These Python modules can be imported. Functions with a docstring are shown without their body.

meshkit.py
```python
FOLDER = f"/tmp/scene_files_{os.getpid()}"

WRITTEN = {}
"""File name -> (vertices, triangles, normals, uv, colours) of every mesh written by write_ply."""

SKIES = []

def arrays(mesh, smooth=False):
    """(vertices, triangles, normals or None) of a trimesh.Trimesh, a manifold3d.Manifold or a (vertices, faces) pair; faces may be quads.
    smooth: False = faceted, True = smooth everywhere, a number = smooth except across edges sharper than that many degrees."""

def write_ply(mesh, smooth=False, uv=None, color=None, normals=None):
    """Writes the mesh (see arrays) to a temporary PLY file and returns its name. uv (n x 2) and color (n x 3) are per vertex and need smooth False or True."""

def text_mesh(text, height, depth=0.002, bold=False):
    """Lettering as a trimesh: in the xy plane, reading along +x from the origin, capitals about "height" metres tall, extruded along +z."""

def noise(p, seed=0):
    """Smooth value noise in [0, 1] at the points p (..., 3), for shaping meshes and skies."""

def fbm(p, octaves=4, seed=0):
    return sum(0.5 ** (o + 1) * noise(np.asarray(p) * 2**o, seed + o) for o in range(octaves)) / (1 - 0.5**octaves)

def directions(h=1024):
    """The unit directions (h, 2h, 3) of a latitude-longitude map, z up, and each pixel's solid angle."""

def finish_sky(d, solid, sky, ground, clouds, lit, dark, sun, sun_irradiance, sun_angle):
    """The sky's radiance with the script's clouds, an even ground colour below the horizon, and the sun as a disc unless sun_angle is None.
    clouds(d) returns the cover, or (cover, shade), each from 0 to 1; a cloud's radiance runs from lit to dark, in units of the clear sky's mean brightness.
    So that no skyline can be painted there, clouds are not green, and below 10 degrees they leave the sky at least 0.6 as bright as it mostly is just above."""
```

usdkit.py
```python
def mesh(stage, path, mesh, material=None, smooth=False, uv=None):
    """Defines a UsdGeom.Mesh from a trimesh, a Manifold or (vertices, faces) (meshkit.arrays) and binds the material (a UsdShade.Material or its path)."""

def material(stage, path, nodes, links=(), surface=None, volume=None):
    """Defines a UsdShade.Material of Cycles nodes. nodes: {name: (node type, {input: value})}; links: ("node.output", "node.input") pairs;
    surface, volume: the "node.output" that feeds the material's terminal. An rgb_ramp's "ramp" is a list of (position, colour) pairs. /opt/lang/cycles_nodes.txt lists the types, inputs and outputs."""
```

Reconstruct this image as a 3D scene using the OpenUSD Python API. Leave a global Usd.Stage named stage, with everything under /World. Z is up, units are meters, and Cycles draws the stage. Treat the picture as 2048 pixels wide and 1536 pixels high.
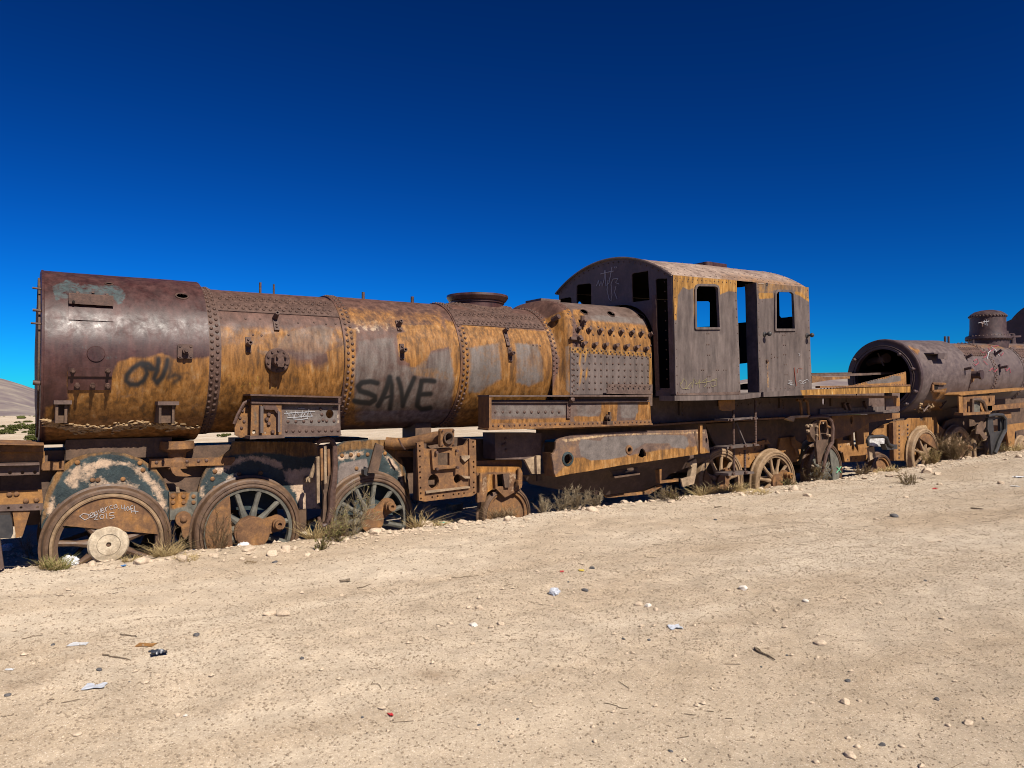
import math, random
import numpy as np
import trimesh
import shapely
from shapely.geometry import Polygon, LineString
from pxr import Gf, Sdf, Usd, UsdGeom, UsdLux, UsdShade, Vt
import usdkit, meshkit

stage = Usd.Stage.CreateInMemory()
UsdGeom.SetStageUpAxis(stage, "Z")
UsdGeom.SetStageMetersPerUnit(stage, 1.0)
UsdGeom.Xform.Define(stage, "/World")
UsdGeom.Scope.Define(stage, "/World/Looks")
L = "/World/Looks/"

# ------------------------------------------------------------------ camera, sky, sun, exposure
# The x axis runs along the railway line, y away from the photographer, z up.
FOC, CAMZ, HORIZON = 1480.0, 1.7, 800.0
ANG = math.radians(33.4)
PIT = math.atan((HORIZON - 768.0) / FOC)
R_ = np.array([math.cos(ANG), -math.sin(ANG), 0.0])
F0 = np.array([math.sin(ANG), math.cos(ANG), 0.0])
ZA = np.array([0, 0, 1.0])
F_ = math.cos(PIT) * F0 + math.sin(PIT) * ZA
U_ = math.cos(PIT) * ZA - math.sin(PIT) * F0
CAM = np.array([0, 0, CAMZ])
cam = UsdGeom.Camera.Define(stage, "/World/camera")
cam.CreateHorizontalApertureAttr(36.0)
cam.CreateVerticalApertureAttr(27.0)
cam.CreateFocalLengthAttr(36.0 * FOC / 2048.0)
cam.CreateClippingRangeAttr((0.05, 20000.0))
cam.CreateExposureAttr(0.6)
M = Gf.Matrix4d(1.0)
M.SetRow(0, (*R_, 0)); M.SetRow(1, (*U_, 0)); M.SetRow(2, (*(-F_), 0)); M.SetRow(3, (*CAM, 1))
cam.AddTransformOp().Set(M)

SUN = np.array([0.05, -1.0, 1.0]); SUN /= np.linalg.norm(SUN)
SUN_EL, SUN_ROT = math.asin(SUN[2]), math.atan2(SUN[0], SUN[1])
dome = UsdLux.DomeLight.Define(stage, "/World/sky")
dome.CreateIntensityAttr(1.0)
sky_mat = usdkit.material(stage, L + "sky", {
    "sky": ("sky_texture", {"sky_type": "single_scattering", "sun_disc": False, "sun_elevation": SUN_EL, "sun_rotation": SUN_ROT,
                            "altitude": 3700.0, "air_density": 1.4, "aerosol_density": 0.0, "ozone_density": 8.0}),
    "gm": ("gamma", {"gamma": 1.8}),                                  # the deep, polarised blue of the high plateau, alike in all directions
    "ti": ("mix_color", {"blend_type": "multiply", "fac": 1.0, "b": (0.010, 0.165, 0.235)}),
    "bg": ("background_shader", {"strength": 0.05})},
    [("sky.color", "gm.color"), ("gm.color", "ti.a"), ("ti.result", "bg.color")], surface="bg.background")
UsdShade.MaterialBindingAPI.Apply(dome.GetPrim()).Bind(sky_mat)
sun = UsdLux.DistantLight.Define(stage, "/World/sun")
sun.CreateIntensityAttr(1.25)
sun.CreateAngleAttr(0.53)
sun.CreateNormalizeAttr(True)
sun.CreateColorAttr(Gf.Vec3f(1.0, 0.93, 0.83))
sz = SUN; sx = np.cross(ZA, sz); sx /= np.linalg.norm(sx); sy = np.cross(sz, sx)
MS = Gf.Matrix4d(1.0)
MS.SetRow(0, (*sx, 0)); MS.SetRow(1, (*sy, 0)); MS.SetRow(2, (*sz, 0))
sun.AddTransformOp().Set(MS)

# ------------------------------------------------------------------ helpers
def ray(px, py):
    return F_ + (px - 1024.0) / FOC * R_ - (py - 768.0) / FOC * U_

def P(px, py, Y):
    """The point of the upright plane at distance Y from the photographer that shows at a pixel of the photograph."""
    d = ray(px, py)
    return CAM + d * (Y / d[1])

def PX(px, py, X):
    d = ray(px, py)
    return CAM + d * (X / d[0])

def proj(v):
    q = np.asarray(v) - CAM
    z = q @ F_
    z = np.where(np.abs(z) < 1e-3, 1e-3, z)
    return 1024 + FOC * (q @ R_) / z, 768 - FOC * (q @ U_) / z

def cat(ms):
    return trimesh.util.concatenate([m for m in ms if m is not None])

def numbered(path):
    base, k = path, 0
    while stage.GetPrimAtPath(path).IsValid():
        k += 1
        path = f"{base}_{k:03d}"
    return path

def data(prim, **kw):
    for k, v in kw.items():
        if v:
            prim.SetCustomDataByKey(k, v)

def thing(name, label, category, loc=(0, 0, 0), group=None):
    x = UsdGeom.Xform.Define(stage, numbered("/World/" + name))
    x.AddTranslateOp().Set(Gf.Vec3d(*map(float, loc)))
    data(x.GetPrim(), label=label, category=category, group=group)
    ORIGIN[str(x.GetPath())] = np.asarray(loc, float)
    return str(x.GetPath())

ORIGIN = {}
def put(name, mesh, mat, parent="/World", smooth=False, label=None, category=None, group=None, kind=None, paint=None):
    """One Mesh prim. Meshes are given in world coordinates; under a thing they are stored from the thing's base."""
    path = numbered(parent + "/" + name)
    root = "/".join(path.split("/")[:3])
    org = ORIGIN.get(root)
    if org is not None:
        mesh = mesh.copy(); mesh.apply_translation(-org)
    m = usdkit.mesh(stage, path, mesh, MATS[mat], smooth=smooth)
    if paint:
        v = np.array(m.GetPointsAttr().Get(), float) + (0 if org is None else org)
        for k, arr in paint(v).items():
            pv = UsdGeom.PrimvarsAPI(m).CreatePrimvar(k, Sdf.ValueTypeNames.Color3fArray, "vertex")
            pv.Set(Vt.Vec3fArray.FromNumpy(arr.astype(np.float32)))
    data(m.GetPrim(), label=label, category=category, group=group, kind=kind)
    return path

def sstep(e0, e1, x):
    t = np.clip((x - e0) / (e1 - e0), 0, 1)
    return t * t * (3 - 2 * t)

CH = {"orange": ("mask", 0), "grey": ("mask", 1), "spray": ("mask", 2), "pale": ("wear", 0), "teal": ("wear", 1), "yellow": ("wear", 2)}
def painter(spec, near=None):
    """Wear and paint with a shape of their own, laid onto the surface: (kind, strength, outline or stroke, softness[, stroke width])."""
    def f(v):
        out = {"mask": np.zeros((len(v), 3)), "wear": np.zeros((len(v), 3))}
        px, py = proj(v)
        ok = np.ones(len(v), bool) if near is None else v[:, 1] < near
        for s in spec:
            key, c = CH[s[0]]
            pts = np.array(s[2], float)
            if len(s) > 4:
                g = LineString(pts)
                lo, hi = pts.min(0) - s[4] - s[3], pts.max(0) + s[4] + s[3]
                idx = np.nonzero(ok & (px > lo[0]) & (px < hi[0]) & (py > lo[1]) & (py < hi[1]))[0]
                d = shapely.distance(shapely.points(px[idx], py[idx]), g)
                val = s[1] * (1 - sstep(s[4] / 2 - s[3], s[4] / 2 + s[3], d))
            else:
                g = Polygon(pts).buffer(0)
                lo, hi = pts.min(0) - s[3], pts.max(0) + s[3]
                idx = np.nonzero(ok & (px > lo[0]) & (px < hi[0]) & (py > lo[1]) & (py < hi[1]))[0]
                q = shapely.points(px[idx], py[idx])
                d = shapely.distance(q, g.boundary) * np.where(shapely.contains(g, q), 1, -1)
                val = s[1] * sstep(-s[3], s[3], d)
            if s[1] >= 0:
                out[key][idx, c] = np.maximum(out[key][idx, c], val)
            else:
                out[key][idx, c] += val
        return out
    return f

def ell(px, py, rx, rz, Y, n=22, rot=0.0):
    c = P(px, py, Y)
    t = np.linspace(0, 2 * np.pi, n, endpoint=False)
    x, z = rx * np.cos(t), rz * np.sin(t)
    return np.stack([c[0] + x * math.cos(rot) - z * math.sin(rot), c[2] + x * math.sin(rot) + z * math.cos(rot)], 1)

def xz(pts, Y):
    return np.array([P(a, b, Y)[[0, 2]] for a, b in pts])

def refine(m, size):
    v, f = trimesh.remesh.subdivide_to_size(m.vertices, m.faces, size, max_iter=12)
    return trimesh.Trimesh(v, f, process=True)

def slab(poly, Y, th, holes=(), sub=None):
    """A plate in the plane y = Y (outline in x, z), going th metres away from the photographer."""
    g = Polygon(poly).buffer(0)
    for h in holes:
        g = g.difference(Polygon(h))
    parts = []
    for q in getattr(g, "geoms", [g]):
        if q.area < 1e-6:
            continue
        e = trimesh.creation.extrude_polygon(q, th, engine="earcut")
        v = e.vertices
        parts.append(trimesh.Trimesh(np.stack([v[:, 0], Y + v[:, 2], v[:, 1]], 1), e.faces[:, ::-1], process=False))
    m = cat(parts)
    return refine(m, sub) if sub else m

def plate(pts, Y, th, holes=(), sub=None):
    return slab(xz(pts, Y), Y, th, holes, sub)

def plate_f(pts, Yf, th, sub=0.1, holes=()):
    """A plate that leans: Yf gives its distance for each pixel of the outline."""
    g = Polygon(pts).buffer(0)
    for h in holes:
        g = g.difference(Polygon(h))
    e = trimesh.creation.extrude_polygon(g, 1.0, engine="earcut")
    e = refine(trimesh.Trimesh(e.vertices * [1, 1, 12], e.faces, process=False), 16)
    v = np.array([P(a, b, Yf(a, b)) + [0, c / 12 * th, 0] for a, b, c in e.vertices])
    m = trimesh.Trimesh(v, e.faces, process=True)
    m.fix_normals()
    return m

def dent(m, amp, scale=1.3, seed=0, axis=1):
    """Sheet metal is never flat."""
    m = m.copy()
    v = m.vertices.copy()
    q = v.copy(); q[:, axis] = seed * 3.7
    v[:, axis] += amp * 2 * (meshkit.fbm(q * scale + seed, 3, seed + 50) - 0.5)
    m.vertices = v
    return m

def bx(x0, x1, y0, y1, z0, z1):
    m = trimesh.creation.box([abs(x1 - x0), abs(y1 - y0), abs(z1 - z0)])
    m.apply_translation([(x0 + x1) / 2, (y0 + y1) / 2, (z0 + z1) / 2])
    return m

def frame(n, up=ZA):
    n = np.asarray(n, float) / np.linalg.norm(n)
    a = np.cross(up, n)
    if np.linalg.norm(a) < 1e-3:
        a = np.cross([1.0, 0, 0], n)
    a /= np.linalg.norm(a)
    return a, np.cross(n, a), n

def cyl(p0, p1, r0, r1=None, n=14, hole=None):
    """A round bar from p0 to p1, tapered, or a pipe with a bore."""
    p0, p1 = np.asarray(p0, float), np.asarray(p1, float)
    r1 = r0 if r1 is None else r1
    a, b, d = frame(p1 - p0)
    t = np.linspace(0, 2 * np.pi, n, endpoint=False)
    ring = np.cos(t)[:, None] * a + np.sin(t)[:, None] * b
    if hole is None:
        prof = [(p0, 0), (p0, r0), (p1, r1), (p1, 0)]
    else:
        q = p1 - (p1 - p0) * 0.75
        prof = [(p0, 0), (p0, r0), (p1, r1), (p1, hole), (q, hole), (q, 0)]
    return lathe_rings([c + r * ring for c, r in prof], n)

def lathe_rings(rings, n, closed=False):
    v = np.vstack(rings)
    k = len(rings)
    f = []
    j = np.arange(n)
    for i in range(k if closed else k - 1):
        a, b = i * n, ((i + 1) % k) * n
        f.append(np.stack([a + j, a + (j + 1) % n, b + (j + 1) % n], 1))
        f.append(np.stack([a + j, b + (j + 1) % n, b + j], 1))
    m = trimesh.Trimesh(v, np.vstack(f), process=True)
    m.update_faces(m.nondegenerate_faces())
    m.remove_unreferenced_vertices()
    if m.is_watertight and m.volume < 0:
        m.invert()
    return m

def lathe(profile, c, axis, n=32):
    """profile: (r, h) pairs turned round the axis through c."""
    a, b, d = frame(axis)
    t = np.linspace(0, 2 * np.pi, n, endpoint=False)
    ring = np.cos(t)[:, None] * a + np.sin(t)[:, None] * b
    m = lathe_rings([np.asarray(c) + h * d + r * ring for r, h in profile], n)
    return m

def tube(pts, r, n=8):
    pts = np.asarray(pts, float)
    r = np.broadcast_to(np.asarray(r, float), len(pts))
    t = np.gradient(pts, axis=0)
    t /= np.linalg.norm(t, axis=1, keepdims=True) + 1e-12
    a, b, _ = frame(t[0])
    rings = [np.repeat(pts[:1], n, 0)]
    th = np.linspace(0, 2 * np.pi, n, endpoint=False)
    for i in range(len(pts)):
        a = a - t[i] * (a @ t[i]); a /= np.linalg.norm(a)
        b = np.cross(t[i], a)
        rings.append(pts[i] + r[i] * (np.cos(th)[:, None] * a + np.sin(th)[:, None] * b))
    rings.append(np.repeat(pts[-1:], n, 0))
    return lathe_rings(rings, n)

def bar(p0, p1, w, h, up=ZA):
    """A flat bar from p0 to p1, w across and h in the up direction."""
    p0, p1 = np.asarray(p0, float), np.asarray(p1, float)
    a, b, d = frame(p1 - p0, up)
    m = trimesh.creation.box([w, h, np.linalg.norm(p1 - p0)])
    T = np.eye(4); T[:3, 0], T[:3, 1], T[:3, 2], T[:3, 3] = a, b, d, (p0 + p1) / 2
    m.apply_transform(T)
    return m

def heads(pts, nrm, r, h, n=8, kind="dome"):
    """Rivet heads (domes) or bolt heads (hexagons) at pts, joined."""
    pts, nrm = np.atleast_2d(pts), np.atleast_2d(nrm)
    nrm = np.broadcast_to(nrm, pts.shape)
    nrm = nrm / np.linalg.norm(nrm, axis=1, keepdims=True)
    a = np.cross(np.array([0.31, 0.17, 0.93]), nrm); a /= np.linalg.norm(a, axis=1, keepdims=True)
    b = np.cross(nrm, a)
    if kind == "hex":
        n = 6
    t = np.linspace(0, 2 * np.pi, n, endpoint=False)
    prof = [(r, -0.004), (r * 0.93, h * 0.45), (r * 0.6, h * 0.85)] if kind == "dome" else [(r, -0.004), (r, h * 0.8), (r * 0.8, h)]
    V = []
    for rr, hh in prof:
        V.append(pts[:, None] + rr * (np.cos(t)[None, :, None] * a[:, None] + np.sin(t)[None, :, None] * b[:, None]) + hh * nrm[:, None])
    V.append((pts + h * nrm)[:, None])
    V = np.concatenate(V, 1)
    k = V.shape[1]
    j = np.arange(n)
    f = []
    for i in range(len(prof) - 1):
        f += [np.stack([i * n + j, i * n + (j + 1) % n, (i + 1) * n + (j + 1) % n], 1), np.stack([i * n + j, (i + 1) * n + (j + 1) % n, (i + 1) * n + j], 1)]
    i = len(prof) - 1
    f.append(np.stack([i * n + j, i * n + (j + 1) % n, np.full(n, (i + 1) * n)], 1))
    f = np.vstack(f)
    F = (f[None] + (np.arange(len(pts)) * k)[:, None, None]).reshape(-1, 3)
    return trimesh.Trimesh(V.reshape(-1, 3), F, process=False)

NEAR = np.array([0.0, -1.0, 0.0])
def row(p0, p1, n, Y):
    """n points between two pixels of the plane y = Y."""
    a, b = P(*p0, Y), P(*p1, Y)
    return a + (b - a) * np.linspace(0, 1, n)[:, None]

# ------------------------------------------------------------------ materials
MATS = {}
def rust(name, a, b, orange=(0.36, 0.155, 0.03), oa=-0.1, grey=(0.17, 0.135, 0.118), ga=-0.5, pale=(0.46, 0.36, 0.25), pa=-0.5,
         teal=(0.050, 0.068, 0.068), ta=-0.5, rough=0.72, spec=0.35, bump=0.35, scale=1.0, streak=0.12, fine=1.0, drip=0.04):
    n = {
        "geo": ("geometry", {}),
        "n1": ("noise_texture", {"scale": 1.6 * scale, "detail": 9.0, "roughness": 0.62}),
        "mp": ("mapping", {"scale": (5.0, 5.0, 0.9)}),
        "n2": ("noise_texture", {"scale": 2.2 * scale, "detail": 7.0, "roughness": 0.6}),
        "n3": ("noise_texture", {"scale": 48.0, "detail": 8.0, "roughness": 0.78}),
        "mo": ("mapping", {"location": (3.1, 7.7, 1.3)}),
        "n4": ("noise_texture", {"scale": 6.5 * scale, "detail": 9.0, "roughness": 0.7, "distortion": 0.4}),
        "mk": ("attribute", {"attribute": "mask"}), "sm": ("separate_color", {"color_type": "rgb"}),
        "wr": ("attribute", {"attribute": "wear"}), "sw": ("separate_color", {"color_type": "rgb"}),
        "nw": ("noise_texture", {"scale": 15.0, "detail": 9.0, "roughness": 0.72, "distortion": 0.5}), "nwr": ("map_range", {"from_min": 0.2, "from_max": 0.8, "to_min": -0.05, "to_max": 1.05}), "vw": ("mix_float", {"fac": 0.5}), "vm": ("mix_float", {"fac": 0.35}), "mpd": ("mapping", {"scale": (17.0, 17.0, 0.5)}), "nd": ("noise_texture", {"scale": 1.6, "detail": 6.0, "roughness": 0.6}), "ndr": ("map_range", {"from_min": 0.3, "from_max": 0.7, "to_min": 1 - drip, "to_max": 1 + drip}), "tg2": ("math", {"math_type": "multiply"}),
        "v": ("mix_float", {"fac": 0.5}),
        "vs": ("mix_float", {"fac": streak * 0.6}),
        "b0": ("map_range", {"from_min": 0.36, "from_max": 0.66}),
        "base": ("mix_color", {"a": a, "b": b}),
        "p": ("principled_bsdf", {"specular_ior_level": spec}),
    }
    l = [("geo.position", "n1.vector"), ("geo.position", "mp.vector"), ("mp.vector", "n2.vector"), ("geo.position", "n3.vector"),
         ("geo.position", "mo.vector"), ("mo.vector", "n4.vector"), ("mk.color", "sm.color"), ("wr.color", "sw.color"),
         ("mo.vector", "nw.vector"), ("nw.fac", "nwr.value"), ("n4.fac", "vw.a"), ("nwr.result", "vw.b"), ("n1.fac", "v.a"), ("vm.result", "v.b"), ("n4.fac", "vm.a"), ("nwr.result", "vm.b"), ("v.result", "vs.a"), ("n2.fac", "vs.b"), ("vs.result", "b0.value"), ("b0.result", "base.fac")]
    cur = "base.result"
    o = np.array(orange)
    n["or_mix"] = ("rgb_ramp", {"ramp": [(0.0, tuple(o * [0.32, 0.36, 0.6])), (0.3, tuple(o * 0.55)), (0.55, tuple(o * 0.95)), (0.8, tuple(o * [1.1, 1.3, 1.9])), (1.0, tuple(o * [1.2, 1.9, 5.0]))]})
    n["or_n"] = ("noise_texture", {"scale": 3.4, "detail": 8.0, "roughness": 0.68, "distortion": 0.3})
    n["or_r"] = ("map_range", {"from_min": 0.3, "from_max": 0.72})
    l += [("mp.vector", "or_n.vector"), ("or_n.fac", "or_r.value"), ("or_r.result", "or_mix.fac"), ("or_mix.color", "c_or.b")]
    for key, src, col, amt in (("pale", "sw.r", pale, pa), ("teal", "sw.g", teal, ta), ("or", "sm.r", orange, oa), ("grey", "sm.g", grey, ga), ("yel", "sw.b", (0.30, 0.19, 0.035), -0.5)):
        n |= {f"m_{key}": ("math", {"math_type": "multiply_add", "value2": 0.8, "value3": amt}),
              f"a_{key}": ("math", {"math_type": "add"}),
              f"r_{key}": ("map_range", {"from_min": 0.44, "from_max": 0.64}),
              f"c_{key}": ("mix_color", {"b": col})}
        l += [(src, f"m_{key}.value1"), (f"m_{key}.value", f"a_{key}.value1"), ("vs.result" if key in ("or", "grey") else "vw.result", f"a_{key}.value2"),
              (f"a_{key}.value", f"r_{key}.value"), (f"r_{key}.result", f"c_{key}.fac"), (cur, f"c_{key}.a")]
        cur = f"c_{key}.result"
    # variation inside each tone, fine grain, spray paint
    n |= {"tone": ("map_range", {"from_min": 0.3, "from_max": 0.7, "to_min": 0.66, "to_max": 1.36}), "grain": ("map_range", {"from_min": 0.3, "from_max": 0.7, "to_min": 1 - 0.28 * fine, "to_max": 1 + 0.25 * fine}),
          "tg": ("math", {"math_type": "multiply"}), "mul": ("vector_math", {"math_type": "scale"}),
          "spray": ("mix_color", {"b": (0.012, 0.011, 0.011)}),
          "bh": ("mix_float", {"fac": 0.45}), "bump": ("bump", {"strength": bump, "distance": 0.02}),
          "rr": ("map_range", {"from_min": 0.35, "from_max": 0.65, "to_min": rough - 0.12, "to_max": min(1.0, rough + 0.15)})}
    l += [("n2.fac" if streak > 0.4 else "n4.fac", "tone.value"), ("n3.fac", "grain.value"), ("tone.result", "tg.value1"), ("grain.result", "tg.value2"), (cur, "mul.vector1"), ("geo.position", "mpd.vector"), ("mpd.vector", "nd.vector"), ("nd.fac", "ndr.value"), ("tg.value", "tg2.value1"), ("ndr.result", "tg2.value2"), ("tg2.value", "mul.scale"),
          ("mul.vector", "spray.a"), ("sm.b", "spray.fac"), ("spray.result", "p.base_color"),
          ("n3.fac", "bh.a"), ("n4.fac", "bh.b"), ("bh.result", "bump.height"), ("bump.normal", "p.normal"), ("n4.fac", "rr.value"), ("rr.result", "p.roughness")]
    MATS[name] = usdkit.material(stage, L + name, n, l, surface="p.BSDF")

def plain(name, c1, c2, scale=20.0, rough=0.9, spec=0.2, bump=0.2, trans=0.0, detail=6.0, dist=0.01):
    n = {"geo": ("geometry", {}), "n": ("noise_texture", {"scale": scale, "detail": detail, "roughness": 0.65}), "r": ("map_range", {"from_min": 0.3, "from_max": 0.7}),
         "oi": ("geometry", {}), "c": ("mix_color", {"a": c1, "b": c2}), "bump": ("bump", {"strength": bump, "distance": dist}),
         "p": ("principled_bsdf", {"roughness": rough, "specular_ior_level": spec, "transmission_weight": trans})}
    MATS[name] = usdkit.material(stage, L + name, n, [("geo.position", "n.vector"), ("n.fac", "r.value"), ("r.result", "c.fac"), ("c.result", "p.base_color"), ("n.fac", "bump.height"), ("bump.normal", "p.normal")], surface="p.BSDF")

def leafy(name, c1, c2):
    n = {"geo": ("geometry", {}), "r": ("mix_color", {"a": c1, "b": c2}), "d": ("diffuse_bsdf", {}), "t": ("translucent_bsdf", {}), "m": ("mix_closure", {"fac": 0.3})}
    MATS[name] = usdkit.material(stage, L + name, n, [("geo.random_per_island", "r.fac"), ("r.result", "d.color"), ("r.result", "t.color"), ("d.BSDF", "m.closure1"), ("t.BSDF", "m.closure2")], surface="m.closure")

def islands(name, cols, rough=0.9, scale=60.0, bump=0.3):
    """Stone whose tone differs from piece to piece."""
    n = {"geo": ("geometry", {}), "ramp": ("rgb_ramp", {"ramp": cols}), "n": ("noise_texture", {"scale": scale, "detail": 5.0}), "r": ("map_range", {"from_min": 0.3, "from_max": 0.7, "to_min": 0.8, "to_max": 1.2}),
         "s": ("vector_math", {"math_type": "scale"}), "bump": ("bump", {"strength": bump, "distance": 0.01}), "p": ("principled_bsdf", {"roughness": rough, "specular_ior_level": 0.2})}
    MATS[name] = usdkit.material(stage, L + name, n, [("geo.random_per_island", "ramp.fac"), ("geo.position", "n.vector"), ("n.fac", "r.value"), ("ramp.color", "s.vector1"), ("r.result", "s.scale"), ("s.vector", "p.base_color"), ("n.fac", "bump.height"), ("bump.normal", "p.normal")], surface="p.BSDF")

OR = (0.225, 0.098, 0.022)
GR = (0.112, 0.092, 0.080)
rust("rust_smokebox", (0.032, 0.012, 0.0105), (0.072, 0.030, 0.025), orange=OR, grey=GR, oa=-0.17, rough=0.47, spec=0.42, bump=0.09, streak=0.45, drip=0.06)
rust("rust_barrel", (0.062, 0.029, 0.021), (0.118, 0.063, 0.046), orange=OR, grey=GR, oa=-0.15, rough=0.58, spec=0.3, bump=0.16, streak=0.5, drip=0.12)
rust("rust_plate", (0.074, 0.043, 0.032), (0.122, 0.084, 0.068), orange=OR, grey=GR, oa=-0.14, rough=0.68, bump=0.25, streak=0.2, drip=0.06)
rust("rust_cab", (0.078, 0.057, 0.049), (0.118, 0.092, 0.081), orange=(0.3, 0.145, 0.03), grey=GR, oa=-0.25, rough=0.66, bump=0.12, streak=0.42, fine=0.5, drip=0.07)
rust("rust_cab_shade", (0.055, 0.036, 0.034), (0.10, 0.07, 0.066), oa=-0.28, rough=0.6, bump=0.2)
rust("rust_roof", (0.125, 0.078, 0.06), (0.33, 0.245, 0.19), orange=OR, oa=-0.16, rough=0.75, bump=0.3)
rust("rust_frame", (0.10, 0.046, 0.022), (0.215, 0.115, 0.05), orange=(0.29, 0.125, 0.026), oa=-0.04, rough=0.78, bump=0.4)
rust("rust_wheel", (0.060, 0.032, 0.019), (0.128, 0.074, 0.040), orange=OR, oa=-0.13, pa=-0.30, pale=(0.34, 0.25, 0.15), rough=0.55, spec=0.45, bump=0.25)
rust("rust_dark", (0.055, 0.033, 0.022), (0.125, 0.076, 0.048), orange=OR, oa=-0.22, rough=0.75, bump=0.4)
rust("rust_bolt", (0.050, 0.026, 0.019), (0.105, 0.060, 0.044), orange=OR, oa=-0.25, rough=0.6, bump=0.2, scale=3.0)
rust("rust_orange", (0.19, 0.085, 0.026), (0.30, 0.155, 0.05), orange=OR, grey=GR, oa=-0.05, rough=0.75, bump=0.35)
rust("teal_paint", (0.012, 0.022, 0.025), (0.042, 0.058, 0.058), oa=-0.16, orange=(0.20, 0.10, 0.03), pa=-0.2, pale=(0.40, 0.285, 0.195), rough=0.65, bump=0.7, scale=1.2)
rust("rust_grey_green", (0.06, 0.058, 0.048), (0.15, 0.138, 0.108), orange=OR, oa=-0.16, rough=0.75, bump=0.35)
rust("rust_tan", (0.15, 0.09, 0.045), (0.30, 0.205, 0.12), orange=OR, oa=-0.12, rough=0.7, bump=0.4)
rust("rust_cream", (0.33, 0.255, 0.17), (0.58, 0.49, 0.36), orange=(0.3, 0.17, 0.06), oa=-0.2, rough=0.8, bump=0.6)
rust("rust_pale", (0.17, 0.11, 0.065), (0.36, 0.265, 0.17), orange=OR, oa=-0.2, rough=0.85, bump=0.6)
rust("rust_second", (0.068, 0.046, 0.043), (0.112, 0.083, 0.075), orange=OR, grey=GR, oa=-0.25, rough=0.6, spec=0.4, bump=0.15, streak=0.3, drip=0.05)
rust("rust_second_dark", (0.030, 0.016, 0.016), (0.066, 0.038, 0.036), orange=OR, oa=-0.26, rough=0.55, spec=0.45, bump=0.2)
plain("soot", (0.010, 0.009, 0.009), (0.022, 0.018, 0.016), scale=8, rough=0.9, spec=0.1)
plain("crust", (0.16, 0.095, 0.045), (0.44, 0.31, 0.175), scale=30, bump=0.8)
plain("chalk_white", (0.38, 0.38, 0.39), (0.55, 0.55, 0.56), rough=0.95)
plain("chalk_yellow", (0.24, 0.21, 0.085), (0.32, 0.28, 0.12), rough=0.95)
plain("chalk_red", (0.22, 0.05, 0.035), (0.28, 0.08, 0.05), rough=0.95)
plain("chalk_pink", (0.3, 0.05, 0.07), (0.36, 0.08, 0.11), rough=0.95)
plain("chalk_green", (0.1, 0.3, 0.16), (0.16, 0.42, 0.25), rough=0.95)
rust("rust_shield", (0.085, 0.05, 0.035), (0.15, 0.10, 0.078), orange=(0.27, 0.125, 0.03), grey=(0.125, 0.103, 0.091), pale=(0.42, 0.29, 0.16), oa=-0.05, rough=0.66, bump=0.2, streak=0.1)
plain("white_daub", (0.16, 0.13, 0.11), (0.62, 0.61, 0.6), scale=14, rough=0.9)
plain("black_iron", (0.018, 0.018, 0.02), (0.05, 0.045, 0.042), scale=12, rough=0.5, spec=0.4)

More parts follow.
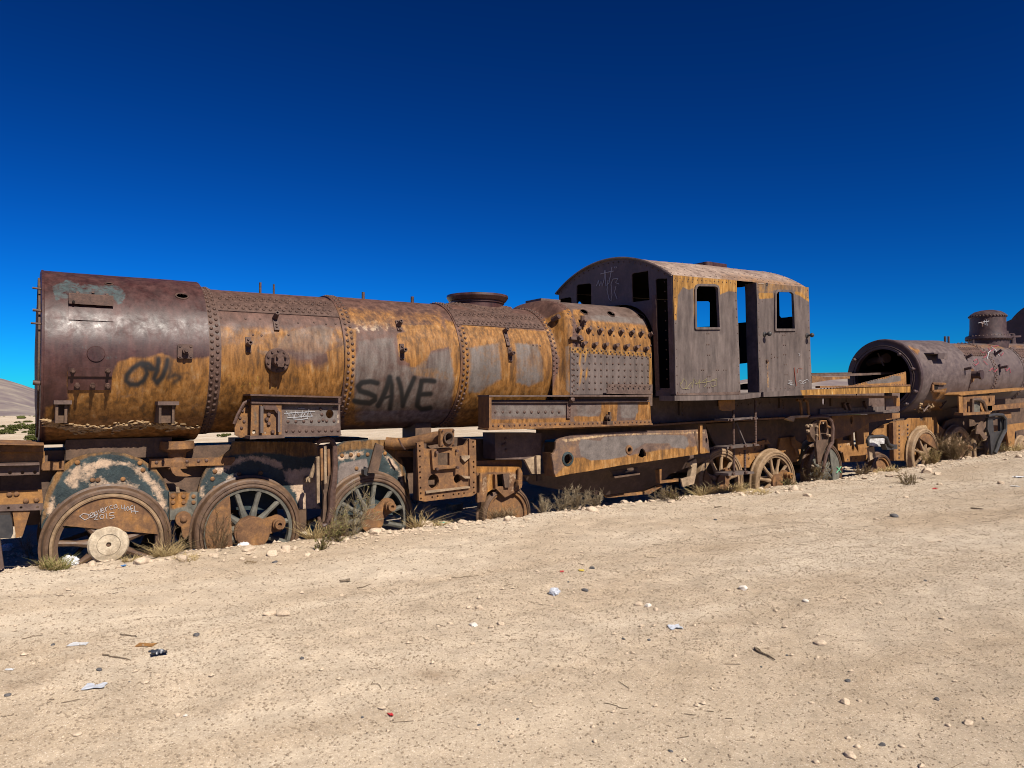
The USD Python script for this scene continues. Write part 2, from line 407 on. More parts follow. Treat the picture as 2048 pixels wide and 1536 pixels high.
# ------------------------------------------------------------------ ground, hills
def zg(x, y):
    """Height of the ground."""
    x, y = np.asarray(x, float), np.asarray(y, float)
    berm = np.interp(x, [-6, 0, 3, 8, 12.5, 15, 18.2, 23.2, 30, 60], [-0.07, -0.04, -0.05, 0.0, 0.02, 0.07, 0.19, 0.37, 0.55, 0.9])
    front = np.interp(x, [-6, 4, 12, 18, 24, 30, 60], [0, 0, 0.04, 0.13, 0.28, 0.45, 0.8])
    t = sstep(5.0, 8.8, y)
    z = front * (1 - t) + berm * t
    r = np.hypot(x, y)
    z = z * (1 - sstep(30, 80, r))
    p = np.stack([x, y, np.zeros_like(x)], -1)
    near = 1 - sstep(25, 60, r)
    z = z + near * (0.05 * (meshkit.fbm(p * 0.7, 3, 4) - 0.5) + 0.022 * (meshkit.fbm(p * 3.1, 3, 9) - 0.5) + 0.012 * (meshkit.fbm(p * 11.0, 3, 12) - 0.5))
    # faint ruts of cars that drove past, with their tread, and scuffed footprints
    for k_, (y0, sl) in enumerate(((3.55, 0.035), (4.95, 0.03), (6.2, 0.055))):
        d_ = y - y0 - sl * x - 0.12 * np.sin(x * 0.45 + k_)
        rut = np.exp(-(d_ / 0.10) ** 2) * (0.45 + 0.55 * meshkit.noise(p * 0.8 + k_))
        z = z - near * rut * (0.010 + 0.005 * np.sin(x * 62.0 + 9 * d_))
    z = z - near * 0.014 * sstep(0.62, 0.72, meshkit.noise(p * [3.4, 4.6, 1] + 40)) * sstep(0.5, 0.62, meshkit.noise(p * 0.6 + 13))
    # ridge of rubble along the wheels, hollow under the engines
    line = np.exp(-((y - 8.95) / 0.32) ** 2) * (x > -3) * (x < 32)
    z = z + near * line * (0.01 + 0.09 * (meshkit.fbm(p * 2.3, 3, 21) - 0.42))
    z = z - 0.16 * sstep(9.1, 9.6, y) * (1 - sstep(11.2, 12.2, y)) * near
    far = np.maximum(r - 70, 0)
    z = z - far * 0.0176 * sstep(0, 60, far) + (1 - near) * 0.25 * (meshkit.fbm(p * 0.05, 3, 33) - 0.5)
    return z

def axis_grid(a, b, step, far):
    mid = list(np.arange(a, b, step))
    up, d, q = [], step, b
    while q < far:
        up.append(q); d *= 1.13; q += d
    dn, d, q = [], step, a
    while q > -far:
        d *= 1.13; q -= d; dn.append(q)
    return np.array(dn[::-1] + mid + up)

gx, gy = axis_grid(-1.5, 20, 0.045, 4500), axis_grid(1.3, 9.8, 0.045, 4500)
X, Y = np.meshgrid(gx, gy, indexing="ij")
Z = zg(X, Y)
nx, ny = X.shape
i = np.arange(nx * ny).reshape(nx, ny)
quads = np.stack([i[:-1, :-1], i[1:, :-1], i[1:, 1:], i[:-1, 1:]], -1).reshape(-1, 4)
ground = trimesh.Trimesh(np.stack([X, Y, Z], -1).reshape(-1, 3), np.vstack([quads[:, [0, 1, 2]], quads[:, [0, 2, 3]]]), process=False)
MATS["sand"] = usdkit.material(stage, L + "sand", {
    "geo": ("geometry", {}),
    "mpx": ("mapping", {"scale": (0.45, 1.25, 1.0), "rotation": (0.0, 0.0, 0.12)}),
    "n1": ("noise_texture", {"scale": 0.5, "detail": 7.0, "roughness": 0.6, "distortion": 0.7}),
    "n2": ("noise_texture", {"scale": 3.0, "detail": 8.0, "roughness": 0.65}),
    "n3": ("noise_texture", {"scale": 42.0, "detail": 6.0, "roughness": 0.75}),
    "v1": ("voronoi_texture", {"scale": 75.0, "feature": "f1"}), "v2": ("voronoi_texture", {"scale": 210.0, "feature": "f1"}),
    "m1": ("map_range", {"from_min": 0.35, "from_max": 0.65}), "m2": ("map_range", {"from_min": 0.35, "from_max": 0.65, "to_min": 0.84, "to_max": 1.12}),
    "m3": ("map_range", {"from_min": 0.3, "from_max": 0.7, "to_min": 0.78, "to_max": 1.18}),
    "c": ("mix_color", {"a": (0.325, 0.25, 0.172), "b": (0.435, 0.362, 0.275)}),
    "sv": ("separate_color", {"color_type": "rgb"}), "d1": ("map_range", {"from_min": 0.9, "from_max": 1.02}), "w1": ("map_range", {"from_min": 0.9, "from_max": 0.97}),
    "cd": ("mix_color", {"b": (0.25, 0.19, 0.135)}), "cw": ("mix_color", {"b": (0.53, 0.45, 0.36)}),
    "mk": ("attribute", {"attribute": "mask"}), "sm": ("separate_color", {"color_type": "rgb"}), "st": ("mix_color", {"b": (0.13, 0.085, 0.05)}), "stf": ("math", {"math_type": "multiply"}), "stn": ("map_range", {"from_min": 0.4, "from_max": 0.6}),
    "t": ("math", {"math_type": "multiply"}), "s": ("vector_math", {"math_type": "scale"}),
    "h1": ("mix_float", {"fac": 0.5}), "h2": ("mix_float", {"fac": 0.4}), "bump": ("bump", {"strength": 0.4, "distance": 0.01}),
    "p": ("principled_bsdf", {"roughness": 0.97, "specular_ior_level": 0.1, "diffuse_roughness": 0.5})},
    [("geo.position", "mpx.vector"), ("mpx.vector", "n1.vector"), ("geo.position", "n2.vector"), ("geo.position", "n3.vector"), ("geo.position", "v1.vector"), ("geo.position", "v2.vector"),
     ("n1.fac", "m1.value"), ("n2.fac", "m2.value"), ("n3.fac", "m3.value"), ("m1.result", "c.fac"),
     ("v2.color", "sv.color"), ("sv.r", "d1.value"), ("sv.g", "w1.value"), ("c.result", "cd.a"), ("d1.result", "cd.fac"), ("cd.result", "cw.a"), ("w1.result", "cw.fac"),
     ("m2.result", "t.value1"), ("m3.result", "t.value2"), ("mk.color", "sm.color"), ("sm.r", "stf.value1"), ("n2.fac", "stn.value"), ("stn.result", "stf.value2"), ("stf.value", "st.fac"), ("cw.result", "st.a"), ("st.result", "s.vector1"), ("t.value", "s.scale"), ("s.vector", "p.base_color"),
     ("n3.fac", "h1.a"), ("v1.distance", "h1.b"), ("h1.value" if False else "h1.result", "h2.a"), ("v2.distance", "h2.b"), ("h2.result", "bump.height"), ("bump.normal", "p.normal")], surface="p.BSDF")
def stain(v):
    px, py = proj(v)
    w = np.exp(-(((px - 45) / 55) ** 2 + ((py - 1358 + 0.22 * (px - 45)) / 16) ** 2)) + 0.8 * np.exp(-(((px - 500) / 22) ** 2 + ((py - 1119) / 5) ** 2)) + 0.5 * np.exp(-(((px - 860) / 60) ** 2 + ((py - 1350) / 18) ** 2))
    w = np.where(np.abs(v[:, 1]) < 12, w, 0)
    return {"mask": np.stack([np.clip(w, 0, 1), 0 * w, 0 * w], 1)}
put("ground", ground, "sand", paint=stain, smooth=True, kind="structure", label="pale beige sandy gravel ground strewn with small stones")

def ridge(az):
    """Height of the skyline of the hills above eye level, by compass direction from the camera (radians from the view axis, right positive)."""
    px = 1024 + FOC * np.tan(np.clip(az, -1.2, 1.2))
    y = np.interp(px, [-2500, -800, -250, 0, 40, 85, 180, 300, 500, 800, 1100, 1400, 1480, 1505, 1560, 1700, 2100, 2800, 4500], [40, 85, 48, 30, 22.5, 12, 2, -8, -4, 6, 14, 30, 36, 40, 44, 40, 44, 40, 60])
    return y / FOC

az = np.linspace(-math.pi, math.pi, 721)
rad = np.concatenate([np.linspace(1100, 1800, 8), np.linspace(1850, 3000, 26), np.linspace(3100, 4300, 8)])
A, Rr = np.meshgrid(az, rad, indexing="ij")
fr = np.clip((Rr - 1500) / (2800 - 1500), 0, 1)
pp = np.stack([np.cos(A) * Rr, np.sin(A) * Rr, 0 * A], -1) / 260.0
nz = meshkit.fbm(pp, 5, 77) - 0.5
crest = CAMZ + ridge(A) * 2800 * np.cos(np.clip(A, -1.2, 1.2)) ** -1
base = CAMZ - 0.0176 * Rr - 6
prof = sstep(0, 1, fr) * 0.55 + 0.45 * fr
Hh = base + (crest - base) * prof * np.where(Rr > 2800, 1 - 0.25 * (Rr - 2800) / 1500, 1) + nz * 34 * np.sin(np.pi * np.clip(fr, 0, 1)) 
lowhill = 22 * np.exp(-((Rr - 1650) / 130) ** 2) * (meshkit.fbm(pp * 1.7, 3, 5) - 0.25)
Hh = Hh + lowhill
Dx = np.cos(A)[..., None] * F0 + np.sin(A)[..., None] * R_
V = Dx * Rr[..., None]; V[..., 2] = Hh
k0, k1 = A.shape
i = np.arange(k0 * k1).reshape(k0, k1)
q = np.stack([i[:-1, :-1], i[:-1, 1:], i[1:, 1:], i[1:, :-1]], -1).reshape(-1, 4)
hm = trimesh.Trimesh(V.reshape(-1, 3), np.vstack([q[:, [0, 1, 2]], q[:, [0, 2, 3]]]), process=False)
if hm.face_normals[:, 2].mean() < 0:
    hm.invert()
MATS["hill"] = usdkit.material(stage, L + "hill", {
    "geo": ("geometry", {}), "n": ("noise_texture", {"scale": 0.012, "detail": 9.0, "roughness": 0.62}), "r": ("rgb_ramp", {"ramp": [(0.0, (0.15, 0.12, 0.125)), (0.42, (0.17, 0.135, 0.135)), (0.55, (0.225, 0.185, 0.165)), (0.7, (0.33, 0.28, 0.22))]}),
    "p": ("principled_bsdf", {"roughness": 1.0, "specular_ior_level": 0.05})}, [("geo.position", "n.vector"), ("n.fac", "r.fac"), ("r.color", "p.base_color")], surface="p.BSDF")
put("hills", hm, "hill", smooth=True, kind="structure", label="grey brown barren hills along the horizon")

def on_ground(px, py):
    """The point of the ground that shows at a pixel."""
    d = ray(px, py)
    t = -CAMZ / d[2]
    for _ in range(30):
        p = CAM + d * t
        t = t + (float(zg(p[0], p[1])) - p[2]) / d[2] * 0.8
    return CAM + d * t

# ------------------------------------------------------------------ the big locomotive
LOCO = thing("steam_locomotive", "long rusted steam locomotive with the arched cab, filling the middle of the picture", "locomotive", (6.5, 10.15, float(zg(6.5, 10.15))))
YA = 10.15
def zax(x):
    return 2.185 + 0.008 * np.asarray(x, float)

def on_barrel(px, py, r, ya=YA, za=zax):
    """Point and outward direction where a pixel's sight line meets the barrel of radius r."""
    d = ray(px, py)
    t = (ya - r) / d[1]
    for _ in range(25):
        p = CAM + d * t
        zc = float(za(p[0]))
        A, B, C = d[1] ** 2 + d[2] ** 2, 2 * ((CAM[1] - ya) * d[1] + (CAM[2] - zc) * d[2]), (CAM[1] - ya) ** 2 + (CAM[2] - zc) ** 2 - r * r
        disc = max(B * B - 4 * A * C, 0.0)
        t = (-B - math.sqrt(disc)) / (2 * A)
    p = CAM + d * t
    n = np.array([0, p[1] - ya, p[2] - float(za(p[0]))])
    return p, n / np.linalg.norm(n)

def barrel(x0, x1, r0, r1=None, dents=0.004, holes=(), step=0.0135, ends=True, ya=YA, za=zax, seed=3):
    """A plate cylinder: fine towards the photographer, coarse behind. Angles run from the near side (0) over the top."""
    r1 = r0 if r1 is None else r1
    ths = np.concatenate([np.arange(-1.75, 2.0, step / r0), np.linspace(2.0, 2 * math.pi - 1.75, 50)[:-1]])
    xs = np.linspace(x0, x1, int((x1 - x0) / step) + 2)
    T, Xx = np.meshgrid(ths, xs, indexing="ij")
    r = r0 + (r1 - r0) * (Xx - x0) / (x1 - x0)
    q = np.stack([Xx * 1.3, np.cos(T) * 1.3, np.sin(T) * 1.3], -1)
    r = r + dents * 2 * (meshkit.fbm(q * 1.6 + 5, 3, seed) - 0.5)
    V = np.stack([Xx, ya - r * np.cos(T), za(Xx) + r * np.sin(T)], -1)
    n, m = T.shape
    i = np.arange(n * m).reshape(n, m)
    j = np.vstack([i, i[:1]])
    q = np.stack([j[:-1, :-1], j[:-1, 1:], j[1:, 1:], j[1:, :-1]], -1).reshape(-1, 4)
    v = V.reshape(-1, 3)
    if holes:
        c = v[q].mean(1)
        keep = np.ones(len(q), bool)
        for hp, ha, hb in holes:
            hn = np.array([0, hp[1] - ya, hp[2] - float(za(hp[0]))]); hn /= np.linalg.norm(hn)
            e2 = np.cross(hn, [1.0, 0, 0])
            d = c - hp
            keep &= ((d[:, 0] / ha) ** 2 + (d @ e2 / hb) ** 2 > 1) | (np.abs(d @ hn) > 0.2)
        q = q[keep]
    f = np.vstack([q[:, [0, 1, 2]], q[:, [0, 2, 3]]])
    mesh = trimesh.Trimesh(v, f, process=False)
    c = v[f].mean(1) - np.array([0, ya, 0]); c[:, 2] -= za(c[:, 0]); c[:, 0] = 0
    if (mesh.face_normals * c).sum(1).mean() < 0:
        mesh.invert()
    if ends:
        for x, k, sgn in ((x0, 0, -1), (x1, -1, 1)):                     # plate thickness seen at the lap
            ro = V[:, k]; cen = np.array([x, ya, float(za(x))])
            ri = cen + (ro - cen) * (1 - 0.05)
            vv = np.vstack([ro, ri]); a = np.arange(n); b = (a + 1) % n
            ff = np.vstack([np.stack([a, b, n + b], 1), np.stack([a, n + b, n + a], 1)])
            e = trimesh.Trimesh(vv, ff, process=False)
            if e.face_normals[:, 0].mean() * sgn < 0:
                e.invert()
            mesh = cat([mesh, e])
    return mesh

def seam(x, r, rows=2, pitch=0.083, gap=0.062, a0=-1.3, a1=2.4, za=zax, ya=YA, rr=0.022, h=0.019):
    """Zigzag rows of rivet heads round the barrel."""
    pts, nr = [], []
    n = int((a1 - a0) * r / pitch)
    for k in range(rows):
        t = a0 + (np.arange(n) + (0.5 if k % 2 else 0)) * pitch / r
        nn = np.stack([0 * t, -np.cos(t), np.sin(t)], 1)
        xx = np.full(n, x + k * gap)
        pts.append(np.stack([xx, ya - r * np.cos(t), za(xx) + r * np.sin(t)], 1)); nr.append(nn)
    return heads(np.vstack(pts), np.vstack(nr), rr, h)

def lengthwise(x0, x1, r, angles, pitch=0.083, za=zax, ya=YA, rr=0.021, h=0.019):
    pts, nr = [], []
    n = int((x1 - x0) / pitch)
    for k, t in enumerate(angles):
        xx = x0 + (np.arange(n) + (0.5 if k % 2 else 0)) * pitch
        pts.append(np.stack([xx, np.full(n, ya - r * math.cos(t)), za(xx) + r * math.sin(t)], 1))
        nr.append(np.tile([0, -math.cos(t), math.sin(t)], (n, 1)))
    return heads(np.vstack(pts), np.vstack(nr), rr, h)

def patch(x0, x1, a0, a1, r, th=0.012, n=24, za=zax, ya=YA, corner=0.0):
    """A curved plate lying on the barrel between two angles."""
    t = np.linspace(a0, a1, n)
    xs = np.linspace(x0, x1, 6)
    rings = []
    for x in xs:
        o = np.stack([np.full(n, x), ya - (r + th) * np.cos(t), za(x) + (r + th) * np.sin(t)], 1)
        u = np.stack([np.full(n, x), ya - (r - 0.01) * np.cos(t), za(x) + (r - 0.01) * np.sin(t)], 1)[::-1]
        rings.append(np.vstack([o, u]))
    V = np.vstack(rings); m = 2 * n
    f = []
    a = np.arange(m); b = (a + 1) % m
    for k in range(len(xs) - 1):
        f += [np.stack([k * m + a, k * m + b, (k + 1) * m + b], 1), np.stack([k * m + a, (k + 1) * m + b, (k + 1) * m + a], 1)]
    for k, s in ((0, 1), (len(xs) - 1, -1)):
        for w in range(n - 1):
            qd = [k * m + w, k * m + w + 1, k * m + m - 2 - w, k * m + m - 1 - w]
            f.append(np.array([[qd[0], qd[1], qd[2]], [qd[0], qd[2], qd[3]]])[:, ::s])
    me = trimesh.Trimesh(V, np.vstack(f), process=False)
    me.fix_normals()
    return me

# -- smokebox
R1, R2, R3, R4, RF = 1.006, 0.925, 0.940, 0.952, 1.08
XS = [0.17, 1.80, 3.47, 5.19, 6.88, 7.08, 8.76]
hp1, hn1 = on_barrel(364, 592.6, R1)
hp2, hn2 = on_barrel(218, 568, R1)
orange_low = [(92, 815), (140, 800), (136, 745), (225, 750), (236, 725), (262, 716), (300, 716), (322, 706), (345, 716), (368, 735), (395, 722), (425, 716), (428, 880), (92, 880)]
O = [(308, 738), (297, 728), (281, 727), (266, 736), (254, 750), (252, 762), (261, 769), (276, 769), (288, 760), (294, 747), (291, 735), (285, 731), (300, 738), (314, 739), (318, 722)]
VV = [(317, 718), (314, 741), (308, 757), (314, 766), (326, 752), (333, 732), (335, 720)]
SS = [(338, 725), (341, 744), (337, 755), (351, 749), (361, 755), (350, 764)]
smoke_paint = painter([
    ("orange", 0.62, orange_low, 9), ("orange", 0.75, [(345, 722), (425, 716), (428, 860), (355, 855), (340, 790)], 12),
    ("orange", 0.5, [(150, 806), (235, 800), (330, 800), (330, 850), (140, 850)], 12),
    ("grey", 0.55, [(228, 800), (228, 765), (245, 735), (270, 724), (300, 728), (300, 770), (290, 800)], 6), ("grey", 0.6, [(372, 740), (395, 735), (402, 800), (405, 855), (380, 850), (376, 790)], 7),
    ("teal", 0.72, [(100, 572), (135, 556), (150, 562), (190, 568), (240, 570), (256, 588), (246, 608), (236, 612), (225, 600), (140, 598), (110, 604)], 5),
    ("teal", 0.55, [(180, 712), (235, 706), (240, 722), (190, 724)], 5), ("teal", 0.5, [(150, 640), (180, 640), (190, 720), (160, 700)], 6), ("teal", 0.5, [(231, 618), (250, 640), (246, 700), (236, 700)], 6),
    ("spray", 1.0, O, 3.6, 10.5), ("spray", 1.0, VV, 4, 11.5), ("spray", 0.85, SS, 5, 9), ("spray", 0.45, [(350, 750), (376, 745)], 3, 4),
    ("grey", 0.5, [(98, 610), (135, 625), (140, 690), (98, 740)], 12)], near=YA)
smoke = put("smokebox", barrel(XS[0], XS[1], R1, holes=[(hp1, 0.062, 0.046), (hp2, 0.04, 0.022)], seed=3), "rust_smokebox", LOCO, smooth=50, paint=smoke_paint)
def lip(p, n, a, b, w=0.008):
    e2 = np.cross(n, [1.0, 0, 0])
    t = np.linspace(0, 2 * np.pi, 29)
    return tube(p + n * 0.004 + a * np.cos(t)[:, None] * np.array([1.0, 0, 0]) + b * np.sin(t)[:, None] * e2, w, 6)
put("hole_rim", lip(hp1, hn1, 0.068, 0.052, 0.009), "rust_bolt", smoke, smooth=40)
put("hole_rim", lip(hp2, hn2, 0.043, 0.026, 0.006), "rust_bolt", smoke, smooth=40)
cz = float(zax(0.1))
put("front_ring", lathe([(0.70, 0.0), (0.985, 0.0), (1.012, 0.01), (1.016, 0.028), (1.01, 0.034), (0.70, 0.034)], (0.138, YA, cz), (1, 0, 0), 96), "rust_smokebox", smoke, smooth=30)
door = put("smokebox_door", cat([lathe([(0.0, -0.03), (0.55, -0.02), (0.80, 0.0), (0.83, 0.02), (0.0, 0.02)], (0.125, YA, cz), (1, 0, 0), 80),
                                 lathe([(0.84, -0.008), (0.92, -0.008), (0.92, 0.03), (0.84, 0.03)], (0.125, YA, cz), (1, 0, 0), 80)]), "rust_dark", smoke, smooth=30)
for py, ln, r, yy in ((578, 0.065, 0.011, 9.45), (622, 0.06, 0.015, 9.28), (648, 0.075, 0.011, 9.2), (766, 0.05, 0.026, 9.2)):
    p = P(88, py, yy)
    put("door_stud", cyl((0.14, yy, p[2]), (0.125 - ln, yy, p[2] + 0.004), r, n=10), "rust_bolt", smoke, smooth=40)
# hinge plates
def hinge(pxs, y0, y1, bolts, th, lip_=None):
    xm = sum(pxs) / 2
    ang = lambda py: (lambda q: math.atan2(q[2], -q[1]))(on_barrel(xm, py, R1)[1])
    x0, x1 = on_barrel(pxs[0], (y0 + y1) / 2, R1)[0][0], on_barrel(pxs[1], (y0 + y1) / 2, R1)[0][0]
    h = put("hinge_plate", patch(x0, x1, ang(y1), ang(y0), R1, th), "rust_smokebox", smoke, smooth=30)
    if lip_:
        f0, fn = on_barrel(xm, lip_, R1)
        B = f0 + fn * 0.10
        q = [f0 + fn * 0.01, B + [0, 0, 0.012], B + [0, -0.012, 0.0], B + [0, -0.012, -0.105], B + [0, 0.008, -0.105], B + [0, 0.008, -0.02], f0 + fn * 0.0 + [0, 0, -0.02]]
        ex = trimesh.creation.extrude_polygon(Polygon([(v[1], v[2]) for v in q]).buffer(0), x1 - x0, engine="earcut")
        v = ex.vertices
        ex = trimesh.Trimesh(np.stack([x0 + v[:, 2], v[:, 0], v[:, 1]], 1), ex.faces, process=False); ex.fix_normals()
        put("hinge_lip", ex, "rust_bolt", h)
        for bx_ in (pxs[0] + 9, pxs[1] - 9):
            p = on_barrel(bx_, lip_, R1)[0] + fn * 0.10 + [0, -0.013, -0.07]
            put("bolt", cyl(p, p + [0, -0.006, 0], 0.014, n=10), "soot", h)
    for bp in bolts:
        p, nn = on_barrel(*bp, R1)
        put("bolt", cat([cyl(p + nn * 0.01, p + nn * 0.055, 0.027, n=6), cyl(p + nn * 0.05, p + nn * 0.10, 0.015, n=8)]), "rust_bolt", h, smooth=30)
    return h
hinge((137, 226), 593, 642, [(154, 597.5), (185, 597.5), (213, 601)], 0.012, 603)
hinge((136, 224), 734, 751.5, [(145, 740), (215, 740)], 0.04)
hinge((136, 223), 752, 779, [(154, 768.5), (185, 768.5), (215, 769)], 0.018)
p, n = on_barrel(192, 708, R1)
put("cover_disc", lathe([(0, 0.012), (0.082, 0.012), (0.088, 0.004), (0.088, -0.02)], p, n, 28), "rust_smokebox", smoke, smooth=30)
def flange_nozzle(px, py, r, half, ln, parent, mat="rust_bolt"):
    p, n = on_barrel(px, py, r)
    a, b, d = frame(n)
    T = np.eye(4); T[:3, 0], T[:3, 1], T[:3, 2], T[:3, 3] = a, b, d, p + n * 0.012
    sq = trimesh.creation.extrude_polygon(shapely.box(-half, -half, half, half).buffer(-0.02).buffer(0.02), 0.03, engine="earcut")
    sq.apply_transform(T)
    f = put("pipe_flange", sq, mat, parent, smooth=30)
    for s in (-1, 1):
        for u in (-1, 1):
            q = p + a * s * half * 0.7 + b * u * half * 0.7 + n * 0.035
            put("bolt", heads(q, n, 0.014, 0.018, kind="hex"), mat, f, smooth=30)
    put("nozzle", cat([cyl(p, p + n * ln, 0.036, n=14), cyl(p + n * ln, p + n * (ln + 0.03), 0.022, 0.018, n=10)]), mat, f, smooth=40)
flange_nozzle(369.5, 703.5, R1, 0.082, 0.10, smoke)
# support brackets under the smokebox
def block(c, dx, dy, dz):
    return bx(c[0] - dx / 2, c[0] + dx / 2, c[1] - dy / 2, c[1] + dy / 2, c[2] - dz / 2, c[2] + dz / 2)
for (xa, xb, ya, yb, yy) in ((111, 141, 804, 846, 9.12), (318, 355, 806, 846, 9.10)):
    a, b = P(xa, ya, yy), P(xb, yb, yy)
    br = put("support_bracket", cat([slab([(a[0], a[2] - 0.02), (b[0], a[2] - 0.02), (b[0] - 0.04, b[2]), (a[0] + 0.02, b[2])], yy + 0.09, 0.35),
                                     bx(a[0], a[0] + 0.025, yy, yy + 0.4, b[2], a[2] - 0.02), bx(b[0] - 0.055, b[0] - 0.03, yy + 0.02, yy + 0.4, b[2], a[2] - 0.02)]), "rust_dark", smoke)
    put("bracket_cap", bx(a[0] - 0.015, b[0] + 0.01, yy - 0.03, yy + 0.4, a[2] - 0.024, a[2] + 0.018), "rust_plate", br)
# crust of mud and scale along the bottom
rng = np.random.default_rng(5)
bits = []
for k in range(330):
    u = rng.uniform(0, 1)
    px = 88 + u * 310
    py = np.interp(px, [88, 110, 140, 170, 230, 260, 300, 330, 360, 400], [846, 850, 854, 858, 856, 851, 849, 852, 853, 856]) + rng.normal(0, 3.6) - (5 if rng.random() < 0.1 else 0)
    if 205 < px < 228 and rng.random() < 0.5 or px > 370 and rng.random() < 0.7:
        continue
    p, n = on_barrel(px, py, R1)
    s = rng.uniform(0.006, 0.022)
    m = trimesh.creation.icosphere(1, 1.0)
    m.vertices *= (1 + 0.5 * (meshkit.noise(m.vertices * 1.9 + k * 7.3) - 0.5))[:, None]
    m.apply_scale([s * rng.uniform(1.2, 3.2), s * 0.9, s * rng.uniform(0.5, 0.9)])
    m.apply_transform(trimesh.transformations.rotation_matrix(rng.uniform(-0.4, 0.4), [0, 1, 0]))
    m.apply_translation(p + n * 0.008)
    bits.append(m)
put("mud_crust", cat(bits), "crust", smoke, smooth=40, kind="stuff")

# -- ring two
yel = lambda pts, w=5: ("yellow", 0.62, pts, 2.5, w)
ring2_paint = painter([
    ("orange", 0.46, [(425, 690), (500, 680), (560, 700), (600, 725), (640, 730), (690, 705), (700, 870), (425, 870)], 22),
    ("orange", 0.26, [(425, 650), (560, 655), (690, 655), (700, 710), (425, 700)], 12), ("orange", 0.8, [(655, 705), (690, 690), (698, 780), (665, 790), (658, 730)], 6),
    ("orange", 0.8, [(430, 720), (520, 728), (540, 760), (520, 800), (430, 800)], 14),
    ("grey", 0.62, [(505, 694), (545, 700), (575, 660), (640, 645), (672, 655), (660, 700), (640, 722), (560, 726), (520, 712)], 6),
    ("grey", 0.3, [(430, 815), (690, 815), (690, 870), (430, 870)], 15),
    yel([(440, 755), (462, 750), (446, 776), (466, 776)]), yel([(478, 752), (472, 766), (480, 776), (490, 766), (486, 753), (478, 752)]), yel([(500, 776), (500, 756), (514, 774), (516, 752)]),
    yel([(545, 752), (530, 754), (528, 770), (540, 780), (552, 768), (546, 754)])], near=YA)
ring2 = put("boiler_ring", barrel(XS[1], XS[2], R2, seed=8), "rust_barrel", LOCO, smooth=50, paint=ring2_paint)
put("lap_band", cat([barrel(XS[1], XS[1] + 0.15, R2 + 0.012, dents=0.0, step=0.03)]), "rust_bolt", ring2, smooth=50)
put("rivets", seam(XS[1] + 0.045, R2 + 0.012), "rust_bolt", ring2, smooth=True, kind="stuff")
a_lo, a_hi = 0.72, 1.06
strap = put("seam_strap", patch(XS[1] + 0.15, XS[2], a_lo - 0.045, a_hi + 0.045, R2, 0.014), "rust_bolt", ring2, smooth=30)
put("rivets", lengthwise(XS[1] + 0.2, XS[2] - 0.03, R2 + 0.014, [0.73, 0.79, 0.92, 0.98], 0.083), "rust_bolt", strap, smooth=True, kind="stuff")
def top_pin(px, py, r, ln, rr, parent):
    d = ray(px, py); X0 = (CAM + d * (YA / d[1]))[0]
    t = 1.45
    b = np.array([X0, YA - r * math.cos(t), zax(X0) + r * math.sin(t)])
    put("stud", cyl(b - ZA * 0.03, b + ZA * ln, rr, n=10), "rust_bolt", parent, smooth=40)
top_pin(516, 590, R2, 0.14, 0.016, ring2); top_pin(543, 592, R2, 0.13, 0.013, ring2)
def clamp(px, py, r, parent, plate_len=0.17, bolt_up=False, tube_at=0.0, ln=0.13, rr=0.028):
    """A small handrail bracket: a foot plate with bolts and a hollow stub standing off the barrel."""
    p, n = on_barrel(px, py, r)
    a, b, d = frame(n)
    f = put("handrail_bracket", bar(p - b * plate_len / 2 + n * 0.008, p + b * plate_len / 2 + n * 0.008, 0.062, 0.022, n), "rust_bolt", parent)
    q = p + b * tube_at
    put("bracket_stub", cyl(q, q + n * ln, 0.034, rr, 12, hole=rr * 0.55), "rust_bolt", f, smooth=40)
    for s in ((-0.055, -0.015) if tube_at > 0.03 else (-0.065, 0.065)):
        put("bolt", heads(p + b * s + n * 0.016, n, 0.015, 0.02, kind="hex"), "rust_bolt", f, smooth=30)
clamp(551.5, 648, R2 + 0.005, ring2, 0.2, tube_at=0.085)
clamp(496, 690, R2, ring2, 0.19)
p, n = on_barrel(554, 721, R2)
fl = put("feed_flange", lathe([(0, -0.02), (0.152, -0.02), (0.152, 0.03), (0.143, 0.038), (0, 0.038)], p, n, 40), "rust_bolt", ring2, smooth=30)
put("flange_cap", lathe([(0, 0), (0.085, 0.0), (0.085, 0.15), (0.0, 0.15)], p + n * 0.03, n + np.array([0, -0.12, -0.02]), 9), "rust_bolt", fl, smooth=30)
a, b, d = frame(n)
for k in range(10):
    t = k * 0.628 + 0.3
    q = p + n * 0.036 + 0.122 * (a * math.cos(t) + b * math.sin(t))
    put("bolt", heads(q, n, 0.015, 0.02, kind="hex"), "rust_bolt", fl, smooth=30)
for s in (-1, 1):
    for u in (-1, 1):
        q = p + n * 0.178 + a * 0.05 * s + b * 0.04 * u + np.array([0, -0.015, 0])
        put("bolt", cyl(q, q + n * 0.03, 0.016, 0.013, 8), "rust_bolt", fl, smooth=30)
small = [(506, 669.5), (523, 671), (577, 670), (596, 646), (628, 645), (442, 635), (491, 638), (520, 638), (652, 648), (671, 648)]
pn = [on_barrel(*q, R2) for q in small]
put("rivets", heads([q[0] for q in pn], np.array([q[1] for q in pn]), 0.016, 0.01), "rust_bolt", ring2, smooth=True, kind="stuff")

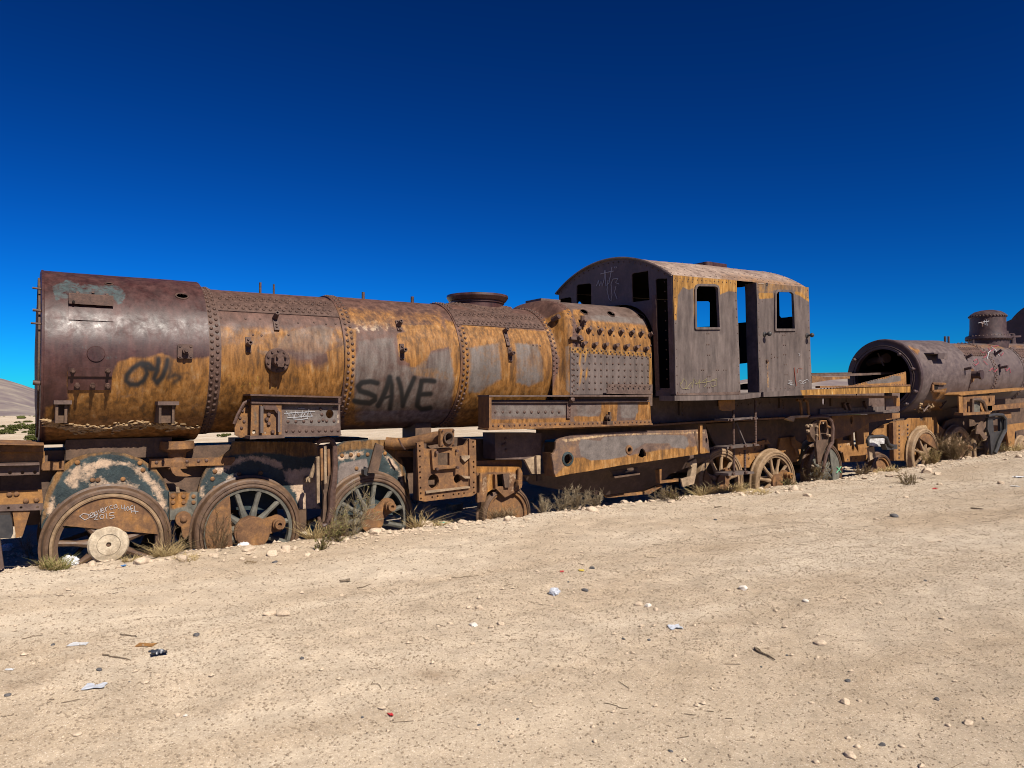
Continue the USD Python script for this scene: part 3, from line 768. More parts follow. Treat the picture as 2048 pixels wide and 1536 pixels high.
# -- ring three, with the large word sprayed in black
zc3 = lambda pts: [(640 + 0.1953 * x, 540 + 0.1953 * y) for x, y in pts]
S_ = zc3([(585, 1158), (520, 1142), (430, 1152), (388, 1195), (412, 1240), (500, 1265), (560, 1292), (562, 1330), (510, 1362), (420, 1355), (352, 1342)])
A1 = zc3([(595, 1388), (640, 1310), (690, 1190), (715, 1098)]); A2 = zc3([(715, 1098), (735, 1180), (735, 1290), (715, 1420)]); A3 = zc3([(640, 1315), (735, 1290)])
V1 = zc3([(800, 1112), (822, 1180), (838, 1260), (846, 1370)]); V2 = zc3([(965, 1105), (915, 1220), (870, 1320), (846, 1395)]); V3 = zc3([(800, 1300), (790, 1400), (765, 1500)]); V4 = zc3([(846, 1395), (815, 1520)])
E1 = zc3([(1170, 1140), (1110, 1132), (1040, 1135), (1030, 1200), (1010, 1290), (995, 1390), (1040, 1428), (1130, 1412)]); E2 = zc3([(1020, 1275), (1130, 1268)])
sp = lambda pts, w=8.5, s=3.0, k=0.96: ("spray", min(1.0, k + 0.04), pts, s * 0.85, w * 1.3)
ring3_paint = painter([
    ("orange", 0.26, [(665, 612), (880, 625), (900, 665), (690, 650)], 14), ("orange", 0.55, [(695, 655), (712, 660), (708, 800), (690, 850), (690, 700)], 6), ("orange", 0.55, [(890, 640), (925, 650), (925, 850), (900, 850), (908, 760)], 7),
    ("orange", 0.7, [(795, 668), (838, 660), (850, 690), (838, 740), (800, 712)], 6), ("orange", 0.7, [(800, 650), (880, 650), (900, 672), (905, 690), (860, 700), (850, 735), (830, 735), (838, 690)], 7),
    ("orange", 0.55, [(818, 712), (845, 712), (845, 735), (820, 735)], 5), ("orange", 0.45, [(700, 800), (720, 795), (730, 850), (690, 850)], 8), ("orange", 0.5, [(820, 738), (900, 735), (900, 760), (830, 752)], 6),
    ("pale", 0.6, [(700, 632), (780, 640), (790, 662), (705, 670)], 8), ("pale", 0.5, [(806, 656), (822, 672), (824, 684), (812, 676)], 3), ("pale", 0.55, [(838, 660), (848, 668), (850, 680), (840, 676)], 3), ("pale", 0.5, [(836, 738), (842, 738), (842, 752), (838, 752)], 2),
    ("grey", 0.72, [(712, 676), (792, 668), (800, 724), (830, 728), (860, 700), (906, 690), (914, 760), (905, 835), (880, 850), (704, 850), (702, 740)], 12),
    sp(S_), sp(A1), sp(A2, 7.5, 3.5), sp(A3, 5, 2.5), sp(V1, 7.5, 3.2, 0.94), sp(V2, 7.5, 3.2), sp(V3, 5, 4, 0.3), sp(V4, 4, 4, 0.36), sp(E1, 8, 3.2), sp(E2, 8, 3.2)], near=YA)
ring3 = put("boiler_ring", barrel(XS[2], XS[3], R3 + 0.006, R3, seed=13), "rust_barrel", LOCO, smooth=50, paint=ring3_paint)
put("rivets", seam(XS[2] + 0.05, R3 + 0.006), "rust_bolt", ring3, smooth=True, kind="stuff")
put("rivets", lengthwise(XS[2] + 0.2, XS[3] - 0.05, R3 + 0.003, [1.66, 1.74], 0.11), "rust_bolt", ring3, smooth=True, kind="stuff")
top_pin(720.5, 603, R3, 0.10, 0.022, ring3); top_pin(818, 611, R3, 0.09, 0.024, ring3)
clamp(796.5, 652, R3 + 0.004, ring3, 0.17, ln=0.12); clamp(803.5, 703, R3 + 0.003, ring3, 0.21, ln=0.13)

# -- ring four with the dome seat
ring4_paint = painter([
    ("orange", 0.42, [(920, 655), (1060, 672), (1120, 690), (1125, 850), (905, 860), (925, 740)], 12), ("orange", 0.7, [(925, 650), (1100, 665), (1112, 690), (925, 676)], 6),
    ("orange", 0.75, [(960, 800), (1000, 775), (1060, 785), (1100, 760), (1115, 850), (920, 860)], 7), ("orange", 0.6, [(1005, 690), (1020, 690), (1022, 800), (1012, 800)], 4),
    ("grey", 0.78, [(934, 692), (1003, 678), (1008, 760), (960, 790), (930, 790), (936, 740)], 11), ("grey", 0.78, [(1026, 682), (1078, 684), (1092, 720), (1092, 765), (1058, 778), (1028, 768)], 10)], near=YA)
ring4 = put("boiler_ring", barrel(XS[3], XS[4], R4 + 0.004, R4, seed=18), "rust_barrel", LOCO, smooth=50, paint=ring4_paint)
put("rivets", seam(XS[3] + 0.05, R4 + 0.004), "rust_bolt", ring4, smooth=True, kind="stuff")
strap = put("seam_strap", patch(XS[3] + 0.02, XS[4] - 0.1, 0.63, 1.03, R4, 0.014), "rust_bolt", ring4, smooth=30)
put("rivets", lengthwise(XS[3] + 0.16, XS[4] - 0.12, R4 + 0.014, [0.665, 0.715, 0.85, 0.90], 0.078), "rust_bolt", strap, smooth=True, kind="stuff")
clamp(1012.5, 676, R4 + 0.006, ring4, 0.27, tube_at=0.11, ln=0.10); clamp(1019.5, 709, R4 + 0.003, ring4, 0.21, ln=0.12)
q = [on_barrel(*v, R4) for v in ((1066, 690.5), (1073, 691), (1080, 691.5))]
put("rivets", heads([v[0] for v in q], np.array([v[1] for v in q]), 0.018, 0.012), "rust_bolt", ring4, smooth=True, kind="stuff")
DX = 6.03
dz = float(zax(DX))
dome_top = 3.355
dome = put("dome_seat", lathe([(0.36, dome_top - 0.02), (0.488, dome_top), (0.492, dome_top - 0.035), (0.455, dome_top - 0.09), (0.43, dome_top - 0.10), (0.43, dome_top - 0.125), (0.41, dome_top - 0.13), (0.41, 3.0), (0.36, 2.9), (0.36, dome_top - 0.02)], (DX, YA, 0), (0, 0, 1), 64), "rust_smokebox", LOCO, smooth=30)
# saddle flange: follows the barrel
t = np.linspace(0, 2 * math.pi, 73)[:-1]
def saddle(rad, up):
    x, y = DX + rad * np.cos(t), rad * np.sin(t)
    return np.stack([x, YA + y, zax(x) + np.sqrt((R4 + up) ** 2 - np.minimum(y, R4 * 0.98) ** 2)], 1)
put("saddle_flange", lathe_rings([saddle(0.40, 0.05), saddle(0.44, 0.035), saddle(0.55, 0.02), saddle(0.575, 0.002), saddle(0.57, -0.03)], 72), "rust_bolt", dome, smooth=40)
hd = []
for k, rad in enumerate((0.475, 0.535)):
    tt = np.linspace(0, 2 * math.pi, 44, endpoint=False) + 0.07 * k
    x, y = DX + rad * np.cos(tt), rad * np.sin(tt)
    hd.append(np.stack([x, YA + y, zax(x) + np.sqrt((R4 + 0.028 - 0.008 * k) ** 2 - y ** 2)], 1))
hd = np.vstack(hd); hn = hd - np.stack([hd[:, 0], np.full(len(hd), YA), zax(hd[:, 0])], 1)
put("rivets", heads(hd, hn, 0.018, 0.015), "rust_bolt", dome, smooth=True, kind="stuff")

# -- throat and firebox
HW = 1.09
FSQ = 0.12
def fb_section(x, r, z_low, square=0.0, n=90):
    """Cross-section of the firebox: arched above the axis, upright sides below."""
    t = np.concatenate([np.linspace(math.pi, 0, n)])
    zc = float(zax(x))
    c, s = np.cos(t), np.sin(t)
    k = 1 + square * np.abs(np.sin(2 * t)) ** 2
    arch = np.stack([np.full(n, x), YA + r * c * k, zc + r * s * k], 1)
    side0 = np.stack([np.full(24, x), np.full(24, YA - r), np.linspace(z_low, zc, 25)[:-1]], 1)
    side1 = np.stack([np.full(24, x), np.full(24, YA + r), np.linspace(zc, z_low, 25)[1:]], 1)
    return np.vstack([side0, arch, side1])
def loft(secs):
    n = len(secs[0]); v = np.vstack(secs); a = np.arange(n - 1)
    f = []
    for k in range(len(secs) - 1):
        f += [np.stack([k * n + a, (k + 1) * n + a, (k + 1) * n + a + 1], 1), np.stack([k * n + a, (k + 1) * n + a + 1, k * n + a + 1], 1)]
    m = trimesh.Trimesh(v, np.vstack(f), process=False)
    c = m.triangles_center - np.array([0, YA, 2.2]); c[:, 0] = 0
    if (m.face_normals * c).sum(1).mean() < 0:
        m.invert()
    return m
zl = 1.60
tk = [(-0.07, 0.0), (0.0, 0.0), (0.04, 0.12), (0.08, 0.36), (0.12, 0.66), (0.16, 0.88), (0.20, 1.0), (0.36, 1.0)]
throat = loft([fb_section(XS[4] + dx, R4 + 0.008 + (HW - R4) * q, zl + 0.1 * (1 - q), FSQ * 0.97 * q) for dx, q in tk])
throat = refine(throat, 0.05)
thr = put("firebox_throat", throat, "rust_barrel", LOCO, smooth=60, paint=painter([("orange", 0.48, [(1085, 640), (1145, 612), (1146, 800), (1100, 800), (1120, 720)], 6), ("grey", 0.7, [(1127, 690), (1140, 690), (1141, 790), (1130, 780)], 3), ("grey", 0.3, [(1080, 600), (1140, 600), (1130, 640), (1105, 660)], 8)], near=YA))
put("rivets", seam(XS[4] - 0.045, R4 + 0.008, gap=0.06, pitch=0.078), "rust_bolt", thr, smooth=True, kind="stuff")
fh = [on_barrel(px, py, HW) for px, py in ((1168.5, 624), (1222, 628), (1282, 632.5))]
fsec = [fb_section(x, HW, zl, FSQ) for x in np.linspace(XS[5] + 0.02, XS[6] + 0.03, 60)]
fbm_ = loft(fsec)
c = fbm_.triangles_center
keep = np.ones(len(c), bool)
FHOLE = []
for px, py in ((1168.5, 624), (1222, 628), (1282, 632.5)):
    d = ray(px, py); best = None
    for tt in np.arange(8.5, 16, 0.004):
        p = CAM + d * tt
        dy, dzz = p[1] - YA, p[2] - float(zax(p[0]))
        ang = math.atan2(dzz, -dy); rr = HW * (1 + FSQ * abs(math.sin(2 * ang)) ** 2)
        if math.hypot(dy, dzz) < rr:
            best = p; break
    if best is not None:
        FHOLE.append(best)
        q = c - best
        n_ = np.array([0, best[1] - YA, best[2] - float(zax(best[0]))]); n_ /= np.linalg.norm(n_)
        e2 = np.cross(n_, [1.0, 0, 0])
        keep &= (q[:, 0] / 0.068) ** 2 + (q @ e2 / 0.06) ** 2 > 1
fbm_.update_faces(keep)
fire = put("firebox", refine(fbm_, 0.06), "rust_plate", LOCO, smooth=50, paint=painter([
    ("orange", 0.5, [(1143, 650), (1180, 640), (1305, 652), (1305, 702), (1143, 696)], 7), ("orange", 0.6, [(1146, 620), (1166, 620), (1172, 650), (1146, 660)], 6),
    ("grey", 0.7, [(1175, 626), (1290, 632), (1300, 652), (1180, 645)], 6), ("orange", 0.6, [(1292, 690), (1306, 690), (1306, 792), (1297, 792)], 3), ("pale", 0.35, [(1240, 690), (1300, 680), (1303, 702), (1240, 702)], 5)], near=YA))
for b in FHOLE:
    n_ = np.array([0, b[1] - YA, b[2] - float(zax(b[0]))]); n_ /= np.linalg.norm(n_)
    put("hole_rim", lip(b, n_, 0.072, 0.064, 0.008), "rust_bolt", fire, smooth=40)
put("firebox_inner", loft([fb_section(x, HW - 0.06, zl, FSQ) for x in (XS[5] + 0.05, XS[6])]), "soot", fire, smooth=50)
YF = YA - HW
def fseam():
    pts, nr = [], []
    for k in range(2):
        t = np.arange(0.1 + 0.045 * k, 2.2, 0.09)
        r = HW * (1 + FSQ * np.sin(2 * t) ** 2)
        x = np.full(len(t), XS[5] + 0.07 + 0.055 * k)
        pts.append(np.stack([x, YA - r * np.cos(t), zax(x) + r * np.sin(t)], 1))
        g = np.gradient(pts[-1], axis=0); nr.append(np.stack([0 * t, -g[:, 2], g[:, 1]], 1))
    return heads(np.vstack(pts), np.vstack(nr), 0.019, 0.016)
put("rivets", fseam(), "rust_bolt", fire, smooth=True, kind="stuff")
# riveted side sheet
lag = put("side_sheet", plate([(1141, 694), (1152, 693.5), (1304, 705.5), (1304, 789), (1141, 789)], YF - 0.014, 0.016, sub=0.08), "rust_cab", fire, smooth=False,
          paint=painter([("orange", 0.5, [(1141, 692), (1304, 703), (1304, 715), (1141, 706)], 4), ("orange", 0.5, [(1158, 700), (1163, 700), (1164, 775), (1159, 775)], 2), ("orange", 0.5, [(1170, 700), (1174, 700), (1175, 770), (1171, 770)], 2), ("orange", 0.6, [(1296, 700), (1305, 700), (1305, 790), (1298, 790)], 3)]))
g = []
for k, yy in enumerate((711, 726, 739, 752, 765, 778)):
    for j in range(13):
        px = 1155 + j * (1296 - 1155) / 12 - j * 0.0
        g.append(P(px, yy + j * (0.45 if k == 0 else 0.3 - 0.06 * k), YF - 0.014))
put("rivets", heads(g, NEAR, 0.019, 0.016), "rust_bolt", lag, smooth=True, kind="stuff")
e = [row((1146, 697.5), (1300, 709), 18, YF - 0.014), row((1150.5, 702), (1301, 713.5), 18, YF - 0.014), row((1144.5, 703), (1144.5, 786), 8, YF - 0.014), row((1148, 708), (1148, 781), 8, YF - 0.014)]
put("rivets", heads(np.vstack(e), NEAR, 0.018, 0.015), "rust_bolt", lag, smooth=True, kind="stuff")
ang = put("foot_angle", cat([plate([(1215, 767.5), (1305, 769), (1305, 787), (1215, 786)], YF - 0.03, 0.012, holes=[ell(1225 + 10.4 * k, 777.5 + 0.1 * k, 0.021, 0.026, YF - 0.03, 12) for k in range(8)]),
                             plate([(1213, 785.5), (1306, 787), (1306, 789), (1213, 787.5)], YF - 0.10, 0.09)]), "rust_plate", fire, smooth=False)
put("rivets", heads(row((1219, 771), (1300, 772.5), 9, YF - 0.03), NEAR, 0.017, 0.014), "rust_bolt", ang, smooth=True, kind="stuff")
# washout plugs (each a part), stay heads between them
def firebox_pt(px, py):
    d = ray(px, py)
    for tt in np.arange(8.5, 16, 0.004):
        p = CAM + d * tt
        dy, dzz = p[1] - YA, p[2] - float(zax(p[0]))
        if dzz <= 0:
            if p[1] > YF:
                return p, NEAR
            continue
        a_ = math.atan2(dzz, -dy); rr = HW * (1 + FSQ * abs(math.sin(2 * a_)) ** 2)
        if math.hypot(dy, dzz) < rr:
            n_ = np.array([0, dy, dzz]); return p, n_ / np.linalg.norm(n_)
    return P(px, py, YF), NEAR
for px, py in ((1154, 661), (1176, 662), (1198, 664), (1219, 665), (1240, 666.5), (1261, 668), (1280, 669), (1299, 671), (1164, 689.5), (1187, 691), (1208, 692), (1229, 693.5), (1250, 694.5), (1270, 696.5), (1290, 699)):
    p, n = firebox_pt(px, py)
    put("washout_plug", cat([cyl(p - n * 0.01, p + n * 0.03, 0.042, n=14), cyl(p + n * 0.025, p + n * 0.085, 0.036, 0.031, n=8)]), "rust_bolt", fire, smooth=30)
st = [firebox_pt(1153 + k * 14.4, 651.5 + k * 0.85) for k in range(11)] + [firebox_pt(1186 + k * 20.8, 669.5 + k * 1.1) for k in range(6)] + [firebox_pt(1174 + k * 21.2, 684.5 + k * 1.1) for k in range(7)]
put("rivets", heads([q[0] for q in st], np.array([q[1] for q in st]), 0.019, 0.017), "rust_bolt", fire, smooth=True, kind="stuff")
for k in range(12):
    x = XS[5] + 0.16 + k * 0.132
    a_ = 1.75
    b = np.array([x, YA - HW * math.cos(a_), zax(x) + HW * math.sin(a_)])
    put("crown_bolt", cat([cyl(b - ZA * 0.02, b + ZA * 0.035, 0.04, n=6), cyl(b + ZA * 0.03, b + ZA * 0.075, 0.022, n=8)]), "rust_bolt", fire, smooth=30)
def fitting(px, py, up):
    p, n = firebox_pt(px, py)
    f = put("pipe_fitting", bar(p - ZA * 0.05 + n * 0.03, p + ZA * 0.13 + n * 0.03, 0.06, 0.03, n) if up else bar(p - np.array([0.14, 0, 0]) + n * 0.04, p + np.array([0.1, 0, 0]) + n * 0.04, 0.05, 0.05, n), "rust_bolt", fire)
    put("valve_stub", cat([cyl(p - n * 0.01, p + n * 0.13, 0.04, 0.03, 12), cyl(p + n * 0.10 - ZA * 0.06, p + n * 0.10 + ZA * 0.02, 0.02, n=10)]), "rust_bolt", f, smooth=40)
fitting(1163, 650, True); fitting(1152, 680, False)
# small box frame and blocks on top
p0 = np.array([6.98, YA - 0.12, float(zax(7)) + HW + 0.0])
put("roof_box", cat([bx(7.1, 7.5, YA - 0.25, YA - 0.22, p0[2] - 0.06, p0[2] + 0.05), bx(7.1, 7.14, YA - 0.22, YA + 0.17, p0[2] - 0.06, p0[2] + 0.05), bx(7.47, 7.5, YA - 0.22, YA + 0.17, p0[2] - 0.06, p0[2] + 0.03), bx(7.1, 7.5, YA + 0.17, YA + 0.2, p0[2] - 0.06, p0[2] + 0.05)]), "rust_plate", fire)
p, n = on_barrel(1107, 639, HW)
put("washout_plug", cyl(P(1105, 640, 9.35), P(1105, 640, 9.35) + np.array([0.03, -0.13, 0.05]), 0.045, n=8), "rust_bolt", thr, smooth=30)

# ------------------------------------------------------------------ cab
YC = 8.57
EDGE = lambda p, y: p
def rrect(x0, y0, x1, y1, r=5, skew=0.0):
    """A window outline with rounded corners, in pixels."""
    g = shapely.box(x0, y0, x1, y1).buffer(-r).buffer(r, quad_segs=4)
    return [(a + skew * (b - y0), b) for a, b in list(g.exterior.coords)[:-1]]

win1 = [(1393, 574), (1396, 572), (1428, 572.5), (1433.5, 575), (1434.5, 579), (1438, 655), (1391.5, 655), (1391, 580)]
win2 = [(1551, 588), (1554, 583.5), (1580, 584), (1585, 588), (1588, 658), (1551, 658)]
side_a = put("cab_side", dent(plate([(1346, 550), (1473.2, 561), (1481.5, 797), (1352, 797)], YC, 0.03, holes=[xz(win1, YC)], sub=0.05), 0.012, 1.5, 1), "rust_cab", LOCO, smooth=30, paint=painter([
    ("orange", 0.75, [(1346, 548), (1476, 560), (1477, 584), (1455, 583), (1438, 590), (1430, 570), (1396, 570), (1378, 580), (1366, 574), (1356, 590), (1353, 640), (1346, 640)], 4),
    ("pale", 0.5, [(1445, 562), (1476, 562), (1477, 584), (1445, 582)], 5), ("orange", 0.45, [(1386, 575), (1392, 575), (1392, 658), (1388, 658)], 2)]))
def trim(pts, Y, w, th, name, parent, mat):
    """A raised frame round an opening."""
    g = Polygon(xz(pts, Y)).buffer(0)
    ring = g.buffer(w).difference(g.buffer(-0.004))
    e = trimesh.creation.extrude_polygon(ring, th, engine="earcut")
    v = e.vertices
    return put(name, trimesh.Trimesh(np.stack([v[:, 0], Y - th + 0.01 + v[:, 2], v[:, 1]], 1), e.faces[:, ::-1], process=False), mat, parent)
trim(win1, YC, 0.035, 0.035, "window_frame", side_a, "rust_cab")
rv = np.vstack([row((1349, 560), (1355, 785), 14, YC), row((1471, 568), (1479, 782), 14, YC), row((1351, 556), (1469, 566), 15, YC), row((1356, 787), (1478, 784), 16, YC), row((1355, 562), (1385, 564), 4, YC)])
put("rivets", heads(rv, NEAR, 0.011, 0.008, n=6), "rust_bolt", side_a, smooth=True, kind="stuff")
prs = [(1414, 667), (1418, 667), (1414, 689), (1418, 689), (1415, 710), (1419, 710), (1403, 740), (1407, 740), (1433, 740), (1437, 740), (1447, 740), (1452, 740), (1415, 775), (1419, 775), (1416, 753), (1420, 753)]
put("rivets", heads([P(*q, YC) for q in prs], NEAR, 0.013, 0.008, n=6), "rust_bolt", side_a, smooth=True, kind="stuff")
side_b = put("cab_side", dent(plate([(1512.7, 564.6), (1617.4, 574.4), (1623.5, 783), (1519, 786)], YC, 0.03, holes=[xz(win2, YC)], sub=0.05), 0.012, 1.5, 2), "rust_cab", LOCO, smooth=30, label="rear side panel of the cab with two knobs", paint=painter([
    ("orange", 0.35, [(1512, 562), (1620, 572), (1620, 604), (1607, 596), (1590, 583), (1550, 582), (1545, 586), (1514, 586)], 4), ("orange", 0.75, [(1517, 586), (1546, 586), (1547, 596), (1518, 598)], 3), ("orange", 0.75, [(1589, 582), (1603, 586), (1618, 600), (1618, 604), (1600, 592), (1590, 588)], 2),
    ("orange", 0.5, [(1531, 718), (1538, 718), (1538, 726), (1531, 726)], 2), ("orange", 0.4, [(1533, 726), (1537, 726), (1538, 775), (1534, 775)], 2)]))
trim(win2, YC, 0.038, 0.035, "window_frame", side_b, "rust_cab")
rv = np.vstack([row((1516, 575), (1521, 780), 14, YC), row((1615, 580), (1621, 776), 14, YC), row((1522, 779), (1616, 774), 11, YC), row((1549, 665), (1592, 666), 5, YC), row((1533.5, 732), (1536, 770), 6, YC)])
put("rivets", heads(rv, NEAR, 0.011, 0.008, n=6), "rust_bolt", side_b, smooth=True, kind="stuff")
prs = [(1566, 670.5), (1570, 670.5), (1567, 690), (1571, 690), (1567.5, 709), (1571.5, 709), (1568.5, 729), (1572.5, 729), (1570, 749), (1574, 749), (1543, 708), (1549, 714), (1555, 715), (1543, 716), (1524, 602)]
put("rivets", heads([P(*q, YC) for q in prs], NEAR, 0.013, 0.008, n=6), "rust_bolt", side_b, smooth=True, kind="stuff")
for px, py in ((1529, 668.5), (1614, 671)):
    p = P(px, py, YC)
    k = put("knob", cat([lathe([(0, 0), (0.045, 0), (0.045, 0.012), (0.02, 0.02), (0.018, 0.075), (0.012, 0.09)], p, NEAR, 14), trimesh.creation.icosphere(2, 0.042).apply_translation(p + NEAR * 0.105)]), "black_iron", side_b, smooth=40)
p = P(1533.5, 722, YC)
put("bolt", heads(p, NEAR, 0.028, 0.03, kind="hex"), "rust_bolt", side_b, smooth=30)
put("hole_rim", lathe([(0.015, 0), (0.03, 0.0), (0.03, 0.008), (0.015, 0.008)], P(1533.5, 569, YC), NEAR, 14), "black_iron", side_b)
# door jamb posts, folding edge of the rear panel
a, b = P(1512.7, 564.6, YC), P(1519, 786, YC)
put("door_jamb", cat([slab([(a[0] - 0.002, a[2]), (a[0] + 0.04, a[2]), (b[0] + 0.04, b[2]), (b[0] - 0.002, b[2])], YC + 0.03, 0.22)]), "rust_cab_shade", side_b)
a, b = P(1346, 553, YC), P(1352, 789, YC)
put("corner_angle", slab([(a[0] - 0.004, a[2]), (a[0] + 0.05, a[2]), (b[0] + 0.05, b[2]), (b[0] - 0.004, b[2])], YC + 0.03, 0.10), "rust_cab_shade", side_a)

# front wall: stands across the train, leaning like the side
XF0, XF1 = float(P(1346, 553, YC)[0]) + 0.01, float(P(1352, 789, YC)[0]) + 0.01
ZF0, ZF1 = float(P(1346, 553, YC)[2]), float(P(1352, 789, YC)[2])
def xwall(z):
    return XF1 + (XF0 - XF1) * (np.asarray(z) - ZF1) / (ZF0 - ZF1)
def yz(pts, X=None):
    out = []
    for px, py in pts:
        x = XF0
        for _ in range(6):
            p = PX(px, py, x); x = float(xwall(p[2]))
        out.append(p[[1, 2]])
    return np.array(out)
def arc(y0, z0, y1, z1, ym, zm, n=40):
    """Points of the circle through three points, from the first to the second."""
    A = np.array([[2 * (y1 - y0), 2 * (z1 - z0)], [2 * (ym - y0), 2 * (zm - z0)]]); B = np.array([y1 ** 2 - y0 ** 2 + z1 ** 2 - z0 ** 2, ym ** 2 - y0 ** 2 + zm ** 2 - z0 ** 2])
    c = np.linalg.solve(A, B); r = math.hypot(y0 - c[0], z0 - c[1])
    t0, t1 = math.atan2(z0 - c[1], y0 - c[0]), math.atan2(z1 - c[1], y1 - c[0])
    t = np.linspace(t0, t1, n)
    return np.stack([c[0] + r * np.cos(t), c[1] + r * np.sin(t)], 1)
eave_n = PX(1344.5, 551.5, XF0); eave_f = PX(1114, 589, XF0); apex = PX(1240, 517.5, XF0)
roof_front = arc(eave_n[1], eave_n[2], eave_f[1], eave_f[2], apex[1], apex[2])
YFAR = float(eave_f[1]) - 0.06
w_door = yz([(1311, 560), (1314, 557), (1337, 557), (1339.5, 562), (1345, 776), (1317.5, 776)])
w_big = yz([(1263, 549), (1266, 546.5), (1296, 541.5), (1298.5, 600), (1264.5, 604.5)])
w_mid = yz([(1153, 572), (1156, 569), (1179, 566.5), (1182, 569), (1183, 640), (1153, 640)])
w_left = yz([(1120, 598), (1140, 594), (1143, 597), (1143, 640), (1120, 640)])
fire_cut = np.array([(YA - HW * 1.02, 0.5), (YA - HW * 1.02, 2.3)] + [(YA - HW * 1.04 * math.cos(t) * (1 + FSQ * math.sin(2 * t) ** 2), 2.255 + HW * 1.04 * math.sin(t) * (1 + FSQ * math.sin(2 * t) ** 2)) for t in np.linspace(0.05, math.pi - 0.05, 30)] + [(YA + HW * 1.02, 2.3), (YA + HW * 1.02, 0.5)])
wall = Polygon(np.vstack([roof_front, [(YFAR, eave_f[2] - 0.02), (YFAR, ZF1 - 0.02), (YC + 0.13, ZF1 - 0.02), (YC + 0.13, eave_n[2] - 0.05)]])).buffer(0)
for h in (w_door, w_big, w_mid, w_left, fire_cut):
    wall = wall.difference(Polygon(h).buffer(0))
def upright(g, th, X=xwall):
    parts = []
    for q in getattr(g, "geoms", [g]):
        if q.area < 1e-5: continue
        e = trimesh.creation.extrude_polygon(q, th, engine="earcut"); v = e.vertices
        m = trimesh.Trimesh(np.stack([X(v[:, 1]) + v[:, 2], v[:, 0], v[:, 1]], 1), e.faces, process=False)
        parts.append(m)
    return cat(parts)
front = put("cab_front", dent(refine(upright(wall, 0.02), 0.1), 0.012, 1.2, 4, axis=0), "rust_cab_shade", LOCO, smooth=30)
rv = []
for y in np.arange(YC + 0.2, YFAR, 0.14):
    zt = np.interp(y, roof_front[:, 0], roof_front[:, 1]) - 0.06
    rv.append((float(xwall(zt)), y, zt))
for z in np.arange(ZF1 + 0.1, ZF0, 0.16):
    rv.append((float(xwall(z)), YC + 0.2, z))
put("rivets", heads(rv, np.array([-1.0, 0, 0]), 0.013, 0.01, n=6), "rust_bolt", front, smooth=True, kind="stuff")
# door post of the front opening
a = PX(1309, 590, XF0 - 0.02); b = PX(1316.5, 780, XF1 - 0.02)
put("door_post", bar(np.array([XF0 - 0.03, a[1], a[2]]), np.array([XF1 - 0.03, b[1], b[2]]), 0.02, 0.09, np.array([0, 1.0, 0])), "rust_bolt", front)

# roof: an arched sheet, rising a little to the rear
XR1 = float(P(1617.4, 573.5, YC - 0.05)[0])
rise = float(P(1617.4, 573.5, YC - 0.05)[2]) - float(eave_n[2])
def roof_sheet(x, up, dn=0.0):
    k = (x - XF0) / (XR1 - XF0)
    a_ = roof_front.copy(); a_[:, 1] += rise * k
    sag = 0.02 * math.sin(k * 9.0) * np.linspace(1, 0, len(a_)) ** 3
    return np.stack([np.full(len(a_), x), a_[:, 0], a_[:, 1] + up - sag], 1)
xs = np.linspace(XF0 - 0.03, XR1, 50)
outer = [roof_sheet(x, 0.018) for x in xs]; inner = [roof_sheet(x, -0.006)[::-1] for x in xs]
rings = [np.vstack([o, i_]) for o, i_ in zip(outer, inner)]
nR = len(rings[0])
roofm = lathe_rings(rings, nR)
caps = []
for o, i_, s in ((outer[0], inner[0][::-1], 1), (outer[-1], inner[-1][::-1], -1)):
    n_ = len(o); v = np.vstack([o, i_]); a_ = np.arange(n_ - 1)
    f = np.vstack([np.stack([a_, a_ + 1, n_ + a_ + 1], 1), np.stack([a_, n_ + a_ + 1, n_ + a_], 1)])
    caps.append(trimesh.Trimesh(v, f, process=False))
roofm = cat([roofm] + caps)
roof = put("cab_roof", roofm, "rust_roof", LOCO, smooth=30, paint=painter([("orange", 0.25, [(1440, 545), (1617, 565), (1617, 578), (1440, 566)], 8)]))
lin_ = [roof_sheet(x, -0.02)[1:-1] for x in xs[1:-1]]
put("roof_lining", trimesh.Trimesh(np.vstack(lin_), np.vstack([np.vstack([np.stack([k * 38 + np.arange(37), k * 38 + np.arange(37) + 1, (k + 1) * 38 + np.arange(37) + 1], 1), np.stack([k * 38 + np.arange(37), (k + 1) * 38 + np.arange(37) + 1, (k + 1) * 38 + np.arange(37)], 1)]) for k in range(len(lin_) - 1)]), process=False), "soot", roof, smooth=True)
# edge angle at the front of the roof and rivets along its sides
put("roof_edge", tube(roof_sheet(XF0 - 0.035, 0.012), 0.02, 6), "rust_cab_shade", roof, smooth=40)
rr_ = []
for x in np.arange(XF0 + 0.05, XR1, 0.155):
    s = roof_sheet(x, 0.018)
    for k in (1, 4):
        rr_.append(s[k] if k == 1 else s[k] + np.array([0.07, 0, 0]))
for x in (XF0 + 0.03, XF0 + 1.2, XF0 + 2.4, XR1 - 0.05):
    s = roof_sheet(x, 0.018)
    rr_ += [s[k] for k in range(2, 36, 2)]
put("rivets", heads(rr_, np.array([0, -0.4, 0.9]), 0.013, 0.009, n=6), "rust_bolt", roof, smooth=True, kind="stuff")
hx, hz = 11.0, 0
zt = float(apex[2]) + rise * (hx - XF0) / (XR1 - XF0)
hatch = shapely.box(-0.3, -0.25, 0.3, 0.25).buffer(-0.08).buffer(0.08)
hm_ = trimesh.creation.extrude_polygon(hatch, 0.15, engine="earcut")
hm_.apply_translation([hx + 0.05, 9.85, zt - 0.10])
put("roof_hatch", hm_, "rust_smokebox", roof, smooth=30)

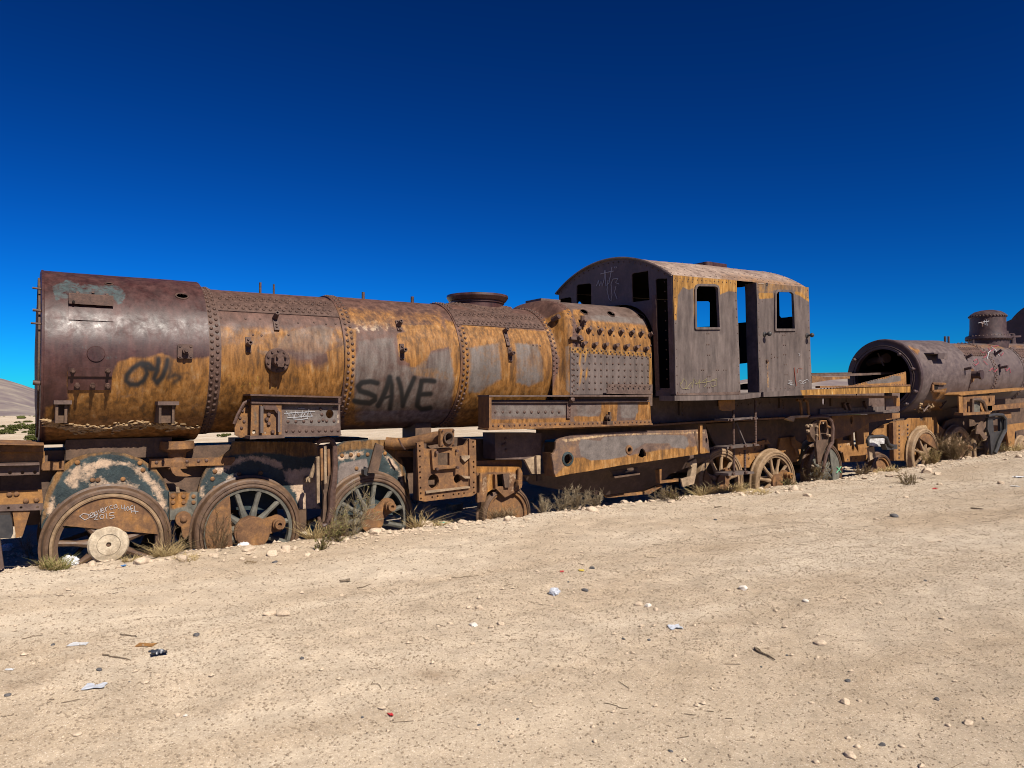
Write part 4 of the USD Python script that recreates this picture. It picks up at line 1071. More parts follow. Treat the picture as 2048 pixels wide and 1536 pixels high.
# far side and rear wall with their openings
x0, x1 = XF0 + 0.02, XR1 - 0.05
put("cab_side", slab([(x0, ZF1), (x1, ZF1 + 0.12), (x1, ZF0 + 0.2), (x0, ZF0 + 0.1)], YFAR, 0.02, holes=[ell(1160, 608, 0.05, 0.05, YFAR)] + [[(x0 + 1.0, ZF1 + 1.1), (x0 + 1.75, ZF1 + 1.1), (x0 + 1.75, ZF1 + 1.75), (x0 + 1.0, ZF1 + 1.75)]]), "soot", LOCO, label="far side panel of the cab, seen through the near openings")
XB = XR1 - 0.08
rear = Polygon(np.vstack([roof_front, [(YFAR, eave_f[2]), (YFAR, ZF1), (YC + 0.04, ZF1), (YC + 0.04, eave_n[2])]])).buffer(0)
rear = Polygon(np.array(rear.exterior.coords) + [0, rise])
for hole in ([(1365, 604), (1416, 603), (1419, 606), (1419, 652), (1365, 655)], [(1462, 577), (1507, 572.5), (1509, 641), (1462, 647)], [(1557.5, 586), (1560, 583.5), (1580, 584.5), (1584.5, 588), (1585, 632), (1562, 634.5), (1559, 631)], [(1470, 730), (1498, 726), (1501, 729), (1501.5, 765), (1470, 769)]):
    rear = rear.difference(Polygon([PX(px, py, XB)[[1, 2]] for px, py in hole]).buffer(0))
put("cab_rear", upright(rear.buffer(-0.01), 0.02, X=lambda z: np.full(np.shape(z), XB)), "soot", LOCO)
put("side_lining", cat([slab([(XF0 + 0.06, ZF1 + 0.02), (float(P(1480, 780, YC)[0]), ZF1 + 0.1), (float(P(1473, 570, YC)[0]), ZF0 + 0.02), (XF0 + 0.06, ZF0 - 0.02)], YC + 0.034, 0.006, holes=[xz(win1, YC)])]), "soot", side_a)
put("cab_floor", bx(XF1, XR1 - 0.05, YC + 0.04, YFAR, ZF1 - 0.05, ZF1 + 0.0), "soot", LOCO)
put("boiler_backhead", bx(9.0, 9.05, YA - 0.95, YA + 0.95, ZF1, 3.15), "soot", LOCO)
for x in (10.25, 11.3):
    pass
# foot plate under the cab: two lengths with a dip at the doorway
put("foot_plate", plate([(1349.5, 791.5), (1483.5, 790), (1518, 785), (1522, 786), (1521, 794), (1483.5, 799), (1349.5, 801.8)], YC - 0.05, 0.35), "rust_cab", LOCO, label="foot plate under the front of the cab")
put("foot_angle", plate([(1352, 787.5), (1481, 783.5), (1481, 789.5), (1352, 790.5)], YC - 0.03, 0.03), "rust_plate", LOCO)
fp = put("foot_plate", plate([(1527, 784), (1640, 778.5), (1820.5, 772.5), (1820.6, 784.7), (1600.6, 790.6), (1527.4, 794)], YC - 0.05, 0.25, sub=0.1), "rust_cab", LOCO, label="long side flange of the rear deck",
    paint=painter([("orange", 0.75, [(1600, 776), (1822, 770), (1822, 787), (1605, 792)], 5)]))
put("chalk_scrawl", cat([tube([P(*q, YC - 0.012) for q in s], 0.0026, 5) for s in (
    [(1360, 764), (1361, 771), (1366, 778), (1373, 777), (1379, 769), (1384, 764), (1384, 776), (1388, 757), (1392, 762), (1394, 770)], [(1362, 768), (1368, 757), (1373, 763), (1371, 778), (1379, 777)], [(1398, 776), (1400, 759), (1396, 766)], [(1404, 763), (1414, 757), (1412, 770), (1408, 774)], [(1424, 760), (1434, 757), (1433, 770), (1424, 774), (1421, 766)], [(1390, 767), (1408, 765), (1432, 760)])]), "chalk_yellow", side_a, kind="stuff")
put("chalk_scrawl", cat([tube([P(*q, YC - 0.012) for q in s], 0.0026, 5) for s in (
    [(1577, 762), (1583, 761), (1578, 765), (1585, 764), (1576, 768), (1584, 768), (1580, 770), (1587, 770)], [(1597, 763), (1602, 760), (1604, 765), (1609, 761), (1615, 759), (1618, 763)], [(1600, 766), (1606, 767), (1612, 765)], [(1597, 706), (1600, 709), (1599, 712)], [(1516, 566.5), (1522, 567.5), (1528, 568)])]), "chalk_white", side_b, kind="stuff")
put("chalk_scrawl", cat([tube([P(*q, YC - 0.013) for q in s], r, 5) for s, r in (([(1588.5, 735), (1590, 752), (1592.5, 772)], 0.007), ([(1595, 738), (1595, 746)], 0.005), ([(1597, 736), (1605, 737)], 0.003))]), "chalk_red", side_b, kind="stuff")
def on_front(px, py):
    x = XF0
    for _ in range(6):
        p = PX(px, py, x - 0.016); x = float(xwall(p[2]))
    return p
put("chalk_scrawl", cat([tube([on_front(*q) for q in s], 0.0046, 5) for s in (
    [(1193, 572), (1197, 561), (1199, 572), (1202, 562), (1204, 573), (1208, 560), (1210, 540), (1212, 572), (1218, 566), (1222, 545), (1224, 534)], [(1201, 548), (1212, 545), (1227, 542)],
    [(1216, 560), (1214, 580), (1218, 598), (1222, 602), (1224, 590), (1222, 568), (1226, 558), (1236, 557), (1231, 565), (1238, 568)], [(1232, 572), (1229, 584), (1234, 598)], [(1229, 533.5), (1230, 536)], [(1232, 533), (1233, 535.5)])]), "chalk_white", front, kind="stuff")

# ------------------------------------------------------------------ running board, girders, deck
# long side girder under the firebox
YG = 8.98
zw = lambda pts, Y=YG: xz(pts, Y)
web = put("side_girder", dent(plate([(980, 800), (1300, 800), (1303, 847), (979, 858)], YG + 0.06, 0.02, sub=0.07), 0.01, 1.4, 3), "rust_plate", LOCO, smooth=30, paint=painter([
    ("grey", 0.75, [(986, 808), (1135, 808), (1135, 832), (1080, 838), (990, 834)], 5), ("grey", 0.7, [(1150, 808), (1205, 806), (1207, 830), (1180, 836), (1152, 832)], 4), ("grey", 0.8, [(1235, 806), (1276, 804), (1280, 822), (1270, 838), (1240, 838)], 4),
    ("orange", 0.7, [(1205, 804), (1235, 804), (1232, 842), (1150, 842), (1148, 834), (1200, 834)], 4), ("orange", 0.75, [(1280, 802), (1302, 802), (1302, 846), (1270, 846)], 4), ("teal", 0.55, [(980, 808), (990, 808), (996, 836), (1010, 842), (980, 846)], 4), ("orange", 0.5, [(980, 840), (1140, 836), (1140, 856), (980, 858)], 4)]))
put("top_flange", cat([plate([(978, 790), (1305, 790), (1305, 793.5), (978, 793.5)], YG - 0.06, 0.32), plate([(979, 802.5), (1300, 801), (1300, 804), (979, 805.5)], YG + 0.02, 0.05)]), "rust_plate", web)
put("end_plate", plate([(978, 792), (983, 792), (983, 858), (978, 860)], YG - 0.05, 0.30), "rust_frame", web)
put("bottom_flange", cat([plate([(979, 846.5), (1213, 842.5), (1302, 839), (1303.5, 847), (979, 857)], YG + 0.03, 0.03), plate([(977, 857), (1306, 847), (1306, 849.5), (977, 860.5)], YG - 0.09, 0.3)]), "rust_frame", web)
put("rivets", heads(row((986, 851.5), (1298, 843.5), 34, YG + 0.03), NEAR, 0.017, 0.013), "rust_bolt", web, smooth=True, kind="stuff")
put("rivets", heads(row((990, 824), (1118, 824), 10, YG + 0.06), NEAR, 0.024, 0.014), "rust_bolt", web, smooth=True, kind="stuff")
stp = put("web_strap", plate([(1134, 801), (1142, 801), (1142, 836.5), (1134, 836.5)], YG + 0.035, 0.03), "rust_bolt", web)
put("rivets", heads([P(1139, y, YG + 0.035) for y in (811, 818, 824, 831)], NEAR, 0.017, 0.012), "rust_bolt", stp, smooth=True, kind="stuff")
put("strap_head", lathe([(0, 0), (0.05, 0), (0.04, 0.05), (0, 0.06)], P(1142, 799.5, YG), NEAR + ZA * 0.3, 7), "rust_bolt", stp)
p = P(1211, 835, YG + 0.06)
v_ = put("drain_cock", cat([cyl(p, p + NEAR * 0.12, 0.03, n=12), trimesh.creation.icosphere(2, 0.045).apply_translation(p + NEAR * 0.06), bar(P(1219, 848, YG), P(1219, 824, YG), 0.03, 0.05, NEAR), block(P(1216, 846, YG - 0.02), 0.12, 0.1, 0.06)]), "rust_dark", web, smooth=40)

# left bracket box on ring two
YB = 9.06
bw = put("bracket_web", plate([(563, 806), (680, 806), (681, 872), (560, 872)], YB + 0.05, 0.03, holes=[ell(659.5, 828, 0.05, 0.056, YB + 0.05)], sub=0.06), "rust_plate", LOCO, paint=painter([
    ("grey", 0.8, [(568, 808), (676, 808), (676, 852), (640, 856), (568, 850)], 4), ("orange", 0.7, [(560, 858), (685, 858), (685, 875), (560, 875)], 4), ("pale", 0.6, [(672, 822), (680, 822), (680, 850), (664, 850)], 3)]))
put("top_flange", cat([plate([(501, 788), (683, 793), (683, 796), (501, 791.5)], YB - 0.07, 0.5), plate([(503, 803.5), (681, 807), (681, 810), (503, 807)], YB - 0.02, 0.07), plate([(503, 791), (681, 795.5), (681, 806), (503, 803)], YB + 0.04, 0.03)]), "rust_bolt", bw)
put("bottom_flange", cat([plate([(562, 852), (681, 852.5), (682, 869), (561, 870)], YB + 0.035, 0.02), plate([(560, 869.5), (683, 868), (683, 871), (560, 873)], YB - 0.05, 0.4)]), "rust_plate", bw)
put("rivets", heads(np.vstack([row((573, 862), (676, 861), 9, YB + 0.035), row((576, 843), (668, 842), 7, YB + 0.05), row((668, 816), (672, 816), 2, YB + 0.05), row((641, 818), (646, 840), 3, YB + 0.05)]), NEAR, 0.021, 0.014), "rust_bolt", bw, smooth=True, kind="stuff")
put("chalk_scrawl", cat([tube([P(*q, YB + 0.043) for q in s], 0.003, 5) for s in (
    [(572, 822), (578, 832), (582, 822), (586, 834), (592, 822), (588, 836)], [(594, 824), (600, 834), (606, 820), (602, 836)], [(606, 834), (612, 822), (618, 834), (608, 829)], [(568, 827), (630, 823)], [(574, 836), (626, 832)], [(614, 836), (618, 818), (624, 834)], [(586, 838), (602, 839), (616, 837)], [(596, 818), (602, 816), (610, 818)])]), "chalk_white", bw, kind="stuff")
bp = put("bracket_plate", plate([(503, 808), (563, 808), (563, 872), (501, 874)], YB, 0.03, holes=[ell(508, 864, 0.022, 0.025, YB), ell(531, 866, 0.01, 0.012, YB)], sub=0.08), "rust_frame", LOCO, paint=painter([("teal", 0.7, [(506, 812), (516, 812), (516, 855), (506, 850)], 3), ("grey", 0.5, [(516, 815), (560, 812), (560, 870), (520, 870)], 6)]))
for q in ((521, 811, 527, 866), (556, 822, 561, 864)):
    put("bracket_rib", plate([(q[0], q[1]), (q[2], q[1] + 2), (q[2], q[3]), (q[0], q[3])], YB - 0.07, 0.07), "rust_cab", bp)
put("bracket_arch", plate([(526, 811), (552, 811), (560, 826), (558, 832), (549, 820), (530, 819)], YB - 0.05, 0.05), "rust_bolt", bp)
for q in ((537, 829), (537, 847), (545, 863.5), (533, 838)):
    put("bolt", heads(P(*q, YB), NEAR, 0.024, 0.03, kind="hex"), "rust_bolt", bp, smooth=30)
put("bracket_foot", plate([(500, 872), (566, 870), (570, 876), (500, 878.5)], YB - 0.08, 0.45), "rust_plate", bp)
gs = put("gusset", plate([(469, 846), (489, 806), (500, 799), (503, 812), (501, 868), (482, 876), (470, 870)], YB + 0.14, 0.03), "rust_frame", LOCO)
put("gusset_edge", tube([P(*q, YB + 0.10) for q in ((468, 848), (475, 830), (488, 806), (500, 800))], 0.02, 6), "rust_bolt", gs, smooth=40)
for q in ((480, 836), (485, 822), (488, 843), (483, 856), (494, 814)):
    put("bolt", heads(P(*q, YB + 0.14), NEAR, 0.02, 0.02), "rust_bolt", gs, smooth=30)

# long main girder behind, with stiffeners and the lit ledge along its foot
YM = 9.32
gird = put("main_girder", plate([(1300, 795), (1526, 795), (1640, 786), (1800, 786), (1800, 822), (1640, 832), (1413, 842), (1303, 848)], YM, 0.03, holes=[ell(1647.5, 803, 0.05, 0.075, YM), ell(1692.5, 800, 0.024, 0.04, YM), ell(1713, 789, 0.02, 0.03, YM)], sub=0.15), "rust_plate", LOCO, paint=painter([("grey", 0.5, [(1300, 795), (1800, 786), (1800, 830), (1303, 848)], 3)]))
put("ledge", plate([(1076, 856.5), (1303, 849), (1413, 842), (1500, 837.5), (1640, 832), (1640, 835), (1500, 841), (1413, 845.5), (1303, 852.5), (1076, 860)], YM - 0.22, 0.3), "rust_frame", LOCO)
put("rivets", heads(np.vstack([row((1320, 846), (1640, 830), 18, YM - 0.02)]), NEAR, 0.015, 0.012), "rust_bolt", gird, smooth=True, kind="stuff")
put("bottom_flange", cat([plate([(1640, 818), (1790, 812), (1790, 824), (1640, 831)], YM - 0.03, 0.03), plate([(1625, 830), (1795, 822), (1800, 824.5), (1625, 834)], YM - 0.14, 0.2)]), "rust_cab", gird)
for x, y0, y1 in ((1361, 803, 830), (1561.5, 794, 816), (1664, 792, 812), (1440, 800, 812)):
    put("stiffener", plate([(x - 1.6, y0), (x + 1.6, y0), (x + 1.6, y1), (x - 1.6, y1)], YM - 0.04, 0.04), "rust_dark", gird)
put("rivets", heads(np.vstack([row((1365, 806), (1366, 830), 4, YM), row((1565, 795), (1567, 816), 5, YM), row((1444, 808), (1520, 806), 5, YM), row((1475, 811), (1540, 806), 4, YM)]), NEAR, 0.016, 0.012), "rust_bolt", gird, smooth=True, kind="stuff")
p0, p1 = P(1676, 808, YM - 0.03), P(1668, 820, YM - 0.03)
for (x, y) in ((1730, 809), (1698, 813), (1689, 812)):
    a, b = P(x - 3, y - 7, YM), P(x + 3, y + 7, YM)
    put("stub", bar(P(x - 2, y - 6, YM - 0.05), P(x + 3, y + 7, YM - 0.05), 0.05, 0.06, NEAR), "rust_bolt", gird)
put("end_bracket", plate([(1771, 786), (1784, 786), (1784, 793), (1799, 793), (1800, 817), (1772, 820)], YM - 0.5, 0.03, sub=0.1), "rust_plate", LOCO, paint=painter([("grey", 0.6, [(1774, 788), (1792, 796), (1790, 810), (1774, 815)], 4), ("orange", 0.6, [(1785, 796), (1800, 796), (1800, 812), (1790, 812)], 3)]))
put("hanging_plate", plate([(1438, 801), (1470, 799), (1470, 819), (1462, 822), (1446, 822), (1439.5, 818)], YC + 0.18, 0.02), "rust_orange", LOCO)

# rear deck behind the cab
deck = put("rear_deck", bx(XR1 - 0.1, 15.6, YC + 0.1, 11.6, 1.74, 1.79), "rust_frame", LOCO)
sp_ = put("deck_side_plate", plate([(1637, 779), (1690, 775), (1812, 743.5), (1812.5, 770), (1640, 783)], YC - 0.0, 0.03, sub=0.12), "rust_orange", LOCO, paint=painter([("grey", 0.9, [(1729, 763), (1745, 757), (1770, 757), (1785, 750), (1803, 751), (1803, 763), (1775, 767), (1735, 769)], 3)]))
put("rivets", heads(np.vstack([row((1690, 775), (1810, 745), 26, YC), row((1642, 777.5), (1810, 768), 30, YC)]), NEAR, 0.014, 0.01), "rust_bolt", sp_, smooth=True, kind="stuff")
put("deck_lip", plate([(1640, 772), (1820.6, 769), (1821, 772), (1640, 776)], YC - 0.06, 0.10), "rust_frame", LOCO)
put("coaming", plate([(1624, 746), (1700, 744.5), (1790, 742), (1790, 745.5), (1700, 748), (1624, 750)], 10.9, 0.06), "rust_dark", LOCO)
put("coaming", plate([(1622, 749), (1700, 747), (1790, 744.5), (1790, 748), (1700, 752), (1622, 753)], 10.1, 0.06), "rust_plate", LOCO)
put("coaming", plate([(1624, 752), (1655, 754), (1700, 752.5), (1700, 757), (1660, 760), (1624, 766)], 9.5, 0.05), "rust_frame", LOCO)

# ------------------------------------------------------------------ wheels
YW = 9.45
def wheel(px, py, R, spokes=11, phase=0.0, parent=None, weight=None, crank=None, mat="rust_wheel", disc=False, Y=YW, hub_r=0.13, smat=None, hub_disc=None, label=None, rmat=None):
    """A wheel standing in the plane y = Y: centre with spokes, then tyre, balance weight and crank pin as its own pieces."""
    c = P(px, py, Y)
    ri = R * 0.82
    smat = smat or mat
    e = lambda t: np.array([math.cos(t), 0, math.sin(t)])
    ms = [lathe([(0, 0.0), (hub_r, 0.0), (hub_r * 1.05, 0.05), (hub_r * 1.05, 0.12), (0, 0.12)], c, (0, 1, 0), 28)]
    rim = lathe([(ri - 0.035, 0.02), (ri + 0.006, 0.012), (ri + 0.006, 0.115), (ri - 0.035, 0.105), (ri - 0.035, 0.02)], c, (0, 1, 0), 64)
    ms.append(rim)
    if disc:
        ms.append(lathe([(0, 0.05), (ri * 0.5, 0.035), (ri * 0.8, 0.06), (ri, 0.05), (ri, 0.075), (0, 0.075)], c, (0, 1, 0), 48))
    else:
        for k in range(spokes):
            t = phase + k * 2 * math.pi / spokes
            s = tube([c + e(t) * hub_r * 0.7 + [0, 0.05, 0], c + e(t) * (hub_r + 0.05) + [0, 0.05, 0], c + e(t) * (ri * 0.62) + [0, 0.055, 0], c + e(t) * (ri - 0.01) + [0, 0.06, 0]], [0.062, 0.046, 0.031, 0.036], 8)
            ms.append(s)
    w = put("wheel", cat(ms), smat, parent, smooth=35, label=label)
    put("tyre", lathe([(R * 0.905, 0.004), (R * 0.912, -0.004), (R * 0.955, -0.002), (R * 0.985, 0.012), (R, 0.034), (R + 0.004, 0.10), (R + 0.012, 0.112), (R + 0.034, 0.122), (R + 0.034, 0.142), (R + 0.02, 0.15), (R * 0.905, 0.15), (R * 0.905, 0.004)], c, (0, 1, 0), 96), mat, w, smooth=30)
    put("rim_face", lathe([(ri + 0.004, 0.012), (ri + 0.008, 0.0), (R * 0.84, -0.006), (R * 0.848, 0.004), (R * 0.856, -0.002), (R * 0.895, 0.002), (R * 0.903, 0.012), (R * 0.903, 0.14), (ri + 0.004, 0.14), (ri + 0.004, 0.012)], c, (0, 1, 0), 96), rmat or mat, w, smooth=30)
    if weight:
        t0, t1, m = weight
        tt = np.linspace(t0, t1, 40)
        seg = np.array([[c[0] + (ri - 0.012) * math.cos(a), c[2] + (ri - 0.012) * math.sin(a)] for a in tt])
        put("balance_weight", slab(seg, Y - 0.004, 0.10, sub=0.08), m, w)
    if crank:
        t, rr, L_ = crank
        q = c + e(t) * rr
        g = shapely.Point(c[0], c[2]).buffer(hub_r * 1.25).union(shapely.Point(q[0], q[2]).buffer(0.105)).union(LineString([(c[0], c[2]), (q[0], q[2])]).buffer(0.1))
        put("crank_boss", slab(list(g.exterior.coords)[:-1], Y - 0.035, 0.06), m_crank, w, smooth=30)
        put("crank_pin", cat([lathe([(0.0, 0.0), (0.066, 0.0), (0.07, L_ * 0.6), (0.058, L_ * 0.62), (0.056, L_), (0.026, L_), (0.022, L_ - 0.03), (0, L_ - 0.03)], q + [0, -0.03, 0], NEAR, 24)]), m_crank, w, smooth=30)
    if hub_disc:
        put("hub_plate", lathe([(0.025, -0.004), (0.03, 0.0), (hub_disc, 0.0), (hub_disc, -0.025), (0, -0.025)], c + [0, -0.02, 0], NEAR, 40), "rust_cream", w, smooth=30)
        put("hub_ring", lathe([(hub_disc + 0.004, -0.03), (hub_disc + 0.004, 0.008), (hub_disc + 0.075, 0.0), (hub_disc + 0.095, -0.03)], c + [0, -0.02, 0], NEAR, 40), "rust_cream", w, smooth=30)
    return w
m_crank = "rust_frame"
w1 = wheel(217, 1089, 0.632, spokes=9, phase=0.24, parent=LOCO, weight=(0.13, 2.62, "rust_frame"), mat="rust_wheel", rmat="rust_tan", hub_r=0.16, hub_disc=0.115, smat="rust_wheel", label="leftmost driving wheel with a pale hub and chalk writing on its balance weight")
yw = YW - 0.012
chalk1 = [[(x * 0.1953, 840 + y * 0.1953) for x, y in q] for q in (
    [(815, 985), (870, 1025), (915, 1000), (905, 965), (850, 960), (815, 985)], [(925, 985), (955, 965), (940, 945), (920, 965), (930, 1000), (965, 990)], [(972, 985), (958, 945)], [(960, 960), (985, 932), (1002, 972)], [(1005, 925), (1022, 957), (1030, 908)],
    [(1040, 935), (1065, 920), (1050, 900), (1035, 920), (1045, 950), (1075, 940)], [(1087, 935), (1075, 895)], [(1079, 908), (1102, 885)], [(1150, 870), (1120, 885), (1130, 915), (1160, 905)], [(1185, 865), (1165, 880), (1175, 905), (1200, 895), (1195, 870), (1185, 865)], [(1212, 903), (1218, 908)],
    [(1240, 870), (1246, 905), (1282, 900)], [(1274, 868), (1281, 932)], [(1310, 885), (1290, 905), (1305, 930), (1325, 915), (1310, 885)], [(1362, 872), (1337, 885), (1346, 950)], [(1325, 915), (1362, 906)], [(1375, 880), (1386, 960)], [(1350, 932), (1416, 935)],
    [(965, 985), (988, 965), (995, 985), (965, 1022), (1006, 1015)], [(1040, 965), (1020, 985), (1030, 1015), (1060, 1005), (1065, 975), (1040, 965)], [(1085, 955), (1096, 1010)], [(1170, 945), (1120, 955), (1120, 980), (1165, 975), (1170, 1000), (1125, 1010)])]
put("chalk_scrawl", cat([tube([P(a, b, yw) for a, b in s], 0.0028, 5) for s in chalk1]), "chalk_white", w1, kind="stuff")
w2 = wheel(499, 1062, 0.642, spokes=11, phase=0.16, parent=LOCO, weight=(2.05, 4.35, "rust_frame"), crank=(0.2, 0.335, 0.13), mat="rust_wheel", hub_r=0.15, smat="rust_grey_green", label="second driving wheel from the left with a round crank boss")
c2 = P(499, 1062, YW)
put("crank_disc", lathe([(0, 0.0), (0.195, 0.0), (0.205, -0.012), (0.205, -0.05), (0, -0.05)], c2 + np.array([0.035, -0.045, -0.03]), NEAR, 44), "rust_frame", w2, smooth=30)
w3 = wheel(743, 1041, 0.634, spokes=11, phase=0.3, parent=LOCO, weight=(3.3, 5.2, "rust_frame"), crank=(0.69, 0.29, 0.16), mat="rust_wheel", smat="rust_grey_green", label="third driving wheel from the left, half behind a dry bush")
wheel(1015, 1029, 0.44, parent=LOCO, disc=True, mat="rust_wheel", smat="rust_frame", hub_r=0.12, label="small carrying wheel half buried in rubble")
wheel(1444, 964, 0.63, spokes=10, phase=0.2, parent=LOCO, weight=(2.6, 4.9, "rust_frame"), mat="rust_tan", crank=(0.9, 0.2, 0.05), label="first wheel of the rear engine, behind the hanging step")
wheel(1553, 964, 0.63, spokes=11, phase=0.1, parent=LOCO, mat="rust_tan", crank=(0.5, 0.26, 0.16), weight=(3.9, 5.0, "rust_frame"), label="wheel of the rear engine standing clear in the sand")
w6 = wheel(1651, 943, 0.63, spokes=10, phase=0.1, parent=LOCO, mat="rust_wheel", weight=(-0.95, 1.3, "rust_grey_green"), smat="rust_grey_green", label="wheel of the rear engine behind the dark hanger, marked with a green cross")
put("chalk_scrawl", cat([tube([P(*q, yw) for q in s], 0.012, 5) for s in ([(1674, 934), (1682, 945)], [(1682, 933), (1673, 946)])]), "chalk_green", w6, kind="stuff")
wheel(1764, 946, 0.44, parent=LOCO, disc=True, mat="rust_wheel", smat="rust_frame", label="small wheel buried to its top in the sand")
# far-side wheels of both engines
for px, py, R in ((217, 1089, 0.632), (499, 1062, 0.642), (743, 1041, 0.634), (1444, 964, 0.63), (1553, 964, 0.63), (1651, 943, 0.63)):
    x = P(px, py, YW)
    ri = R * 0.82
    c = x + [0, 1.16, 0]
    ms = [lathe([(0, 0), (0.15, 0), (0.15, 0.12), (0, 0.12)], c, (0, 1, 0), 20), lathe([(ri, 0.0), (R + 0.03, 0.0), (R + 0.03, 0.03), (R, 0.05), (R, 0.14), (ri, 0.14), (ri, 0.0)], c, (0, 1, 0), 48)]
    for k in range(11):
        t = k * 2 * math.pi / 11
        ms.append(bar(c + [0.1 * math.cos(t), 0.06, 0.1 * math.sin(t)], c + [ri * math.cos(t), 0.06, ri * math.sin(t)], 0.05, 0.05, np.array([0, 1.0, 0])))
    wf = put("wheel", cat(ms), "rust_dark", LOCO, smooth=30)
    put("axle", cyl(x + [0, 0.1, 0], c, 0.085, n=16), "rust_dark", wf, smooth=40)

# ------------------------------------------------------------------ front engine frame
YP = 9.68
arch_r = 0.82
def arch_plate(cx, base_l, base_r, top, Y=YP, bump=(), sub=0.045):
    pass
A1_ = [(78, 1057), (84, 1020), (92, 985), (105, 955), (122, 934), (146, 917), (178, 907), (215, 903.5), (250, 907), (285, 919), (312, 938), (330, 962), (340, 985), (342, 1045), (330, 1050), (110, 1057)]
arch1 = put("frame_plate", plate(A1_, YP, 0.05, sub=0.05), "teal_paint", LOCO, label="left wheel arch plate with peeling dark blue paint", paint=painter([
    ("pale", 0.45, [(130, 962), (140, 940), (160, 928), (215, 917), (255, 922), (290, 938), (318, 965), (336, 1010), (338, 1030), (322, 1020), (310, 985), (290, 962), (268, 945), (262, 932), (240, 930), (215, 934), (200, 936), (186, 950), (175, 965), (160, 962), (155, 978), (145, 978), (135, 972)], 8),
    ("pale", 0.42, [(178, 970), (190, 955), (202, 953), (220, 966), (235, 966), (240, 955), (255, 955), (262, 966), (278, 968), (278, 980), (240, 980), (190, 985), (178, 980)], 7), ("pale", 0.4, [(98, 990), (112, 988), (116, 1010), (108, 1040), (90, 1030), (92, 1005)], 8),
    ("orange", 0.4, [(78, 1060), (90, 985), (120, 930), (150, 912), (180, 905), (215, 902), (255, 905), (290, 918), (320, 940), (340, 980), (334, 980), (312, 946), (284, 926), (250, 913), (215, 909), (180, 913), (150, 924), (126, 945), (104, 990), (96, 1030)], 5)]))
A2_ = [(338, 985), (395, 985), (401, 960), (412, 937), (430, 920), (450, 908), (462, 898), (465, 882.5), (620, 884), (640, 890), (652, 1018), (560, 1018), (500, 1020), (395, 1020), (392, 1036), (340, 1042)]
arch2 = put("frame_plate", plate(A2_, YP, 0.05, sub=0.05), "teal_paint", LOCO, label="middle wheel arch plate, half in the shade of the bracket", paint=painter([
    ("pale", 0.45, [(422, 940), (440, 925), (470, 916), (520, 912), (560, 920), (570, 938), (548, 936), (520, 924), (488, 922), (460, 938), (432, 950)], 8), ("pale", 0.42, [(452, 958), (462, 950), (478, 945), (490, 958), (470, 966)], 7), ("pale", 0.4, [(400, 975), (414, 962), (410, 990), (402, 995)], 7),
    ("pale", 0.5, [(564, 940), (628, 936), (640, 1018), (598, 1018), (590, 985), (572, 960)], 8), ("orange", 0.4, [(464, 882), (640, 884), (640, 912), (600, 915), (560, 908), (520, 905), (470, 910), (440, 920), (415, 942), (405, 960), (398, 985), (392, 985), (405, 945), (430, 915), (460, 898)], 5),
    ("orange", 0.28, [(338, 985), (392, 985), (394, 1040), (340, 1042)], 6)]))
A3_ = [(664, 900), (672, 890), (690, 883), (735, 879), (782, 880), (790, 894), (806, 925), (816, 960), (820, 1000), (818, 1030), (664, 1030)]
arch3 = put("frame_plate", plate(A3_, YP, 0.05, sub=0.05), "teal_paint", LOCO, label="right wheel arch plate with grey blue paint", paint=painter([
    ("pale", 0.42, [(672, 912), (690, 905), (720, 902), (725, 908), (700, 918), (678, 922)], 7), ("pale", 0.4, [(764, 905), (785, 918), (805, 945), (812, 975), (806, 975), (795, 945), (775, 925)], 7), ("grey", 0.9, [(680, 925), (735, 915), (740, 950), (700, 970), (675, 985), (672, 940)], 6), ("orange", 0.4, [(664, 900), (690, 882), (784, 878), (806, 922), (822, 1000), (814, 1000), (798, 930), (776, 904), (730, 896), (690, 903), (668, 915)], 5)]))
for arch, pts in ((arch1, ((155, 925), (185, 972 - 12), (246, 958.5), (280, 926), (120, 1012), (286, 940), (196, 960))), (arch2, ((457, 920), (478, 948), (430, 976), (425, 958), (521, 946), (430, 943))), (arch3, ((684, 911), (702, 910), (717, 909.5), (735, 909), (770, 907), (713, 937)))):
    put("frame_bolts", heads([P(*q, YP) for q in pts], NEAR, 0.03, 0.018), "rust_frame", arch, smooth=True, kind="stuff")
cp = put("spring_hanger_plate", plate([(338, 984), (395, 984), (393, 1036), (384, 1037), (340, 1040)], YP - 0.04, 0.035, sub=0.1), "rust_grey_green", LOCO, paint=painter([("orange", 0.6, [(338, 984), (380, 984), (372, 1010), (340, 1020)], 5)]))
for x in (346, 367, 387):
    for y in (993, 1005):
        put("bolt", heads(P(x, y, YP - 0.04), NEAR, 0.027, 0.018), "rust_frame", cp, smooth=30)
c = P(367, 1038, YP - 0.09)
put("hanger_tongue", slab(list(shapely.Point(c[0], c[2]).buffer(0.09).union(Polygon(xz([(361, 1046), (380, 1046), (377, 1068), (371, 1078), (365, 1073)], YP - 0.09))).exterior.coords)[:-1], YP - 0.10, 0.05), "rust_frame", cp)
put("bolt", heads(c + [0, -0.01, 0], NEAR, 0.045, 0.03), "rust_frame", cp, smooth=30)
put("hanger_tongue", plate([(352, 974), (358, 974), (360, 985), (352, 985)], YP - 0.05, 0.05), "rust_pale", cp)
